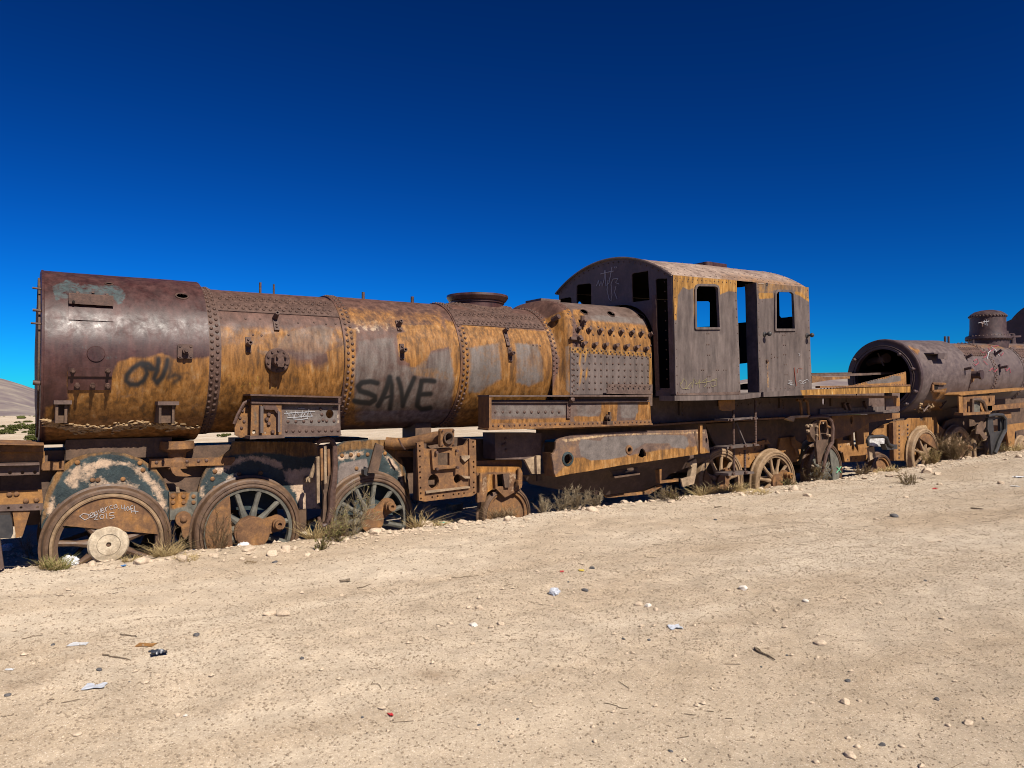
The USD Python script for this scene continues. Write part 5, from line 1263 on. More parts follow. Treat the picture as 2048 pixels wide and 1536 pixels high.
# horizontal tie bars
tb = put("tie_bar", plate([(300, 918), (350, 917), (352, 917.5), (470, 914.5), (470, 921), (462, 930), (300, 935)], YP - 0.03, 0.05, sub=0.1), "rust_frame", LOCO)
put("frame_bolts", heads([P(*q, YP - 0.03) for q in ((313, 925), (326, 924.5), (374, 923), (397, 922), (413, 921))], NEAR, 0.022, 0.014), "rust_bolt", tb, smooth=True, kind="stuff")
put("tie_bar", plate([(80, 924), (128, 922), (128, 940), (80, 941)], YP - 0.02, 0.05), "rust_frame", LOCO)
put("tie_bar", plate([(790, 900), (838, 904), (838, 914), (795, 914)], YP - 0.03, 0.05), "rust_frame", LOCO)
# valve pipe hanging under the smokebox and the bent brake spoon
p = P(354, 885, 9.75)
vs = put("exhaust_stub", cat([lathe([(0.0, 0), (0.19, 0.0), (0.2, -0.09), (0.11, -0.14), (0.1, -0.2), (0.13, -0.25), (0.13, -0.33), (0, -0.33)], P(354, 882, 9.75), ZA, 20)]), "rust_frame", LOCO, smooth=30)
put("brake_spoon", slab(xz([(341, 935), (358, 935), (366, 945), (383, 951), (372, 953), (352, 952), (345, 946)], YP - 0.15), YP - 0.15, 0.06), "rust_frame", LOCO)
# body between the frames
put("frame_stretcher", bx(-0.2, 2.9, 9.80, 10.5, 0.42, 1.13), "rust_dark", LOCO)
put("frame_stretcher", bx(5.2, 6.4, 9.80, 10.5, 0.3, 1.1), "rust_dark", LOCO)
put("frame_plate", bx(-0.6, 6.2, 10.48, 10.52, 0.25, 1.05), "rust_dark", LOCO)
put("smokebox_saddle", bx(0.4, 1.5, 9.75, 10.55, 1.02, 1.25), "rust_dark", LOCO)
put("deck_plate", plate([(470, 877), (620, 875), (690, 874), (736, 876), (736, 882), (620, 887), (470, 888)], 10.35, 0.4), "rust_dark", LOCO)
# left end: deck edge, beams, gusset
lf = put("end_deck", cat([plate([(-40, 889), (88, 891), (88, 904), (-40, 903)], 9.35, 0.03), plate([(-40, 886.5), (88.5, 889), (88.5, 891), (-40, 889)], 9.20, 0.9)]), "rust_frame", LOCO)
put("end_deck_web", plate([(-40, 904), (89, 903), (90, 924), (80, 930), (-40, 930)], 9.42, 0.03, sub=0.12), "rust_orange", lf)
an = put("angle_bar", plate([(-40, 933), (79, 930), (79, 949), (-40, 953)], 9.30, 0.03, holes=[ell(20, 945.5, 0.017, 0.02, 9.30, 10), ell(45, 945, 0.017, 0.02, 9.30, 10), ell(70, 944.5, 0.017, 0.02, 9.30, 10)]), "rust_plate", LOCO)
put("angle_bar_top", plate([(-40, 929.5), (79, 926.5), (79, 930), (-40, 933)], 9.22, 0.2), "rust_plate", an)
eb = put("end_beam", plate([(-40, 983), (84, 980), (86, 1006), (-40, 1012)], 9.5, 0.05, sub=0.12), "rust_orange", LOCO)
put("frame_bolts", heads([P(*q, 9.5) for q in ((19, 989), (33, 988), (52, 1002), (73, 1000))], NEAR, 0.03, 0.022), "rust_frame", eb, smooth=True, kind="stuff")
put("end_beam_foot", plate([(-40, 1012), (86, 1007), (86, 1020), (-40, 1024)], 9.44, 0.05, holes=[ell(17, 1016, 0.014, 0.014, 9.44, 8), ell(42, 1015, 0.014, 0.014, 9.44, 8), ell(75, 1014, 0.014, 0.014, 9.44, 8)]), "rust_plate", eb)
put("end_gusset", plate([(25, 1022), (61, 1020), (45, 1072), (32, 1076)], 9.46, 0.03), "rust_frame", LOCO)
put("frame_plate", bx(-3, 0.5, 9.9, 9.95, 0.3, 1.0), "rust_dark", LOCO)
put("buffer_block", cat([plate([(-40, 1030), (20, 1030), (24, 1040), (26, 1068), (22, 1076), (-40, 1078)], 9.0, 0.2)]), "black_iron", LOCO)
put("buffer_post", plate([(-12, 1078), (0, 1078), (8, 1136), (-4, 1142)], 8.95, 0.12), "rust_plate", LOCO)

# hanging brake hanger between second and third wheels
YH = 9.18
h_ = put("brake_hanger", tube([P(*q, YH) for q in ((634, 886), (642, 880), (656, 878), (664, 882), (669, 894), (670, 930), (668, 960), (664, 985), (664, 1010), (660, 1030), (655, 1047), (646, 1052), (639, 1047), (638, 1034))], [0.03, 0.035, 0.036, 0.036, 0.038, 0.04, 0.045, 0.05, 0.045, 0.04, 0.038, 0.035, 0.03, 0.02], 8), "rust_bolt", LOCO, smooth=40)
put("hanger_bar", plate([(636, 893), (664, 886), (666, 960), (660, 1010), (655, 1040), (645, 1045), (648, 990), (640, 955)], YH + 0.06, 0.05), "rust_dark", h_)
for k, (xa, xb, ya, yb) in enumerate(((641, 646, 898, 960), (648, 653, 892, 966), (655, 660, 900, 950), (633, 639, 915, 1005))):
    put("hanger_leaf", plate([(xa, ya), (xb, ya - 2), (xb + 1, yb), (xa + 1, yb + 2)], YH - 0.01 - 0.02 * k, 0.05), "rust_pale" if k in (1, 3) else "rust_frame", h_)
put("hanger_link", tube([P(*q, YH + 0.02) for q in ((634, 920), (626, 940), (622, 955))], 0.025, 8), "rust_pale", h_, smooth=40)
p = P(613, 958, YP)
put("bolt", cat([cyl(p, p + NEAR * 0.12, 0.045, n=14), cyl(p + NEAR * 0.11, p + NEAR * 0.16, 0.03, n=10)]), "rust_pale", arch2, smooth=40)
put("brake_strap", plate([(752, 886), (768, 893), (756, 946), (736, 946)], 9.30, 0.04), "rust_dark", LOCO)
put("brake_shoe", plate([(728, 940), (742, 936), (744, 946), (734, 952), (728, 949)], 9.33, 0.1), "black_iron", LOCO)

# cylinder block plate with its square port, and the steam pipe above
YK = 9.12
frame_out = [(834, 886), (847, 883), (849, 897), (860, 898), (905, 895), (930, 890), (938, 878), (952, 880), (953, 986), (945, 992), (850, 1003), (838, 1001)]
holes = [ell(867, 962.5, 0.085, 0.098, YK), ell(915, 957.5, 0.058, 0.065, YK), xz([(875, 906), (899, 905.5), (899, 930.5), (876, 930.5)], YK)]
kb = put("cylinder_plate", plate(frame_out, YK, 0.05, holes=holes, sub=0.07), "rust_frame", LOCO, paint=painter([("grey", 0.5, [(850, 930), (880, 940), (935, 935), (938, 975), (852, 985)], 8)]))
bh = [(839.5, 892), (839.5, 902), (840, 913), (840, 934), (840, 944.5), (840.5, 955.5), (841, 976), (841.5, 986.5), (842, 997.5), (864.5, 994.5), (875.5, 992.5), (886.5, 991.5), (907, 989), (917.5, 988), (928, 986.5), (948, 985), (947.5, 975), (947.5, 965), (947.5, 945), (947.5, 934), (947, 924), (946.5, 894), (946, 884)]
fl_ = Polygon(xz([(834, 886), (847, 883), (850, 986), (940, 976), (938, 878), (952, 880), (953, 986), (945, 992), (850, 1003), (838, 1001)], YK - 0.035))
for q in bh:
    fl_ = fl_.difference(Polygon(ell(*q, 0.014, 0.016, YK - 0.035, 8)))
put("cylinder_flange", slab(list(fl_.exterior.coords)[:-1], YK - 0.035, 0.034, holes=[list(i_.coords)[:-1] for i_ in fl_.interiors]), "rust_frame", kb)
pf = Polygon(xz([(863, 899), (911, 896), (913, 936), (866, 940)], YK - 0.06)).buffer(-0.02).buffer(0.02).difference(Polygon(xz([(875, 906), (899, 905.5), (899, 930.5), (876, 930.5)], YK - 0.06)))
pm = []
for q in getattr(pf, "geoms", [pf]):
    pm.append(slab(list(q.exterior.coords)[:-1], YK - 0.06, 0.06, holes=[list(i_.coords)[:-1] for i_ in q.interiors]))
put("port_flange", cat(pm), "rust_frame", kb)
for q in ((867, 904), (908, 901), (868, 937), (909, 934)):
    put("bolt", cyl(P(*q, YK), P(*q, YK) + NEAR * 0.11, 0.02, n=8), "rust_bolt", kb, smooth=40)
cx0, cx1 = P(850, 930, YK + 0.05), P(938, 930, YK + 0.05)
put("cylinder_body", cat([bx(cx0[0], cx1[0], YK + 0.35, YK + 0.40, 0.35, 1.15), bx(cx0[0] - 0.02, cx0[0] + 0.02, YK + 0.05, YK + 0.38, 0.3, 1.1), bx(cx1[0] - 0.02, cx1[0] + 0.02, YK + 0.05, YK + 0.38, 0.35, 1.15)]), "rust_dark", kb)
put("cylinder_rib", plate([(923, 912), (940, 911), (940, 915), (930, 924), (923, 916)], YK - 0.05, 0.05), "rust_pale", kb)
put("cylinder_rib", plate([(923, 951), (940, 953), (940, 957), (930, 957)], YK - 0.05, 0.05), "rust_pale", kb)
put("cylinder_shelf", plate([(852, 983), (940, 973), (940, 976), (852, 987)], YK - 0.07, 0.07), "rust_pale", kb)
sp2 = put("steam_pipe", tube([P(*q, y) for *q, y in ((772, 886, 9.7), (792, 888, 9.62), (815, 887, 9.5), (845, 881, 9.35), (870, 876, 9.22), (886, 875, 9.14))], [0.085, 0.085, 0.082, 0.085, 0.09, 0.095], 16), "rust_frame", LOCO, smooth=40)
p = P(891.5, 875.5, 9.02)
T = np.eye(4); aa = np.array([0.97, 0.22, 0.0]); aa /= np.linalg.norm(aa); nn = np.array([0.22, -0.97, 0.0]); T[:3, 0], T[:3, 1], T[:3, 2], T[:3, 3] = aa, ZA, nn, p + [0, 0.02, 0]
sq = shapely.box(-0.125, -0.125, 0.125, 0.125).buffer(-0.03).buffer(0.03).difference(shapely.Point(0.01, 0).buffer(0.065))
e = trimesh.creation.extrude_polygon(sq, 0.05, engine="earcut"); e.apply_transform(T)
pf = put("pipe_flange", e, "rust_frame", sp2)
put("pipe_bore", lathe([(0.066, 0.0), (0.085, 0.0), (0.085, 0.02), (0.066, 0.02), (0.06, -0.14), (0.0, -0.14)], p + nn * 0.05, nn, 24), "rust_dark", pf, smooth=30)
for s in (-1, 1):
    for u in (-1, 1):
        put("bolt", heads(p + aa * 0.1 * s + ZA * 0.1 * u + nn * 0.05, nn, 0.014, 0.015), "rust_bolt", pf, smooth=30)
put("pipe_strap", tube([P(*q, 9.38) for q in ((797, 877), (803, 890), (810, 899))], 0.012, 6), "rust_bolt", sp2, smooth=40)
put("pipe_saddle", bx(*sorted((P(822, 870, 9.9)[0], P(853, 870, 9.9)[0])), 9.75, 10.2, 1.13, 1.36), "rust_dark", LOCO)
# pony truck frame and the dark box beside it
put("truck_frame", plate([(953, 933), (1040, 934), (1045, 945), (1044, 975), (1020, 990), (1010, 995), (990, 975), (975, 985), (970, 1003), (955, 1005)], 9.40, 0.05, sub=0.06,
    holes=[xz([(993.5, 949), (1009, 947.5), (1010, 972), (995, 974)], 9.40)]), "rust_frame", LOCO, paint=painter([("pale", 0.6, [(968, 945), (1000, 940), (1040, 946), (1044, 970), (1020, 988), (1012, 980), (1012, 946), (992, 948), (990, 975), (975, 984), (962, 1000), (960, 960)], 5), ("orange", 0.4, [(953, 933), (1045, 934), (1045, 942), (953, 944)], 4), ("orange", 0.6, [(975, 950), (990, 950), (990, 985), (978, 990)], 4)]))
ax = put("axle_box", plate([(1006, 948), (1019, 947), (1019, 975), (1010, 975)], 9.36, 0.05), "rust_dark", LOCO)
put("guide_bar", plate([(990, 949), (994, 949), (995, 978), (991, 978)], 9.33, 0.06), "rust_frame", ax)
put("spring_column", cat([cyl(P(1038, 937, 9.35), P(1038, 966, 9.35), 0.028, n=10), cyl(P(1038, 960, 9.33), P(1038, 970, 9.33), 0.05, n=8)]), "rust_frame", LOCO, smooth=40)
put("spring_column", cyl(P(961, 946, 9.34), P(961, 975, 9.34), 0.025, n=10), "rust_frame", LOCO, smooth=40)
for k, y in enumerate((956, 965.5, 977)):
    pass
bxp = put("hanging_box", plate([(990, 866), (1083, 866), (1082, 918), (991, 919)], 9.34, 0.35, sub=0.15), "rust_plate", LOCO)
put("frame_bolts", heads([P(*q, 9.34) for q in ((1011, 878), (1010, 888), (1012, 900), (1006, 890))], NEAR, 0.026, 0.02), "rust_bolt", bxp, smooth=True, kind="stuff")
put("box_rib", plate([(1050, 920), (1078, 911), (1081, 911), (1081, 948), (1064, 948)], 9.30, 0.05, sub=0.1), "rust_pale", LOCO)
put("box_rib", plate([(1073, 911), (1081, 911), (1081, 948), (1074, 948)], 9.24, 0.05), "rust_pale", LOCO)
put("frame_bar", plate([(952, 922), (1035, 918), (1044, 922), (1044, 936), (953, 935)], 9.50, 0.06), "rust_frame", LOCO)

# ------------------------------------------------------------------ middle: broken tank side and ash pan
YS = 9.02
shield = [(1104, 908), (1108, 905), (1111, 898), (1112, 884), (1114, 880), (1122, 876), (1132, 873), (1145.5, 870), (1180, 868), (1233, 864.5), (1300, 861.5), (1360, 860.5), (1398, 859), (1412, 859), (1415, 874), (1419, 905), (1398, 908), (1360, 913.5), (1300, 922.5), (1240, 931), (1180, 942), (1140, 948), (1112, 954), (1108, 944), (1107, 930), (1103.5, 912)]
shv = put("tank_side", dent(plate(shield, YS, 0.035, sub=0.055, holes=[ell(1135.5, 918, 0.075, 0.08, YS, 18), ell(1258.5, 899.5, 0.05, 0.053, YS), xz([(1281, 899), (1285, 896.5), (1289, 900), (1292, 906), (1292, 912), (1287, 916), (1281, 914), (1276.5, 912), (1279, 906)], YS), ell(1412, 881, 0.025, 0.05, YS)]), 0.016, 1.1, 5), "rust_shield", LOCO, smooth=30,
    label="long tapering tank side with three holes, under the firebox", paint=painter([
    ("grey", 0.95, [(1160, 877), (1200, 880), (1206, 873), (1300, 868), (1370, 870), (1376, 884), (1330, 888), (1290, 888), (1250, 914), (1222, 920), (1180, 922), (1160, 912), (1156, 890)], 4), ("grey", 0.8, [(1330, 870), (1376, 872), (1380, 890), (1370, 900), (1340, 895)], 4),
    ("pale", 0.75, [(1120, 877), (1200, 869), (1235, 867), (1410, 862), (1412, 868), (1240, 872), (1200, 876), (1160, 882), (1130, 886)], 4), ("pale", 0.6, [(1206, 890), (1225, 905), (1222, 915), (1210, 900)], 3), ("pale", 0.6, [(1330, 898), (1395, 892), (1400, 904), (1340, 912)], 4),
    ("orange", 0.75, [(1150, 918), (1240, 918), (1300, 905), (1400, 895), (1419, 906), (1240, 934), (1112, 955), (1130, 935)], 6), ("teal", 0.5, [(1104, 905), (1114, 880), (1128, 876), (1140, 884), (1150, 910), (1150, 935), (1120, 952), (1110, 950)], 5), ("orange", 0.5, [(1236, 882), (1250, 882), (1256, 910), (1240, 915)], 5)]))
for q, r in (((1135.5, 918), 0.095), ((1258.5, 899.5), 0.06)):
    c = P(*q, YS)
    put("hole_rim", lathe([(r - 0.018, -0.02), (r - 0.018, 0.012), (r + 0.012, 0.008), (r + 0.02, -0.01)], c, NEAR, 28), "teal_paint" if r > 0.08 else "rust_frame", shv, smooth=30)
put("tank_end", plate([(1107, 906), (1112, 954), (1114, 954), (1109, 906)], YS + 0.03, 0.3), "rust_frame", shv)
sl = put("side_strap", plate([(1400, 849), (1405, 849), (1405, 905), (1400, 906)], YS - 0.05, 0.04), "rust_orange", LOCO)
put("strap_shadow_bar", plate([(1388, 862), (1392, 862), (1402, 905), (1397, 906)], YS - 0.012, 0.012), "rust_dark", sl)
yy = 9.25
pan = [(1045, 950), (1060, 950), (1110, 945), (1240, 925), (1330, 912), (1420, 900), (1420, 918), (1375, 935), (1340, 948), (1318, 970), (1290, 984), (1255, 989), (1210, 992), (1150, 985), (1100, 976), (1060, 968)]
pn_ = put("ash_pan", plate_f(pan, lambda a, b: 9.42 + max(0.0, (b - 915) / 75) * 0.42, 0.03), "rust_plate", LOCO, smooth=30)
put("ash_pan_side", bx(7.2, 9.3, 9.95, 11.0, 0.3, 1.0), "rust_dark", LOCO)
put("ash_door", cat([plate([(1222, 942), (1275, 934), (1280, 944), (1278, 951), (1230, 955)], 9.3, 0.03), plate([(1228, 953), (1280, 946), (1280, 949), (1230, 956.5)], 9.22, 0.1)]), "rust_dark", pn_)
put("ash_handle", plate([(1252, 943), (1268, 940), (1268, 942), (1252, 945)], 9.26, 0.03), "rust_pale", pn_)
put("grate_lip", plate([(1210, 991), (1290, 983), (1318, 969), (1326, 972), (1300, 988), (1215, 996)], 9.6, 0.05), "rust_frame", pn_)
put("pan_window", plate([(1319, 940), (1323, 938), (1323, 962), (1352, 960), (1357, 957), (1357, 963), (1320, 967)], 9.2, 0.1), "rust_frame", LOCO)
put("pan_bracket", plate([(1378, 925), (1392, 917), (1394, 925), (1392, 952), (1380, 955), (1384, 935)], 9.2, 0.08), "rust_pale", LOCO)
put("broken_sheet", plate([(1362, 958), (1392, 950), (1388, 968), (1366, 974)], 9.05, 0.03), "rust_pale", LOCO)
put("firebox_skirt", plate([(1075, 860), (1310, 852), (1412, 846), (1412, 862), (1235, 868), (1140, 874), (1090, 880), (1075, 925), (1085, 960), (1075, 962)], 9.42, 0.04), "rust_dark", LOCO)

# ------------------------------------------------------------------ rear engine frame
YQ = 9.72
put("frame_plate", plate([(1410, 848), (1640, 834), (1700, 832), (1700, 890), (1640, 880), (1545, 905), (1530, 885), (1440, 905), (1425, 880)], YQ, 0.05, sub=0.2), "rust_dark", LOCO)
rf = put("frame_plate", plate([(1432, 906), (1440, 900), (1535, 879), (1541, 888), (1529, 889), (1528, 928), (1500, 935), (1440, 935)], YQ - 0.05, 0.05, sub=0.1), "rust_orange", LOCO)
put("frame_bolts", heads([P(*q, YQ - 0.05) for q in ((1532, 882), (1523, 893), (1524, 905), (1521, 903), (1497, 906), (1497, 916), (1480, 908), (1510, 900), (1511, 912))], NEAR, 0.03, 0.02), "rust_frame", rf, smooth=True, kind="stuff")
rf2 = put("frame_plate", plate([(1561, 876), (1590, 873), (1592, 880), (1604, 888), (1598, 920), (1592, 924), (1560, 925), (1555, 905)], YQ - 0.05, 0.05, sub=0.1), "rust_orange", LOCO)
put("spring_link", tube([P(*q, YQ - 0.12) for q in ((1584, 874), (1586, 890), (1592, 898), (1595, 912))], [0.05, 0.04, 0.03, 0.035], 8), "rust_frame", rf2, smooth=40)
put("frame_plate", bx(9.0, 16.5, 10.5, 10.55, 0.2, 1.2), "rust_dark", LOCO)
put("frame_stretcher", bx(9.3, 15.8, 9.85, 10.45, 0.35, 1.35), "rust_dark", LOCO)
gp = put("frame_plate", plate([(1605, 885), (1618, 875), (1640, 868), (1652, 880), (1648, 925), (1600, 928)], YQ - 0.02, 0.05), "rust_grey_green", LOCO)
# rods with tie straps (steps) hanging from the deck
def rod(px, y0, y1, Y, r=0.022):
    a, b = P(px, y0, Y), P(px + (y1 - y0) * 0.008, y1, Y)
    n_ = 40
    z = np.linspace(0, 1, n_)
    return tube(a + (b - a) * z[:, None], r * (1 + 0.16 * np.sin(np.arange(n_) * 2.3)), 8)
YR = 8.82
st_ = put("step_rods", rod(1466.5, 801, 842, YR), "rust_bolt", LOCO, smooth=40)
for px, a, b in ((1467, 842, 950), (1510.5, 799, 843), (1511, 843, 890), (1489.5, 900, 946)):
    put("step_rod", rod(px, a, b, YR), "rust_bolt", st_, smooth=40)
for pts in ([(1456, 838), (1515, 835), (1516, 838), (1456, 842)], [(1454, 894), (1518, 888.5), (1519, 891.5), (1454, 898)], [(1457, 947), (1508, 943), (1509, 947), (1457, 952)]):
    put("step_tread", plate(pts, YR - 0.16, 0.3), "rust_cab", st_)
for q in ((1461, 840), (1508, 837), (1461, 894.5), (1508, 889), (1490, 892), (1466, 948), (1491, 945)):
    put("nut", heads(P(*q, YR - 0.17), NEAR, 0.03, 0.03, kind="hex"), "rust_bolt", st_, smooth=30)
put("step_brace", bar(P(1471, 845, YR + 0.05), P(1490, 890, YR + 0.05), 0.02, 0.05, NEAR), "rust_cab", st_)
put("step_edge", plate([(1468, 838), (1505, 833.5), (1505, 837), (1468, 841)], YR - 0.19, 0.03), "rust_cab", st_)
# bent bracket straps near the rear
for x in (1600, 1614):
    put("bent_strap", tube([P(*q, 9.12) for q in ((x - 6, 800), (x, 802), (x + 2, 815), (x + 3, 828), (x + 5, 833))], [0.03] * 5, 6), "rust_frame", LOCO, smooth=40)
put("strap_foot", plate([(1582, 832), (1620, 830), (1620, 834), (1590, 836), (1588, 843), (1578, 840), (1574, 836)], 9.05, 0.1), "rust_pale", LOCO)
# dark hanger in front of the third rear wheel
YJ = 9.05
hg = put("brake_hanger", tube([P(*q, YJ) for q in ((1618, 835), (1640, 833), (1655, 834), (1662, 842), (1665, 856), (1664, 885), (1658, 895), (1652, 910), (1648, 930), (1645, 944))], [0.03, 0.035, 0.038, 0.04, 0.042, 0.042, 0.04, 0.038, 0.035, 0.03], 8), "rust_bolt", LOCO, smooth=40)
put("hanger_plate", plate([(1626, 845), (1634, 840), (1655, 842), (1660, 860), (1660, 888), (1650, 900), (1643, 930), (1636, 928), (1632, 885), (1622, 872), (1618, 858)], YJ + 0.06, 0.05, holes=[xz([(1638, 846), (1652, 846), (1653, 866), (1641, 866)], YJ + 0.06), xz([(1642, 868), (1652, 867), (1653, 879), (1644, 880)], YJ + 0.06)]), "rust_dark", hg)
put("hanger_inner", tube([P(*q, YJ - 0.01) for q in ((1638, 880), (1638, 850), (1641, 842), (1652, 842), (1654, 852), (1660, 855))], 0.02, 6), "rust_frame", hg, smooth=40)
for q in ((1613, 852), (1620, 851), (1614, 862), (1633, 854), (1633, 871), (1654, 854), (1656, 871), (1643, 845)):
    put("bolt", heads(P(*q, YJ + 0.04), NEAR, 0.033, 0.045, kind="hex"), "rust_pale", hg, smooth=30)
put("hanger_link", plate([(1618, 870), (1628, 866), (1632, 882), (1622, 884), (1618, 880)], YJ + 0.12, 0.05), "rust_frame", hg)
# rear cylinder block and plates towards the second engine
YZ = 9.63
rb = put("cylinder_plate", plate([(1674, 868), (1684, 864), (1686, 880), (1702, 881), (1704, 848), (1714, 850), (1738, 846), (1738, 922), (1690, 925), (1686, 905), (1676, 900)], YZ, 0.05, sub=0.12, holes=[xz([(1691, 862), (1699, 860), (1700, 878), (1691, 878)], YZ), ell(1706, 896, 0.05, 0.085, YZ), xz([(1706, 852), (1712, 852), (1717, 905), (1708, 890)], YZ)]), "rust_orange", LOCO, paint=painter([("pale", 0.6, [(1688, 884), (1704, 884), (1704, 892), (1688, 892)], 2)]))
put("frame_bolts", heads([P(*q, YZ) for q in ((1681, 893), (1682, 905), (1732, 860), (1732, 872), (1732, 884), (1732, 896), (1732, 908), (1695, 919), (1703, 918), (1712, 917))], NEAR, 0.018, 0.014), "rust_bolt", rb, smooth=True, kind="stuff")
put("frame_plate", plate([(1664, 832), (1800, 826), (1800, 836), (1740, 845), (1700, 870), (1664, 880)], 9.5, 0.04, sub=0.2, holes=[ell(1703, 840, 0.05, 0.09, 9.5)]), "rust_frame", LOCO)
rp = put("frame_plate", plate([(1746, 868), (1752, 858), (1764, 850), (1785, 845), (1786, 880), (1750, 872)], 9.55, 0.04, sub=0.15), "rust_orange", LOCO)
put("frame_plate", plate([(1738, 895), (1748, 893), (1752, 915), (1740, 921)], 9.3, 0.05), "rust_pale", LOCO)
put("buffer_hook", tube([P(*q, 9.0) for q in ((1737, 892), (1735, 880), (1738, 874), (1765, 872), (1773, 876), (1777, 888), (1786, 893))], 0.035, 8), "black_iron", LOCO, smooth=40)
put("white_plate", plate([(1737, 878), (1770, 876), (1768, 893), (1750, 893), (1738, 890)], 9.2, 0.03), "white_daub", LOCO, label="square plate daubed with white paint")
put("drawbar", plate([(1770, 888), (1795, 889), (1795, 898), (1775, 900)], 9.02, 0.12), "black_iron", LOCO)

# ------------------------------------------------------------------ the second locomotive, at the right edge
LOCO2 = thing("steam_locomotive", "second rusted locomotive at the right edge, its round smokebox open", "locomotive", (20.5, 10.15, float(zg(20.5, 10.15))))
za2 = lambda x: 2.25 + 0.034 * (np.asarray(x, float) - 17.6)
SX = [17.6, 20.0, 21.35, 23.05, 24.9, 26.4]
RS, RB = 0.93, 0.865
c0 = np.array([SX[0], YA, float(za2(SX[0]))])
pt = painter([("orange", 0.75, [(1850, 800), (1885, 805), (1880, 840), (1840, 838), (1838, 825)], 6), ("orange", 0.5, [(1815, 690), (1840, 700), (1836, 712), (1820, 704)], 4), ("pale", 0.4, [(1835, 684), (1860, 690), (1875, 705), (1850, 702)], 5), ("grey", 0.5, [(1855, 725), (1915, 725), (1915, 800), (1860, 790)], 8), ("orange", 0.5, [(1860, 782), (1895, 775), (1890, 800), (1866, 800)], 4)], near=YA)
sb = put("smokebox", barrel(SX[0], SX[1], RS, za=za2, step=0.04, seed=31, dents=0.008), "rust_second", LOCO2, smooth=50, paint=pt)
put("smokebox_lining", lathe([(RS - 0.06, 0.02), (RS - 0.06, SX[1] - SX[0] - 0.05), (0, SX[1] - SX[0] - 0.05)], c0, (1, 0, 0.034), 60), "soot", sb, smooth=30)
fr = put("front_ring", lathe([(0.70, -0.02), (0.70, -0.05), (0.745, -0.05), (0.75, -0.02), (0.90, -0.02), (0.935, 0.0), (0.945, 0.05), (0.935, 0.09), (0.70, 0.09), (0.70, -0.02)], c0, (1, 0, 0.034), 96), "rust_second_dark", sb, smooth=30)
put("ring_lip", lathe([(0.765, -0.02), (0.77, -0.035), (0.785, -0.035), (0.79, -0.02)], c0, (1, 0, 0.034), 96), "rust_plate", fr, smooth=30)
for px, py in ((1829, 738), (1834, 783), (1803, 709), (1816, 808), (1713, 720)):
    p = PX(px, py, SX[0] - 0.02)
    put("door_clamp", cat([cyl(p, p + np.array([-0.11, 0, 0]), 0.03, n=10), trimesh.creation.icosphere(2, 0.045).apply_translation(p + np.array([-0.1, 0, 0]))]), "rust_second_dark", fr, smooth=40)
put("steam_pipe", tube([PX(1722, 744, 18.9), PX(1727, 731, 18.6), PX(1738, 724, 18.3), PX(1752, 720, 18.1), PX(1766, 718, 18.0), PX(1774, 716, 17.95)], [0.11, 0.11, 0.1, 0.1, 0.11, 0.12], 14), "rust_plate", sb, smooth=40)
p = PX(1760, 719, 17.9)
put("pipe_bracket", bar(p + np.array([0, 0.05, 0.16]), p + np.array([0, -0.1, -0.16]), 0.03, 0.03), "rust_plate", sb)
def on_b2(px, py, r):
    return on_barrel(px, py, r, za=za2)
# bracket plates and openings on the smokebox
p, n = on_b2(1850, 707, RS); 
put("smokebox_bracket", cat([bx(p[0] - 0.05, p[0] + 0.55, p[1] - 0.24, p[1] + 0.1, p[2] - 0.02, p[2] + 0.01), bx(p[0] + 0.12, p[0] + 0.55, p[1] - 0.25, p[1] - 0.22, p[2] - 0.13, p[2])]), "rust_second", sb)
p, n = on_b2(1875, 773, RS)
put("smokebox_bracket", cat([bar(p + np.array([-0.3, 0, 0.08]) + n * 0.03, p + np.array([0.3, 0, 0.08]) + n * 0.03, 0.04, 0.06, n), bar(p + np.array([-0.3, 0, -0.1]) + n * 0.03, p + np.array([0.25, 0, -0.1]) + n * 0.03, 0.04, 0.06, n), bar(p + np.array([-0.28, 0, 0.06]) + n * 0.02, p + np.array([-0.28, 0, -0.1]) + n * 0.02, 0.08, 0.05, n)]), "rust_frame", sb)
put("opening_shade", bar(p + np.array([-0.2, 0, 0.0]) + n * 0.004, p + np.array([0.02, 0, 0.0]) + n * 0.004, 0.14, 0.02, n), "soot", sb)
for px, py in ((1884, 806), (1851, 812)):
    p, n = on_b2(px, py, RS)
    put("hand_rung", cat([bar(p + np.array([-0.15, 0, -0.1]) + n * 0.05, p + np.array([0.15, 0, 0.1]) + n * 0.05, 0.03, 0.03, n)] + [cyl(p + np.array([s, 0, s * 0.66]), p + np.array([s, 0, s * 0.66]) + n * 0.06, 0.015, n=6) for s in (-0.13, 0, 0.13)]), "rust_plate", sb)
rng = np.random.default_rng(9)
bits = []
for k in range(60):
    px, py = rng.uniform(1828, 1866), rng.uniform(806, 832)
    p, n = on_b2(px, py, RS)
    m = trimesh.creation.icosphere(1, 1.0); m.vertices *= (1 + 0.5 * (meshkit.noise(m.vertices * 1.9 + k * 3.3) - 0.5))[:, None]
    m.apply_scale([rng.uniform(0.02, 0.07), 0.03, rng.uniform(0.02, 0.04)]); m.apply_translation(p + n * 0.01); bits.append(m)
put("mud_crust", cat(bits), "crust", sb, smooth=40, kind="stuff")
red = lambda pts: pts
ringb = []
for k, (a, b, r) in enumerate(((SX[1], SX[2], RB), (SX[2], SX[3], RB + 0.012), (SX[3], SX[4], RB + 0.024), (SX[4], SX[5], RB + 0.036))):
    m_ = put("boiler_ring", barrel(a, b, r, za=za2, step=0.045, seed=40 + k, dents=0.006), "rust_second", LOCO2, smooth=50, paint=painter([("orange", 0.35, [(1880, 685), (2048, 688), (2048, 700), (1880, 698)], 6)], near=YA))
    put("rivets", seam(a + 0.06, r, za=za2, pitch=0.1, gap=0.07, a0=-1.0, a1=1.9, rr=0.026, h=0.022), "rust_bolt", m_, smooth=True, kind="stuff")
    ringb.append(m_)
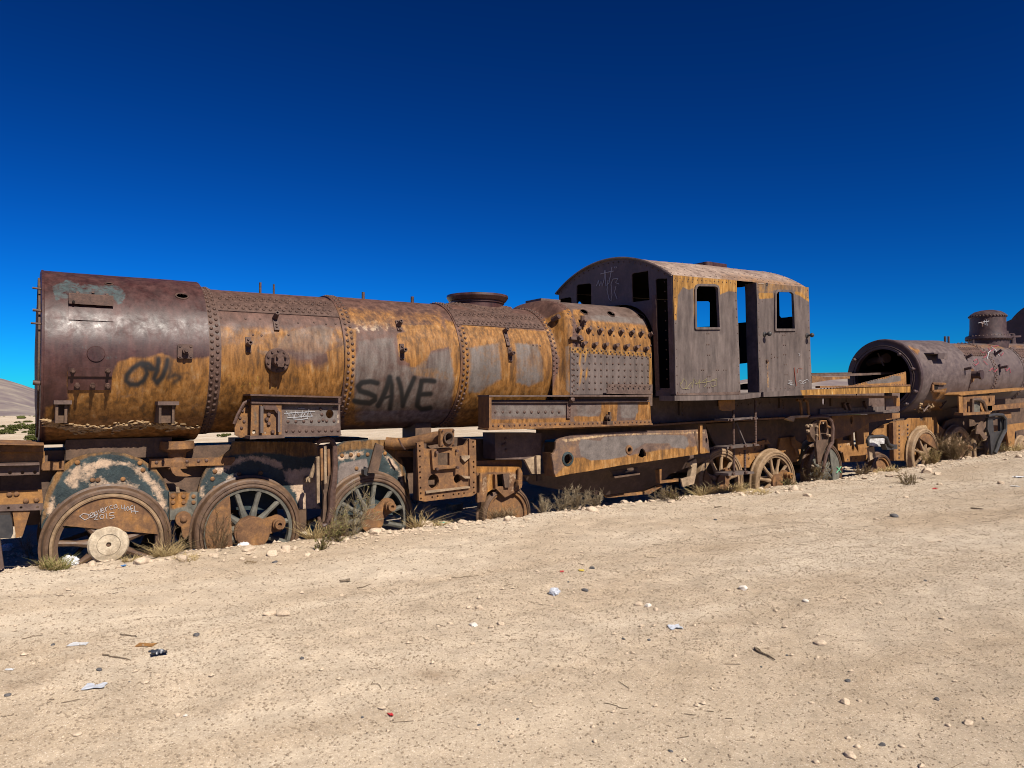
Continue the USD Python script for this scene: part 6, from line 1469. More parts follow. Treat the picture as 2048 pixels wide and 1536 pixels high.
s1 = put("seam_strap", patch(SX[1] + 0.1, SX[2], 0.6, 0.98, RB, 0.014, za=za2), "rust_bolt", ringb[0], smooth=30)
put("rivets", lengthwise(SX[1] + 0.2, SX[2], RB + 0.014, [0.62, 0.7, 0.86, 0.94], 0.1, za=za2, rr=0.022, h=0.02), "rust_bolt", s1, smooth=True, kind="stuff")
s2 = put("seam_strap", patch(SX[3] + 0.1, SX[4], 0.5, 0.9, RB + 0.024, 0.014, za=za2), "rust_bolt", ringb[2], smooth=30)
put("rivets", lengthwise(SX[3] + 0.2, SX[4], RB + 0.038, [0.52, 0.6, 0.76, 0.84], 0.1, za=za2, rr=0.022, h=0.02), "rust_bolt", s2, smooth=True, kind="stuff")
for px, py, i in ((1928, 718, 0), (1925, 739, 0), (1989, 710, 1), (1998, 736, 1)):
    p, n = on_b2(px, py, RB + 0.01)
    put("handrail_bracket", cat([bar(p - ZA * 0.12 + n * 0.02, p + ZA * 0.1 + n * 0.02, 0.06, 0.03, n), cyl(p, p + n * 0.22, 0.035, n=10)]), "rust_second_dark", ringb[i], smooth=30)
p, n = on_b2(1940, 750, RB)
fl = put("feed_flange", lathe([(0, -0.02), (0.2, -0.02), (0.2, 0.03), (0, 0.04)], p, n, 30), "rust_frame", ringb[0], smooth=30)
put("flange_cap", lathe([(0, 0), (0.1, 0.0), (0.09, 0.2), (0.12, 0.2), (0.12, 0.26), (0, 0.26)], p + n * 0.03, n, 9), "rust_second_dark", fl, smooth=30)
for px in (1881, 1888, 1937, 1963):
    d = ray(px, 690); X0 = (CAM + d * (YA / d[1]))[0]
    b = np.array([X0, YA - 0.12, float(za2(X0)) + RB - 0.02])
    put("stud", cyl(b, b + ZA * (0.2 if px < 1900 else 0.12), 0.03, n=8), "rust_second_dark", ringb[0] if px < 1935 else ringb[1], smooth=40)
for s, m_ in (([[(1960, 702), (1964, 706), (1970, 704), (1972, 712), (1966, 716)], [(1976, 696), (1980, 704), (1988, 698)], [(1966, 722), (1974, 730)], [(1978, 742), (1984, 736), (1988, 744), (1994, 738)], [(2008, 732), (2012, 742), (2018, 736), (2020, 746)], [(1994, 704), (2002, 712), (2006, 706)], [(1947, 722), (1953, 718), (1956, 726), (1950, 731), (1946, 727)], [(1975, 690), (1984, 694), (1996, 692)]], "chalk_pink"), ([[(1974, 718), (1976, 706), (1981, 702)], [(1982, 694), (1990, 700), (1998, 712)]], "chalk_white")):
    put("chalk_scrawl", cat([tube([(lambda q: q[0] + q[1] * 0.012)(on_b2(*v, RB + 0.02)) for v in g], 0.008, 5) for g in s]), m_, ringb[1], smooth=False, kind="stuff")
# steam dome
DX2 = 23.0
zb = float(za2(DX2)) + RB
k = put("steam_dome", lathe([(0, 0.97), (0.18, 0.96), (0.33, 0.92), (0.42, 0.86), (0.46, 0.82), (0.46, 0.75), (0.445, 0.74), (0.45, 0.42), (0.47, 0.26), (0.48, 0.22), (0.56, 0.21), (0.57, 0.14), (0.54, 0.11), (0.50, 0.09), (0.49, -0.3), (0, -0.3)], (DX2, YA, zb), ZA, 56), "rust_second_dark", LOCO2, smooth=30)
t = np.linspace(0, 2 * math.pi, 34, endpoint=False)
ring = lambda r, z: np.stack([DX2 + r * np.cos(t), YA + r * np.sin(t), np.full(34, zb + z)], 1)
put("rivets", heads(np.vstack([ring(0.46, 0.785), ring(0.52, 0.212), ring(0.54, 0.12)]), np.vstack([ring(0.455, 0) - [DX2, YA, zb], np.tile([0, 0, 1.0], (34, 1)), np.tile([0, 0, -1.0], (34, 1))]), 0.026, 0.024), "rust_bolt", k, smooth=True, kind="stuff")
put("dome_handle", cat([bx(DX2 - 0.62, DX2 - 0.42, YA - 0.1, YA - 0.06, zb + 0.54, zb + 0.6), bx(DX2 - 0.55, DX2 - 0.5, YA - 0.1, YA - 0.06, zb + 0.46, zb + 0.54)]), "rust_bolt", k)
put("chalk_scrawl", cat([tube([P(*q, YA - 0.46) for q in s], 0.006, 5) for s in ([(1957, 646), (1962, 645), (1966, 647)], [(1969, 640), (1970, 650)], [(1973, 639), (1974, 651)], [(1966, 644), (1978, 642)])]), "chalk_white", k, kind="stuff")
# cab beyond the dome
XC2 = 27.6
rr = [(YA - 1.55, 4.42)] + [(YA + 1.6 * math.sin(a), 3.5 + 1.55 * math.cos(a)) for a in np.linspace(-0.95, 0.95, 24)] + [(YA + 1.55, 4.3), (YA + 1.55, 2.3), (YA - 1.55, 2.3)]
put("cab_front", upright(Polygon(rr).buffer(0), 0.05, X=lambda z: np.full(np.shape(z), XC2)), "rust_second_dark", LOCO2)
put("firebox", bx(26.4, 27.6, YA - 0.95, YA + 0.95, 1.9, float(za2(26.5)) + 0.9), "rust_second", LOCO2)
for j, (x, y_, h) in enumerate(((24.3, YA - 0.1, 0.3), (24.6, YA + 0.2, 0.42), (25.2, YA - 0.15, 0.25))):
    put("safety_valve", cat([cyl((x, y_, float(za2(x)) + RB - 0.05), (x, y_, float(za2(x)) + RB + h), 0.09, 0.06, 10), bar((x - 0.25, y_, float(za2(x)) + RB + h * 0.7), (x + 0.25, y_ - 0.1, float(za2(x)) + RB + h * 0.8), 0.04, 0.05)]), "rust_second_dark", LOCO2, smooth=30)
# running board and girder
YG2 = 9.0
rb2 = put("running_board", plate([(1917, 789), (1923, 785), (2060, 775), (2060, 779), (1923, 791)], YG2, 0.35), "rust_orange", LOCO2)
put("bracket_post", plate([(1917, 790), (1925, 790), (1926, 828), (1919, 829)], YG2 + 0.03, 0.03), "rust_orange", rb2)
gp2 = put("bracket_web", plate([(1927, 793), (1990, 791), (1990, 808), (1984, 812), (1984, 824), (1926, 828)], YG2 + 0.05, 0.03, sub=0.15, holes=[ell(1978.5, 801, 0.04, 0.07, YG2 + 0.05)]), "rust_frame", LOCO2)
put("bracket_arch", tube([P(*q, YG2 - 0.05) for q in ((1944, 826), (1944, 800), (1958, 799), (1966, 804), (1970, 815), (1974, 824), (1978, 826))], 0.05, 6), "rust_dark", gp2, smooth=40)
put("arch_web", plate([(1946, 801), (1960, 801), (1960, 824), (1946, 825)], YG2 + 0.0, 0.03), "rust_grey_green", gp2)
put("bracket_foot", plate([(1926, 826), (1980, 823), (1980, 828), (1926, 831)], YG2 - 0.1, 0.2), "rust_frame", gp2)
put("side_beam", plate([(1975, 812), (2060, 804), (2060, 814), (1976, 822)], YG2 + 0.05, 0.05), "rust_frame", LOCO2)
put("frame_plate", plate([(1985, 795), (2060, 790), (2060, 806), (1985, 812)], 9.6, 0.05), "rust_dark", LOCO2)
# frame below
sh = put("frame_plate", plate([(1793, 842), (1815, 840), (1820, 836), (1840, 836), (1841, 841), (1850, 841), (1851, 835), (1872, 835), (1876, 848), (1886, 858), (1895, 860), (1896, 900), (1880, 920), (1820, 921), (1793, 921)], 9.62, 0.05, sub=0.15), "rust_orange", LOCO2, paint=painter([("grey", 0.6, [(1797, 842), (1814, 842), (1816, 876), (1797, 880)], 4), ("orange", 0.5, [(1820, 838), (1872, 836), (1880, 880), (1820, 880)], 6)]))
put("frame_bolts", heads(np.vstack([row((1798, 852), (1798, 915), 9, 9.62), row((1815, 850), (1815, 915), 9, 9.62)]), NEAR, 0.03, 0.022), "rust_bolt", sh, smooth=True, kind="stuff")
put("frame_plate", plate([(1786, 845), (1793, 843), (1793, 920), (1788, 922)], 9.4, 0.1), "rust_frame", LOCO2)
put("mud_patch", plate([(1828, 862), (1838, 852), (1852, 850), (1856, 858), (1846, 860), (1836, 866)], 9.58, 0.04), "crust", sh)
put("frame_plate", plate([(1884, 858), (1892, 842), (1905, 837), (1930, 836), (1948, 840), (1956, 852), (1958, 880), (1884, 880)], 9.66, 0.05), "rust_dark", LOCO2)
put("frame_plate", plate([(1957, 880), (1960, 860), (1985, 850), (2018, 852), (2022, 905), (1957, 908)], 9.7, 0.05), "rust_frame", LOCO2)
put("frame_plate", plate([(2012, 850), (2060, 844), (2060, 856), (2030, 862), (2029, 895), (2018, 897)], 9.5, 0.05, sub=0.2), "rust_orange", LOCO2)
put("end_casting", plate([(1994, 828), (2000, 823), (2020, 823), (2023, 828), (2023, 836), (2010, 837)], 9.2, 0.1), "rust_frame", LOCO2)
put("frame_stretcher", bx(17.5, 26, 9.85, 10.5, 0.55, 1.5), "rust_dark", LOCO2)
hk = put("brake_hanger", tube([P(*q, 9.1) for q in ((1975, 832), (1990, 829), (2004, 830), (2010, 838), (2010, 860), (2004, 872), (1998, 885), (1994, 898), (1990, 906))], [0.04, 0.045, 0.05, 0.055, 0.055, 0.05, 0.05, 0.045, 0.04], 8), "black_iron", LOCO2, smooth=40)
put("hanger_plate", plate([(1976, 836), (2006, 834), (2008, 862), (1998, 874), (1996, 905), (1983, 908), (1980, 872), (1975, 858)], 9.16, 0.06, holes=[xz([(1986, 838), (2000, 838), (2001, 862), (1988, 864)], 9.16)]), "black_iron", hk)
put("torn_sheet", plate([(1952, 868), (1954, 850), (1965, 842), (1966, 850), (1972, 840), (1974, 850), (1966, 862), (1976, 875), (1968, 880), (1960, 868)], 9.2, 0.03), "rust_dark", LOCO2)
wheel(1852, 909, 0.63, spokes=8, phase=0.5, parent=LOCO2, weight=(0.2, 2.2, "rust_frame"), mat="rust_tan", label="second locomotive's first wheel, clear of the bush")
wheel(1920, 902, 0.63, spokes=12, phase=0.1, parent=LOCO2, mat="rust_tan", crank=(0.3, 0.24, 0.15), label="second locomotive's wheel behind the big dry bush")
wheel(1972, 897, 0.63, spokes=11, phase=0.2, parent=LOCO2, mat="rust_tan", label="second locomotive's wheel partly hidden by the black hanger")
wheel(2052, 904, 0.44, parent=LOCO2, disc=True, mat="rust_tan", label="second locomotive's small wheel at the picture's edge")

# ------------------------------------------------------------------ stones, rubble, litter, plants
islands("pale_stone", [(0.0, (0.46, 0.36, 0.26)), (0.5, (0.6, 0.5, 0.38)), (0.85, (0.68, 0.6, 0.5)), (1.0, (0.55, 0.38, 0.3))])
islands("gravel", [(0.0, (0.26, 0.2, 0.14)), (0.25, (0.35, 0.28, 0.2)), (0.5, (0.42, 0.34, 0.255)), (0.8, (0.5, 0.42, 0.33)), (0.95, (0.6, 0.53, 0.45)), (1.0, (0.16, 0.14, 0.125))], scale=90)
islands("dark_stone", [(0.0, (0.09, 0.085, 0.085)), (0.6, (0.16, 0.14, 0.13)), (1.0, (0.2, 0.15, 0.11))])
plain("white_stone", (0.5, 0.44, 0.37), (0.68, 0.62, 0.55), scale=40)
plain("wood_bit", (0.09, 0.065, 0.045), (0.22, 0.17, 0.12), scale=60)
plain("straw_stick", (0.4, 0.32, 0.2), (0.55, 0.46, 0.3), scale=60)
plain("plastic_grey", (0.35, 0.37, 0.42), (0.6, 0.62, 0.66), scale=30, rough=0.35, spec=0.5)
plain("plastic_white", (0.46, 0.46, 0.47), (0.68, 0.68, 0.68), scale=30, rough=0.4, spec=0.5)
plain("plastic_black", (0.015, 0.018, 0.028), (0.04, 0.045, 0.06), scale=30, rough=0.35, spec=0.5)
plain("plastic_green", (0.03, 0.25, 0.16), (0.12, 0.45, 0.33), scale=30, rough=0.2, spec=0.5)
plain("plastic_red", (0.4, 0.02, 0.03), (0.5, 0.05, 0.05), scale=30, rough=0.4)
plain("plastic_yellow", (0.5, 0.38, 0.03), (0.6, 0.45, 0.08), scale=30, rough=0.4)
plain("plastic_blue", (0.03, 0.12, 0.3), (0.06, 0.2, 0.42), scale=30, rough=0.4)
leafy("dry_straw", (0.42, 0.32, 0.16), (0.64, 0.53, 0.32))
leafy("dry_twig", (0.22, 0.155, 0.09), (0.46, 0.36, 0.22))
leafy("olive_leaf", (0.24, 0.22, 0.085), (0.46, 0.39, 0.17))
leafy("grey_twig", (0.36, 0.29, 0.19), (0.62, 0.53, 0.38))
leafy("far_shrub", (0.10, 0.11, 0.035), (0.24, 0.21, 0.08))

ICO = trimesh.creation.icosphere(1, 1.0)
ICO2 = trimesh.creation.icosphere(2, 1.0)
def stone(size, seed, flat=0.6, fine=False):
    r = np.random.default_rng(seed)
    m = (ICO2 if fine else ICO).copy()
    v = m.vertices
    for _ in range(6):                                                  # knock flat faces off
        n = r.normal(size=3); n /= np.linalg.norm(n)
        d = r.uniform(0.55, 0.9)
        h = v @ n
        v = v - np.maximum(h - d, 0)[:, None] * n * 0.9
    v = v * (1 + 0.28 * (meshkit.noise(v * 1.7 + seed * 3.1) - 0.5))[:, None]
    v = v * np.array([r.uniform(0.8, 1.35), r.uniform(0.75, 1.1), flat * r.uniform(0.8, 1.2)]) * size
    a = r.uniform(0, 6.28)
    c, s = math.cos(a), math.sin(a)
    v = v @ np.array([[c, s, 0], [-s, c, 0], [0, 0, 1]])
    return trimesh.Trimesh(v, m.faces, process=False)

def px_size(p, px):
    """Metres that px pixels span at p."""
    return px / FOC * float((p - CAM) @ F_)

def at_foot(px, py, ymax=9.22):
    """The ground at a pixel, kept in front of the wheels."""
    p = on_ground(px, py)
    if ymax < p[1] < 11.5 and px > 85:
        q = P(px, py, ymax); q[2] = float(zg(q[0], q[1])); return q
    return p

def set_stone(px, py, wpx, mat, label, seed, group=None, flat=0.6, name="stone", cat_="stone", lift=0.25, fine=True):
    p = at_foot(px, py)
    s = px_size(p, wpx) / 2.1
    m = stone(s, seed, flat, fine)
    loc = p + ZA * s * flat * lift
    m.apply_translation(loc)
    return put(name, m, mat, smooth=False, label=label, category=cat_, group=group)

# single stones that stand out
NAMED = [
    (567, 1231, 27, "pale_stone", "pale angular stone with a brown broken side on the open sand at left", 1), (540, 1230, 24, "pale_stone", "flatter pale stone just left of the brown sided stone", 2),
    (1109, 1188, 26, "plastic_grey", None, 3),
    (948, 1251, 17, "white_stone", "clean white stone alone on the sand below the small carrying wheel", 4), (1640, 1288, 24, "pale_stone", "light blocky stone casting a dark shadow in the right foreground", 5),
    (958, 1217, 17, "pale_stone", "knobbly pale stone, right one of a pair below the cylinder plate", 6), (937, 1216, 13, "pale_stone", "knobbly pale stone, left one of a pair below the cylinder plate", 7),
    (1764, 1491, 13, "dark_stone", "dark round stone near the bottom right corner", 8), (1700, 1513, 22, "pale_stone", "lumpy sandy stone near the bottom edge, left of the dark round stone", 9), (1690, 1406, 24, "pale_stone", "long sandy stone with a shadow on its left, right foreground", 10),
    (1788, 1034, 17, "dark_stone", "black stone on the sand below the second locomotive's dark hanger", 11), (604, 1318, 11, "dark_stone", "small blue grey stone in the left foreground", 12), (155, 1470, 17, "pale_stone", "flat pale stone near the bottom left", 13),
    (1276, 1210, 16, "pale_stone", "left pale stone of three in a bent row right of the plastic lump", 14), (1296, 1213, 15, "white_stone", "middle whitish stone of three in a bent row right of the plastic lump", 15), (1312, 1220, 12, "pale_stone", "right small stone of three in a bent row right of the plastic lump", 16),
    (1284, 1253, 11, "pale_stone", "small pale stone below the bent row of three", 17), (1486, 1178, 17, "white_stone", "low whitish stone on the bare sand right of centre", 18), (1612, 1203, 13, "white_stone", "low whitish stone above and left of the blocky stone", 19), (1004, 1447, 12, "pale_stone", "small pitted stone near the bottom centre", 20),
    (1190, 1484, 12, "pale_stone", "small sandy stone with a dark left side near the bottom", 21), (1341, 1503, 10, "dark_stone", "small grey stone near the bottom, right of centre", 22), (1874, 1400, 12, "dark_stone", "small slate coloured stone in the right foreground", 23), (1937, 1448, 22, "pale_stone", "rough sandy lump in the lower right corner", 24),
    (101, 1378, 13, "pale_stone", "rounded pale stone beside the brown stain at left", 25), (15, 1392, 14, "dark_stone", "brown stone at the left edge below the stain", 26), (393, 1272, 15, "dark_stone", "flat grey stone beside orange litter at left", 27), (1170, 1182, 14, "dark_stone", "brown grey stone right of the plastic lump", 28),
    (1632, 1526, 16, "pale_stone", "sandy stone touching the bottom edge", 29), (356, 1431, 13, "pale_stone", "pale pebble pair's left stone, left foreground", 30), (371, 1432, 10, "white_stone", "pale pebble pair's right stone, left foreground", 31), (1247, 1279, 9, "dark_stone", "small brown stone with a shadow, centre right", 32), (1298, 1281, 9, "dark_stone", "small dark stone right of the small brown one, centre right", 33),
]
for px, py, w, mt, lb, sd in NAMED:
    if lb:
        set_stone(px, py, w, mt, lb, sd * 17 + 3, lift=0.45)

# rubble in front of the wheels: the larger stones one by one, named by their order from the left
ORD = ["first", "second", "third", "fourth", "fifth", "sixth", "seventh", "eighth", "ninth", "tenth", "eleventh", "twelfth", "thirteenth", "fourteenth", "fifteenth", "sixteenth"]
rng = np.random.default_rng(77)
spans = [((95, 1134), (340, 1116), 14, "along the foot of the leftmost wheel"), ((345, 1116), (600, 1104), 16, "below the second wheel"), ((600, 1104), (840, 1052), 12, "under the third wheel and its bush"),
         ((840, 1042), (1070, 1036), 14, "beside the small carrying wheel"), ((1100, 1022), (1330, 992), 13, "below the tapering tank side"), ((1330, 992), (1620, 974), 16, "along the rear engine's wheels"),
         ((1620, 962), (1830, 932), 13, "where the two locomotives meet"), ((1830, 930), (2048, 908), 13, "in front of the second locomotive")]
k = 0
for (a, b, n_, where) in spans:
    for j in range(n_):
        t = (j + rng.uniform(0.1, 0.9)) / n_
        px, py = a[0] + (b[0] - a[0]) * t, a[1] + (b[1] - a[1]) * t + rng.normal(0, 9) + rng.uniform(-3, 8)
        w = float(np.clip(rng.lognormal(2.6, 0.5), 7, 36)) * (1.0 if px < 1100 else 0.75)
        size = "large" if w > 22 else "middling" if w > 14 else "small"
        set_stone(px, py, w, "pale_stone", f"{size} pale stone, {ORD[j]} from left in the rubble {where}", 1000 + k, flat=rng.uniform(0.35, 0.8), lift=rng.uniform(0.0, 0.4))
        k += 1
# stones strewn over the open sand, each named by the mark it lies nearest to
LAND = [(567, 1231, "brown sided stone"), (157, 1289, "white card scrap"), (318, 1311, "black curled strip"), (190, 1374, "grey torn plastic sheet"), (292, 1291, "orange card scrap"), (393, 1272, "flat grey stone"), (604, 1318, "small blue grey stone"), (60, 1360, "brown stain"), (155, 1470, "flat pale stone at bottom left"),
        (690, 1163, "bark flake"), (948, 1217, "knobbly pair of stones"), (1109, 1188, "grey plastic lump"), (1296, 1213, "bent row of three stones"), (1350, 1256, "plastic cup lid"), (1143, 1143, "red and yellow scraps"), (948, 1251, "clean white stone"), (1486, 1178, "low whitish stone"), (1640, 1288, "blocky light stone"), (1528, 1311, "dark forked stick"),
        (1788, 1034, "black stone"), (1815, 970, "low dry plant"), (1690, 1406, "long sandy stone"), (1764, 1491, "dark round stone"), (1937, 1448, "rough lump in the corner"), (1004, 1447, "small pitted stone"), (781, 1430, "tiny red scrap"), (500, 1126, "flattened weed"), (1857, 1117, "short pale straw"), (2035, 960, "paper scraps at the edge"), (1436, 1015, "dark twig by the rear wheels")]
seen_labels = set()
for (lx, ly, nm) in LAND:
    for way, dx, dy in (("left of", -1, 0.1), ("right of", 1, -0.1), ("above", 0.15, -1), ("below", -0.1, 1)):
        if rng.random() < 0.22:
            continue
        px, py = lx + dx * rng.uniform(26, 70), ly + dy * rng.uniform(18, 46) + rng.normal(0, 3)
        lo = np.interp(px, [0, 400, 800, 1050, 1600, 2048], [1165, 1130, 1075, 1060, 1000, 935])
        if not (4 < px < 2044 and lo < py < 1530):
            continue
        w = float(np.clip(rng.lognormal(2.05, 0.35), 5, 15))
        dark = rng.random() < 0.2
        set_stone(px, py, w, "dark_stone" if dark else "pale_stone", f"small {'dark' if dark else 'pale'} stone on the sand just {way} the {nm}", 3000 + k, lift=0.35, fine=w > 9)
        k += 1

# gravel: uncountable
def scatter(n, region, smin, smax, seed, dens=None, lift=0.2):
    r = np.random.default_rng(seed)
    x = r.uniform(region[0], region[1], n); y = r.uniform(region[2], region[3], n)
    if dens is not None:
        keep = r.random(n) < dens(x, y); x, y = x[keep], y[keep]
    n = len(x)
    base = np.array([[1, 0, 0], [0.25, 0.95, 0.1], [-0.85, 0.5, 0], [-0.7, -0.7, 0.05], [0.45, -0.9, 0], [0.15, 0.1, 0.85], [0, 0, -0.8]])
    tri = np.array([[0, 1, 5], [1, 2, 5], [2, 3, 5], [3, 4, 5], [4, 0, 5], [1, 0, 6], [2, 1, 6], [3, 2, 6], [4, 3, 6], [0, 4, 6]])
    s = smin * (smax / smin) ** (r.random(n) ** 2.2)
    V = base[None] * (1 + 0.45 * (r.random((n, 7, 1)) - 0.5)) * s[:, None, None] * np.stack([r.uniform(0.8, 1.3, n), r.uniform(0.7, 1.0, n), r.uniform(0.5, 0.95, n)], 1)[:, None]
    a = r.uniform(0, 6.28, n); c, sn = np.cos(a), np.sin(a)
    V = np.stack([V[..., 0] * c[:, None] - V[..., 1] * sn[:, None], V[..., 0] * sn[:, None] + V[..., 1] * c[:, None], V[..., 2]], -1)
    V = V + np.stack([x, y, zg(x, y) + s * lift], 1)[:, None]
    F = (tri[None] + (np.arange(n) * 7)[:, None, None]).reshape(-1, 3)
    return trimesh.Trimesh(V.reshape(-1, 3), F, process=False)
def seen(x, y):
    px, py = proj(np.stack([x, y, 0 * x], 1))
    return ((px > -60) & (px < 2110) & (py < 1600)).astype(float)
g1 = scatter(95000, (-0.6, 9, 1.4, 6.5), 0.0022, 0.009, 11, seen)
g2 = scatter(60000, (-0.6, 24, 3.5, 9.4), 0.004, 0.013, 12, seen)
def clumps(x, y):
    p = np.stack([x, y, 0 * x], -1)
    return seen(x, y) * np.clip((meshkit.fbm(p * 0.9, 3, 61) - 0.36) * 4, 0.12, 1)
g5 = scatter(5200, (-0.6, 24, 1.5, 9.0), 0.006, 0.026, 15, clumps, lift=0.3)
put("pebbles", g5, "pale_stone", kind="stuff", label="pale pebbles scattered over the sand")
def twiglets(n, seed):
    r = np.random.default_rng(seed)
    x, y = r.uniform(-0.5, 22, n), r.uniform(1.6, 9.0, n)
    k_ = clumps(x, y) > r.random(n); x, y = x[k_], y[k_]
    ms = []
    for i_ in range(len(x)):
        a, L_ = r.uniform(0, 6.28), r.uniform(0.03, 0.12)
        ms.append(cyl((x[i_], y[i_], float(zg(x[i_], y[i_])) + 0.004), (x[i_] + L_ * math.cos(a), y[i_] + L_ * math.sin(a), float(zg(x[i_] + L_ * math.cos(a), y[i_] + L_ * math.sin(a))) + 0.006), 0.0022, n=4))
    return cat(ms)
put("twig_bits", twiglets(380, 16), "wood_bit", kind="stuff", label="bits of broken twig and straw scattered over the sand")
put("gravel", cat([g1, g2]), "gravel", kind="stuff", label="fine gravel and grit covering the sand")
g3 = scatter(26000, (-1.5, 26, 8.0, 9.5), 0.005, 0.04, 13, lambda x, y: seen(x, y) * np.exp(-((y - 9.0) / 0.33) ** 2) * np.clip((meshkit.fbm(np.stack([x, y, 0 * x], -1) * 1.6, 3, 71) - 0.3) * 3.5, 0.1, 1))
g4 = scatter(2600, (-1.5, 20, 9.5, 11.6), 0.015, 0.06, 14)
put("rubble_grit", cat([g3, g4]), "pale_stone", kind="stuff", label="pale broken grit heaped along the foot of the engines")

# litter
def flake(px, py, wpx, hpx, mat, label, cat_, seed, curl=0.25, rot=0.0, name="litter", th=0.002):
    r = np.random.default_rng(seed)
    p = on_ground(px, py)
    w, h = px_size(p, wpx), px_size(p, hpx) * 2.2
    nx_, ny_ = 9, 7
    u, v = np.meshgrid(np.linspace(-0.5, 0.5, nx_), np.linspace(-0.5, 0.5, ny_), indexing="ij")
    d = np.stack([u * (1 + 0.3 * (meshkit.noise(np.stack([v * 3, u * 0, u * 0 + seed], -1)) - 0.5)), v * (1 + 0.5 * (meshkit.noise(np.stack([u * 3, u * 0 + seed, u * 0], -1)) - 0.5))], -1)
    z = curl * min(w, h) * (meshkit.fbm(np.stack([u * 3.0, v * 3.0, u * 0 + seed], -1), 3) - 0.25) + 0.004
    e1 = R_ * math.cos(rot) + F0 * math.sin(rot); e2 = -R_ * math.sin(rot) + F0 * math.cos(rot)
    V = p + d[..., :1] * w * e1 + d[..., 1:] * h * e2 + z[..., None] * ZA
    i = np.arange(nx_ * ny_).reshape(nx_, ny_)
    q = np.stack([i[:-1, :-1], i[1:, :-1], i[1:, 1:], i[:-1, 1:]], -1).reshape(-1, 4)
    f = np.vstack([q[:, [0, 1, 2]], q[:, [0, 2, 3]]])
    top = V.reshape(-1, 3)
    m = trimesh.Trimesh(np.vstack([top, top - ZA * th]), np.vstack([f, f[:, ::-1] + len(top)]), process=False)
    return put(name, m, mat, label=label, category=cat_, smooth=40)
def crumple(px, py, wpx, mat, label, cat_, seed, flat=0.8, name="litter"):
    p = at_foot(px, py, 9.3); s = px_size(p, wpx) / 2
    m = trimesh.creation.icosphere(3, 1.0)
    n_ = meshkit.fbm(m.vertices * 2.4 + seed * 5.3, 4, seed)
    m.vertices = m.vertices * (0.65 + 0.75 * np.abs(n_ - 0.5) * 2)[:, None] * [s, s, s * flat]
    m.apply_translation(p + ZA * s * flat * 0.55)
    return put(name, m, mat, label=label, category=cat_, smooth=25)
crumple(1109, 1189, 25, "plastic_grey", "crumpled grey plastic lump on the open sand, centre right", "litter", 2, name="plastic_lump")
crumple(140, 1103, 40, "plastic_white", "crumpled white plastic bag inside the leftmost wheel", "plastic bag", 4, name="plastic_bag")
crumple(487, 1087, 30, "plastic_white", "torn white plastic bag at the foot of the second wheel", "plastic bag", 5, 0.6, name="plastic_bag")
crumple(385, 1099, 26, "plastic_black", "crumpled black plastic bag between the two leftmost wheels", "plastic bag", 6, 0.5, name="plastic_bag")
crumple(887, 1021, 22, "plastic_green", "crushed green plastic bottle under the cylinder plate", "bottle", 7, 0.6, name="crushed_bottle")
crumple(12, 1100, 30, "plastic_white", "white paper scrap beside the dark block at the left edge", "litter", 8, 0.6, name="paper_scrap")
flake(157, 1289, 36, 9, "plastic_white", "white card scrap with torn edges in the left foreground", "litter", 21, 0.1, 0.1, name="paper_scrap")
flake(318, 1311, 26, 10, "plastic_black", "black curled strip like a feather in the left foreground", "litter", 22, 0.9, 0.5, name="rubber_strip")
flake(190, 1374, 40, 12, "plastic_grey", "grey torn plastic sheet flat on the sand at lower left", "litter", 23, 0.2, 0.2, name="plastic_sheet")
flake(292, 1291, 34, 9, "rust_orange", "faded orange card scrap beside the flat grey stone", "litter", 24, 0.15, 0.0, name="card_scrap")
flake(2038, 955, 18, 7, "plastic_white", "white paper scrap at the right edge of the sand", "litter", 25, 0.4, 0.0, name="paper_scrap")
flake(2030, 973, 16, 4, "plastic_white", "thin white scrap just below the paper at the right edge", "litter", 26, 0.3, 0.0, name="paper_scrap")
flake(690, 1163, 22, 8, "wood_bit", "brown flake of bark on the sand below the third wheel", "bark", 27, 0.3, 0.3, name="bark_flake")
flake(1350, 1256, 26, 12, "plastic_grey", "dull plastic cup lid half buried, right of centre", "litter", 28, 0.3, 0.1, name="cup_lid")
flake(19, 1340, 14, 4, "plastic_white", "white strip of paper near the left edge", "litter", 29, 0.3, 0.1, name="paper_scrap")
flake(1124, 1144, 8, 6, "plastic_red", "small red bottle cap on the sand, centre right", "litter", 30, 0.4, name="bottle_cap")
flake(1163, 1142, 10, 5, "plastic_yellow", "small yellow scrap on the sand right of the red cap", "litter", 31, 0.4, name="plastic_scrap")
flake(246, 1133, 9, 6, "plastic_blue", "small blue scrap in the rubble below the leftmost wheel", "litter", 32, 0.4, name="plastic_scrap")
flake(781, 1430, 8, 8, "plastic_red", "tiny red scrap on the sand near the bottom centre", "litter", 33, 0.4, 0.6, name="plastic_scrap")
flake(1870, 978, 9, 4, "plastic_red", "tiny red scrap below the low dry plant at right", "litter", 34, 0.4, name="plastic_scrap")
def stick(p0, p1, r, mat, label, name="stick", bend=0.02):
    a, b = on_ground(*p0), on_ground(*p1)
    n_ = 7
    t = np.linspace(0, 1, n_)[:, None]
    pts = a + (b - a) * t
    L_ = np.linalg.norm(b - a)
    rr = np.random.default_rng(int(p0[0] * 7 + p0[1]))
    pts = pts + rr.normal(0, bend * L_, (n_, 3)) * [1, 1, 0.2]
    pts[:, 2] = zg(pts[:, 0], pts[:, 1]) + r * 1.1
    return put(name, tube(pts, np.linspace(r, r * 0.5, n_), 6), mat, label=label, category="stick", smooth=40)
stick((1506, 1299), (1550, 1323), 0.009, "wood_bit", "dark forked stick on the sand in the right foreground")
stick((1514, 1297), (1549, 1320), 0.005, "straw_stick", "thin pale stick lying along the dark forked stick")
stick((205, 1311), (262, 1322), 0.006, "wood_bit", "bent brown twig left of the black strip")
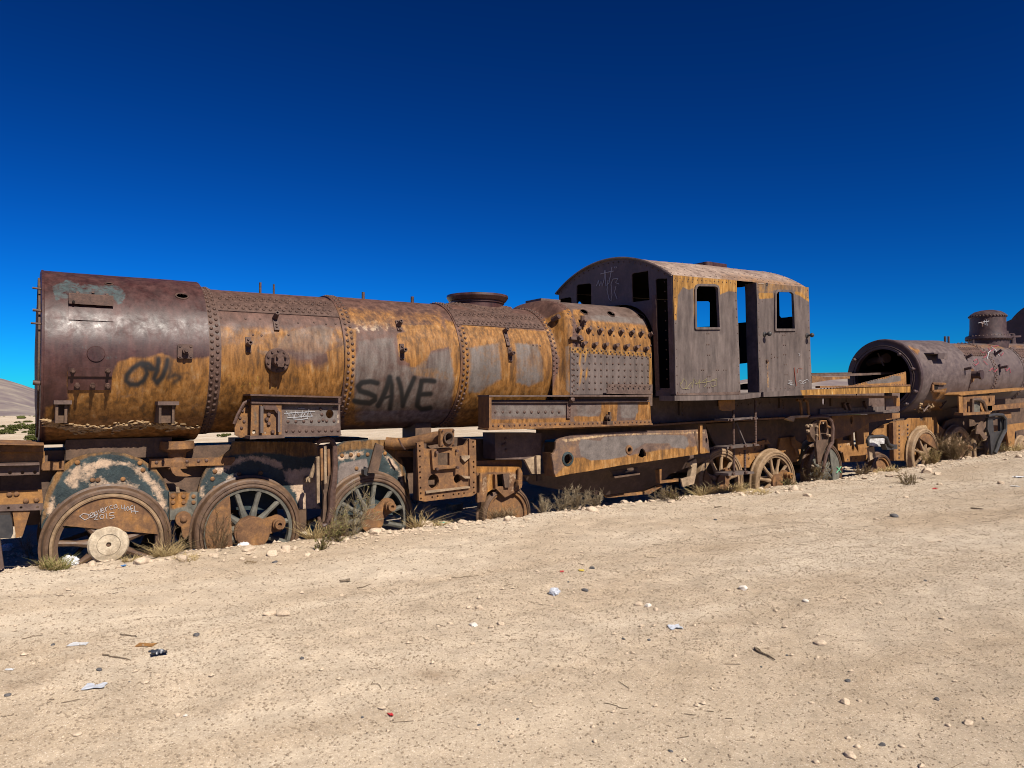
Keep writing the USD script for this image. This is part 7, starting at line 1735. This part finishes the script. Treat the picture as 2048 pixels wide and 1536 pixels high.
stick((240, 1270), (275, 1275), 0.006, "wood_bit", "curved dark twig left of the flat grey stone")
stick((42, 1279), (86, 1271), 0.004, "wood_bit", "long straight twig at the left side of the sand")
stick((715, 1177), (742, 1169), 0.006, "wood_bit", "short dark stick right of the bark flake")
stick((900, 1157), (960, 1152), 0.004, "wood_bit", "thin twig on the sand below the cylinder plate")
stick((298, 1305), (322, 1306), 0.007, "plastic_black", "short black bar of rubber beside the black strip", name="rubber_bar")
stick((1847, 1117), (1868, 1117), 0.003, "straw_stick", "short pale straw in the right middle ground")
stick((1430, 1016), (1444, 1014), 0.012, "wood_bit", "dark twig in front of the rear engine's wheels")
stick((1942, 1018), (1966, 1020), 0.014, "wood_bit", "dark stick in the far right middle ground")
stick((1835, 957), (1850, 960), 0.012, "wood_bit", "dark curved twig above the low dry plant at right")
stick((741, 1366), (764, 1376), 0.003, "wood_bit", "curled hair-thin twig near the bottom left of centre", bend=0.12)
stick((1215, 1408), (1270, 1420), 0.003, "wood_bit", "tangled thin twig near the bottom right of centre", bend=0.1)
# timber and blocks in the rubble
p = on_ground(918, 1022)
m = bx(-0.12, 0.12, -0.08, 0.08, -0.05, 0.11); m = refine(m, 0.05); m.vertices += 0.012 * (meshkit.noise(m.vertices * 9)[:, None] - 0.5)
m.apply_transform(trimesh.transformations.rotation_matrix(0.25, [0, 0, 1])); m.apply_translation(p + [0, 0.15, 0])
put("concrete_block", m, "rust_pale", label="squared broken block under the cylinder plate", category="block", smooth=False)
p = on_ground(1558, 970)
m = cat([bar(p + [-0.4, 0.0, 0.05], p + [0.35, -0.1, 0.08], 0.12, 0.09), bar(p + [-0.1, -0.15, 0.05], p + [0.5, 0.05, 0.12], 0.1, 0.08)])
put("charred_timber", refine(m, 0.1), "rust_dark", label="dark charred timber at the foot of the wheel standing clear", category="timber")

# -- plants
def blades(base, n, h, spread, width, seed, droop=0.7, kink=0.5, segs=4):
    """Thin tapering blades rising from a patch, as narrow ribbons."""
    r = np.random.default_rng(seed)
    a = r.uniform(0, 2 * np.pi, n)
    rad = spread * np.sqrt(r.random(n))
    x0 = base[0] + rad * np.cos(a) * 0.45; y0 = base[1] + rad * np.sin(a) * 0.45
    z0 = zg(x0, y0) - 0.01
    hh = h * r.uniform(0.2, 1.0, n) ** 1.5
    lean = r.uniform(0.05, 1.3, n)
    dx, dy = np.cos(a + r.normal(0, 0.5, n)), np.sin(a + r.normal(0, 0.5, n))
    V, F = [], []
    k = 2 * (segs + 1)
    for s in range(segs + 1):
        t = s / segs
        out = hh * lean * (t + droop * t * t)
        kx, ky = r.normal(0, kink, n) * hh * t * 0.3, r.normal(0, kink, n) * hh * t * 0.3
        cx, cy = x0 + dx * out + kx, y0 + dy * out + ky
        cz = z0 + hh * (t - droop * 0.35 * lean * t * t)
        w = width * (1 - 0.8 * t) * 0.5
        V.append(np.stack([cx - R_[0] * w, cy - R_[1] * w, cz], 1)); V.append(np.stack([cx + R_[0] * w, cy + R_[1] * w, cz], 1))
    V = np.stack(V, 1).reshape(-1, 3)
    for s in range(segs):
        F += [[2 * s, 2 * s + 1, 2 * s + 3], [2 * s, 2 * s + 3, 2 * s + 2]]
    F = (np.array(F)[None] + (np.arange(n) * k)[:, None, None]).reshape(-1, 3)
    return trimesh.Trimesh(V, F, process=False)

def bush_mesh(base, n_stem, h, spread, seed, twig_w=0.006, leaves=0, leaf=0.012, fork=5):
    """A dry bush: forking stems as thin ribbons, small leaves along them."""
    r = np.random.default_rng(seed)
    seg_a, seg_b, wid = [], [], []
    tips = []
    for i_ in range(n_stem):
        a = r.uniform(0, 2 * np.pi)
        el = r.uniform(0.55, 1.5)
        d = np.array([math.cos(a) * math.cos(el), math.sin(a) * math.cos(el), math.sin(el)])
        p = np.array([base[0], base[1], 0]) + np.array([math.cos(a), math.sin(a), 0]) * spread * 0.35 * r.random()
        p[2] = float(zg(p[0], p[1])) - 0.01
        L_ = h * r.uniform(0.5, 1.05) * (0.75 + 0.25 * math.sin(el))
        q = p
        for s in range(5):
            dd = d + r.normal(0, 0.22, 3); dd[2] += 0.06; dd /= np.linalg.norm(dd)
            nq = q + dd * L_ / 5
            seg_a.append(q); seg_b.append(nq); wid.append(twig_w * (1 - 0.14 * s))
            if s > 0:
                for _ in range(fork):
                    e = dd + r.normal(0, 0.6, 3); e[2] = abs(e[2]) * 0.8; e /= np.linalg.norm(e)
                    o = q + (nq - q) * r.random()
                    l2 = L_ * r.uniform(0.1, 0.28)
                    seg_a.append(o); seg_b.append(o + e * l2); wid.append(twig_w * 0.55)
                    tips.append((o, e * l2))
            q = nq; d = dd
    A, B, W = np.array(seg_a), np.array(seg_b), np.array(wid)[:, None]
    side = np.cross(B - A, F_); side /= np.linalg.norm(side, axis=1, keepdims=True) + 1e-9
    s2 = np.cross(B - A, side); s2 /= np.linalg.norm(s2, axis=1, keepdims=True) + 1e-9
    V = np.stack([A + side * W / 2, A - side * W / 2, B - side * W / 4, B + side * W / 4, A + s2 * W / 2, A - s2 * W / 2, B - s2 * W / 4, B + s2 * W / 4], 1).reshape(-1, 3)
    f = np.array([[0, 1, 2], [0, 2, 3], [4, 5, 6], [4, 6, 7]])
    F = (f[None] + (np.arange(len(A)) * 8)[:, None, None]).reshape(-1, 3)
    tw = trimesh.Trimesh(V, F, process=False)
    lv = None
    if leaves and tips:
        idx = r.integers(0, len(tips), leaves)
        o = np.array([tips[i_][0] + tips[i_][1] * r.random() for i_ in idx])
        u = r.normal(size=(leaves, 3)); u /= np.linalg.norm(u, axis=1, keepdims=True)
        w = np.cross(u, r.normal(size=(leaves, 3))); w /= np.linalg.norm(w, axis=1, keepdims=True)
        sz_ = leaf * r.uniform(0.6, 1.4, (leaves, 1))
        V = np.stack([o - u * sz_, o + w * sz_ * 0.45, o + u * sz_, o - w * sz_ * 0.45], 1).reshape(-1, 3)
        F = (np.array([[0, 1, 2], [0, 2, 3]])[None] + (np.arange(leaves) * 4)[:, None, None]).reshape(-1, 3)
        lv = trimesh.Trimesh(V, F, process=False)
    return tw, lv

def bush(px, py, hpx, wpx, label, seed, twig="dry_twig", leafm=None, leaves=0, stems=26, name="dry_bush", back=0.0, leaf=0.012, fork=5):
    p = at_foot(px, py, 9.2) + np.array([0, back, 0]); p[2] = float(zg(p[0], p[1]))
    h, s = px_size(p, hpx), px_size(p, wpx) / 2
    o = thing(name, label, "bush", (p[0], p[1], float(zg(p[0], p[1]))))
    tw, lv = bush_mesh(p, stems, max(h, s) * 1.05, s, seed, twig_w=max(0.006, px_size(p, 1.35)), leaves=leaves, leaf=leaf, fork=fork)
    v = tw.vertices - p; v[:, 0] *= min(1.0, s / max(h, s) * 1.25); v[:, 2] *= min(1.0, h / max(h, s)); tw.vertices = v + p
    put("twigs", tw, twig, o)
    if lv is not None:
        v = lv.vertices - p; v[:, 0] *= min(1.0, s / max(h, s) * 1.25); v[:, 2] *= min(1.0, h / max(h, s)); lv.vertices = v + p
        put("leaves", lv, leafm, o)
    return o
def tuft(px, py, hpx, wpx, label, seed, mat="dry_straw", n=160, name="grass_tuft", back=0.0):
    p = at_foot(px, py, 9.2) + np.array([0, back, 0]); p[2] = float(zg(p[0], p[1]))
    m = blades(p, int(n * 1.3), px_size(p, hpx), px_size(p, wpx) / 1.6, max(0.007, px_size(p, 1.8)), seed)
    return put(name, m, mat, label=label, category="grass", smooth=False)

tuft(112, 1136, 30, 71, "yellow green grass tuft at the left foot of the leftmost wheel", 301, "olive_leaf", 260)
tuft(98, 1138, 24, 51, "dry straw mixed at the left foot of the leftmost wheel", 302, "dry_straw", 160)
bush(64, 1120, 60, 90, "thin bare dry stalks left of the leftmost wheel", 303, "dry_twig", stems=12, fork=3, back=0.1)
tuft(330, 1112, 35, 68, "dry straw clump at the right foot of the leftmost wheel", 304, "dry_straw", 220)
tuft(262, 1122, 19, 51, "short straw below the pale wheel hub", 305, "dry_straw", 90)
bush(345, 1108, 70, 80, "dry twiggy plant between the two leftmost wheels", 306, "dry_twig", stems=12, fork=4)
bush(438, 1094, 88, 86, "brown twiggy bush over the left side of the second wheel", 307, "dry_twig", stems=22, fork=6)
tuft(372, 1118, 14, 76, "flat orange straw on the ground between the two leftmost wheels", 308, "dry_straw", 120)
bush(700, 1072, 100, 110, "green grey bush in front of the third wheel", 309, "grey_twig", "olive_leaf", 900, stems=30, fork=6)
bush(668, 1082, 50, 80, "low olive bush at the left foot of the third wheel", 310, "dry_twig", "olive_leaf", 700, stems=22)
tuft(628, 1076, 50, 51, "pale arching grass below the hanging brake gear", 311, "dry_straw", 120)
bush(642, 1100, 30, 40, "small olive plant on the rubble below the hanging brake gear", 312, "dry_twig", "olive_leaf", 500, stems=18)
tuft(836, 1036, 58, 31, "dry stalks right of the third wheel", 313, "dry_straw", 60)
tuft(872, 1030, 16, 68, "low straw under the cylinder plate", 314, "dry_straw", 140)
tuft(1004, 1028, 32, 68, "dead grass in front of the small carrying wheel", 315, "dry_twig", 190)
bush(1085, 1022, 36, 50, "first grey dry bush from the left below the tank side", 316, "grey_twig", stems=24, fork=5)
bush(1118, 1018, 42, 50, "second grey dry bush from the left below the tank side", 317, "grey_twig", stems=26, fork=6)
bush(1155, 1018, 52, 64, "tallest grey dry bush below the tank side", 318, "grey_twig", stems=34, fork=7)
bush(1192, 1012, 40, 44, "rightmost grey dry bush below the tank side", 319, "grey_twig", stems=22, fork=5)
bush(1320, 985, 30, 44, "grey dry bush at the corner of the ash pan", 320, "grey_twig", stems=20)
bush(1350, 1000, 26, 70, "dark low brush on the sand in front of the ash pan", 321, "dry_twig", "olive_leaf", 300, stems=24)
tuft(1408, 976, 33, 51, "tall yellow grass left of the hanging step", 322, "dry_straw", 130)
tuft(1455, 980, 24, 94, "yellow straw below the hanging step", 323, "dry_straw", 240)
tuft(1510, 985, 10, 102, "flat straw on the sand below the wheel standing clear", 324, "dry_straw", 200)
bush(1578, 955, 24, 34, "small green plant behind the wheel standing clear", 325, "dry_twig", "olive_leaf", 400, stems=14)
bush(1635, 960, 44, 60, "brown bush at the foot of the dark hanger", 326, "dry_twig", "olive_leaf", 300, stems=28)
bush(1722, 936, 26, 50, "low brown bush left of the buried small wheel", 327, "dry_twig", stems=22)
tuft(1775, 938, 17, 68, "straw around the buried small wheel", 328, "dry_straw", 160)
bush(1815, 970, 26, 60, "low dry plant alone on the sand at right", 329, "dry_twig", "olive_leaf", 260, stems=18)
bush(1905, 920, 56, 86, "big rounded dry bush in front of the second locomotive", 330, "dry_twig", "olive_leaf", 500, stems=64, fork=7)
bush(1865, 922, 34, 40, "yellow green bush left of the big rounded one", 331, "dry_straw", "olive_leaf", 500, stems=24)
bush(2000, 908, 24, 50, "low green bush below the black hanger", 332, "dry_twig", "olive_leaf", 400, stems=22)
tuft(2025, 905, 22, 34, "dry grass beside the small wheel at the right edge", 333, "dry_straw", 110)
bush(840, 1012, 44, 40, "dry twigs behind the right edge of the third wheel", 334, "dry_twig", stems=12, back=0.15)
tuft(500, 1126, 6, 34, "flattened dark weed on the sand below the second wheel", 335, "dry_twig", 120)

# shrubs on the plain behind
def shrub(px, py, wpx, hpx, label, seed):
    p = on_ground(px, py)
    w, h = px_size(p, wpx), px_size(p, hpx)
    r = np.random.default_rng(seed)
    n = 900
    c = r.normal(size=(7, 3)) * [w * 0.28, w * 0.25, h * 0.12] + [0, 0, h * 0.42]
    rad = r.uniform(0.22, 0.36, 7) * w
    k = r.integers(0, 7, n)
    d = r.normal(size=(n, 3)); d /= np.linalg.norm(d, axis=1, keepdims=True)
    o = c[k] + d * rad[k][:, None] * r.uniform(0.5, 1.0, (n, 1)) * [1, 1, h / w * 1.1]
    o[:, 2] = np.maximum(o[:, 2], 0.02)
    u = r.normal(size=(n, 3)); u /= np.linalg.norm(u, axis=1, keepdims=True)
    v = np.cross(u, r.normal(size=(n, 3))); v /= np.linalg.norm(v, axis=1, keepdims=True)
    s = w * 0.075 * r.uniform(0.6, 1.4, (n, 1))
    V = (np.stack([o - u * s, o + v * s * 0.5, o + u * s, o - v * s * 0.5], 1) + p).reshape(-1, 3)
    F = (np.array([[0, 1, 2], [0, 2, 3]])[None] + (np.arange(n) * 4)[:, None, None]).reshape(-1, 3)
    put("shrub", trimesh.Trimesh(V, F, process=False), "far_shrub", label=label, category="shrub")
for q in ((70, 884, 30, 18, "nearest green shrub beside the smokebox's lower left edge", 1), (70, 862, 32, 18, "wide shrub above the nearest one, left of the smokebox", 2), (54, 858, 22, 12, "shrub left of the wide one on the plain", 3), (64, 869, 18, 10, "small round shrub between the wide and the nearest one", 4),
          (10, 868, 24, 12, "green shrub touching the left edge", 5), (22, 862, 22, 14, "taller straw coloured shrub near the left edge", 6), (50, 866, 8, 6, "smallest round shrub on the plain", 7), (36, 846, 10, 4, "far dark shrub on the plain", 8), (56, 845, 16, 4, "far flat shrub right of the far dark one", 9), (3, 855, 14, 6, "pale shrub at the very left edge", 10),
          (447, 874, 16, 8, "green shrub seen in the gap under the boiler", 11), (455, 872, 10, 6, "small shrub right of the one in the gap", 12)):
    shrub(*q)
rng = np.random.default_rng(91)
sv = []
for k in range(260):
    a = rng.uniform(-0.75, 0.75); d = rng.uniform(75, 900)
    x, y = (F0 * math.cos(a) + R_ * math.sin(a))[:2] * d
    s = rng.uniform(0.35, 0.9)
    m = ICO.copy(); m.vertices = m.vertices * (1 + 0.5 * (meshkit.noise(m.vertices * 2 + k) - 0.5))[:, None] * [s, s, s * 0.5]
    m.apply_translation([x, y, float(zg(x, y)) + 0.1]); sv.append(m)
put("far_scrub", cat(sv), "far_shrub", kind="stuff", label="scrub dotted over the far plain", smooth=False)
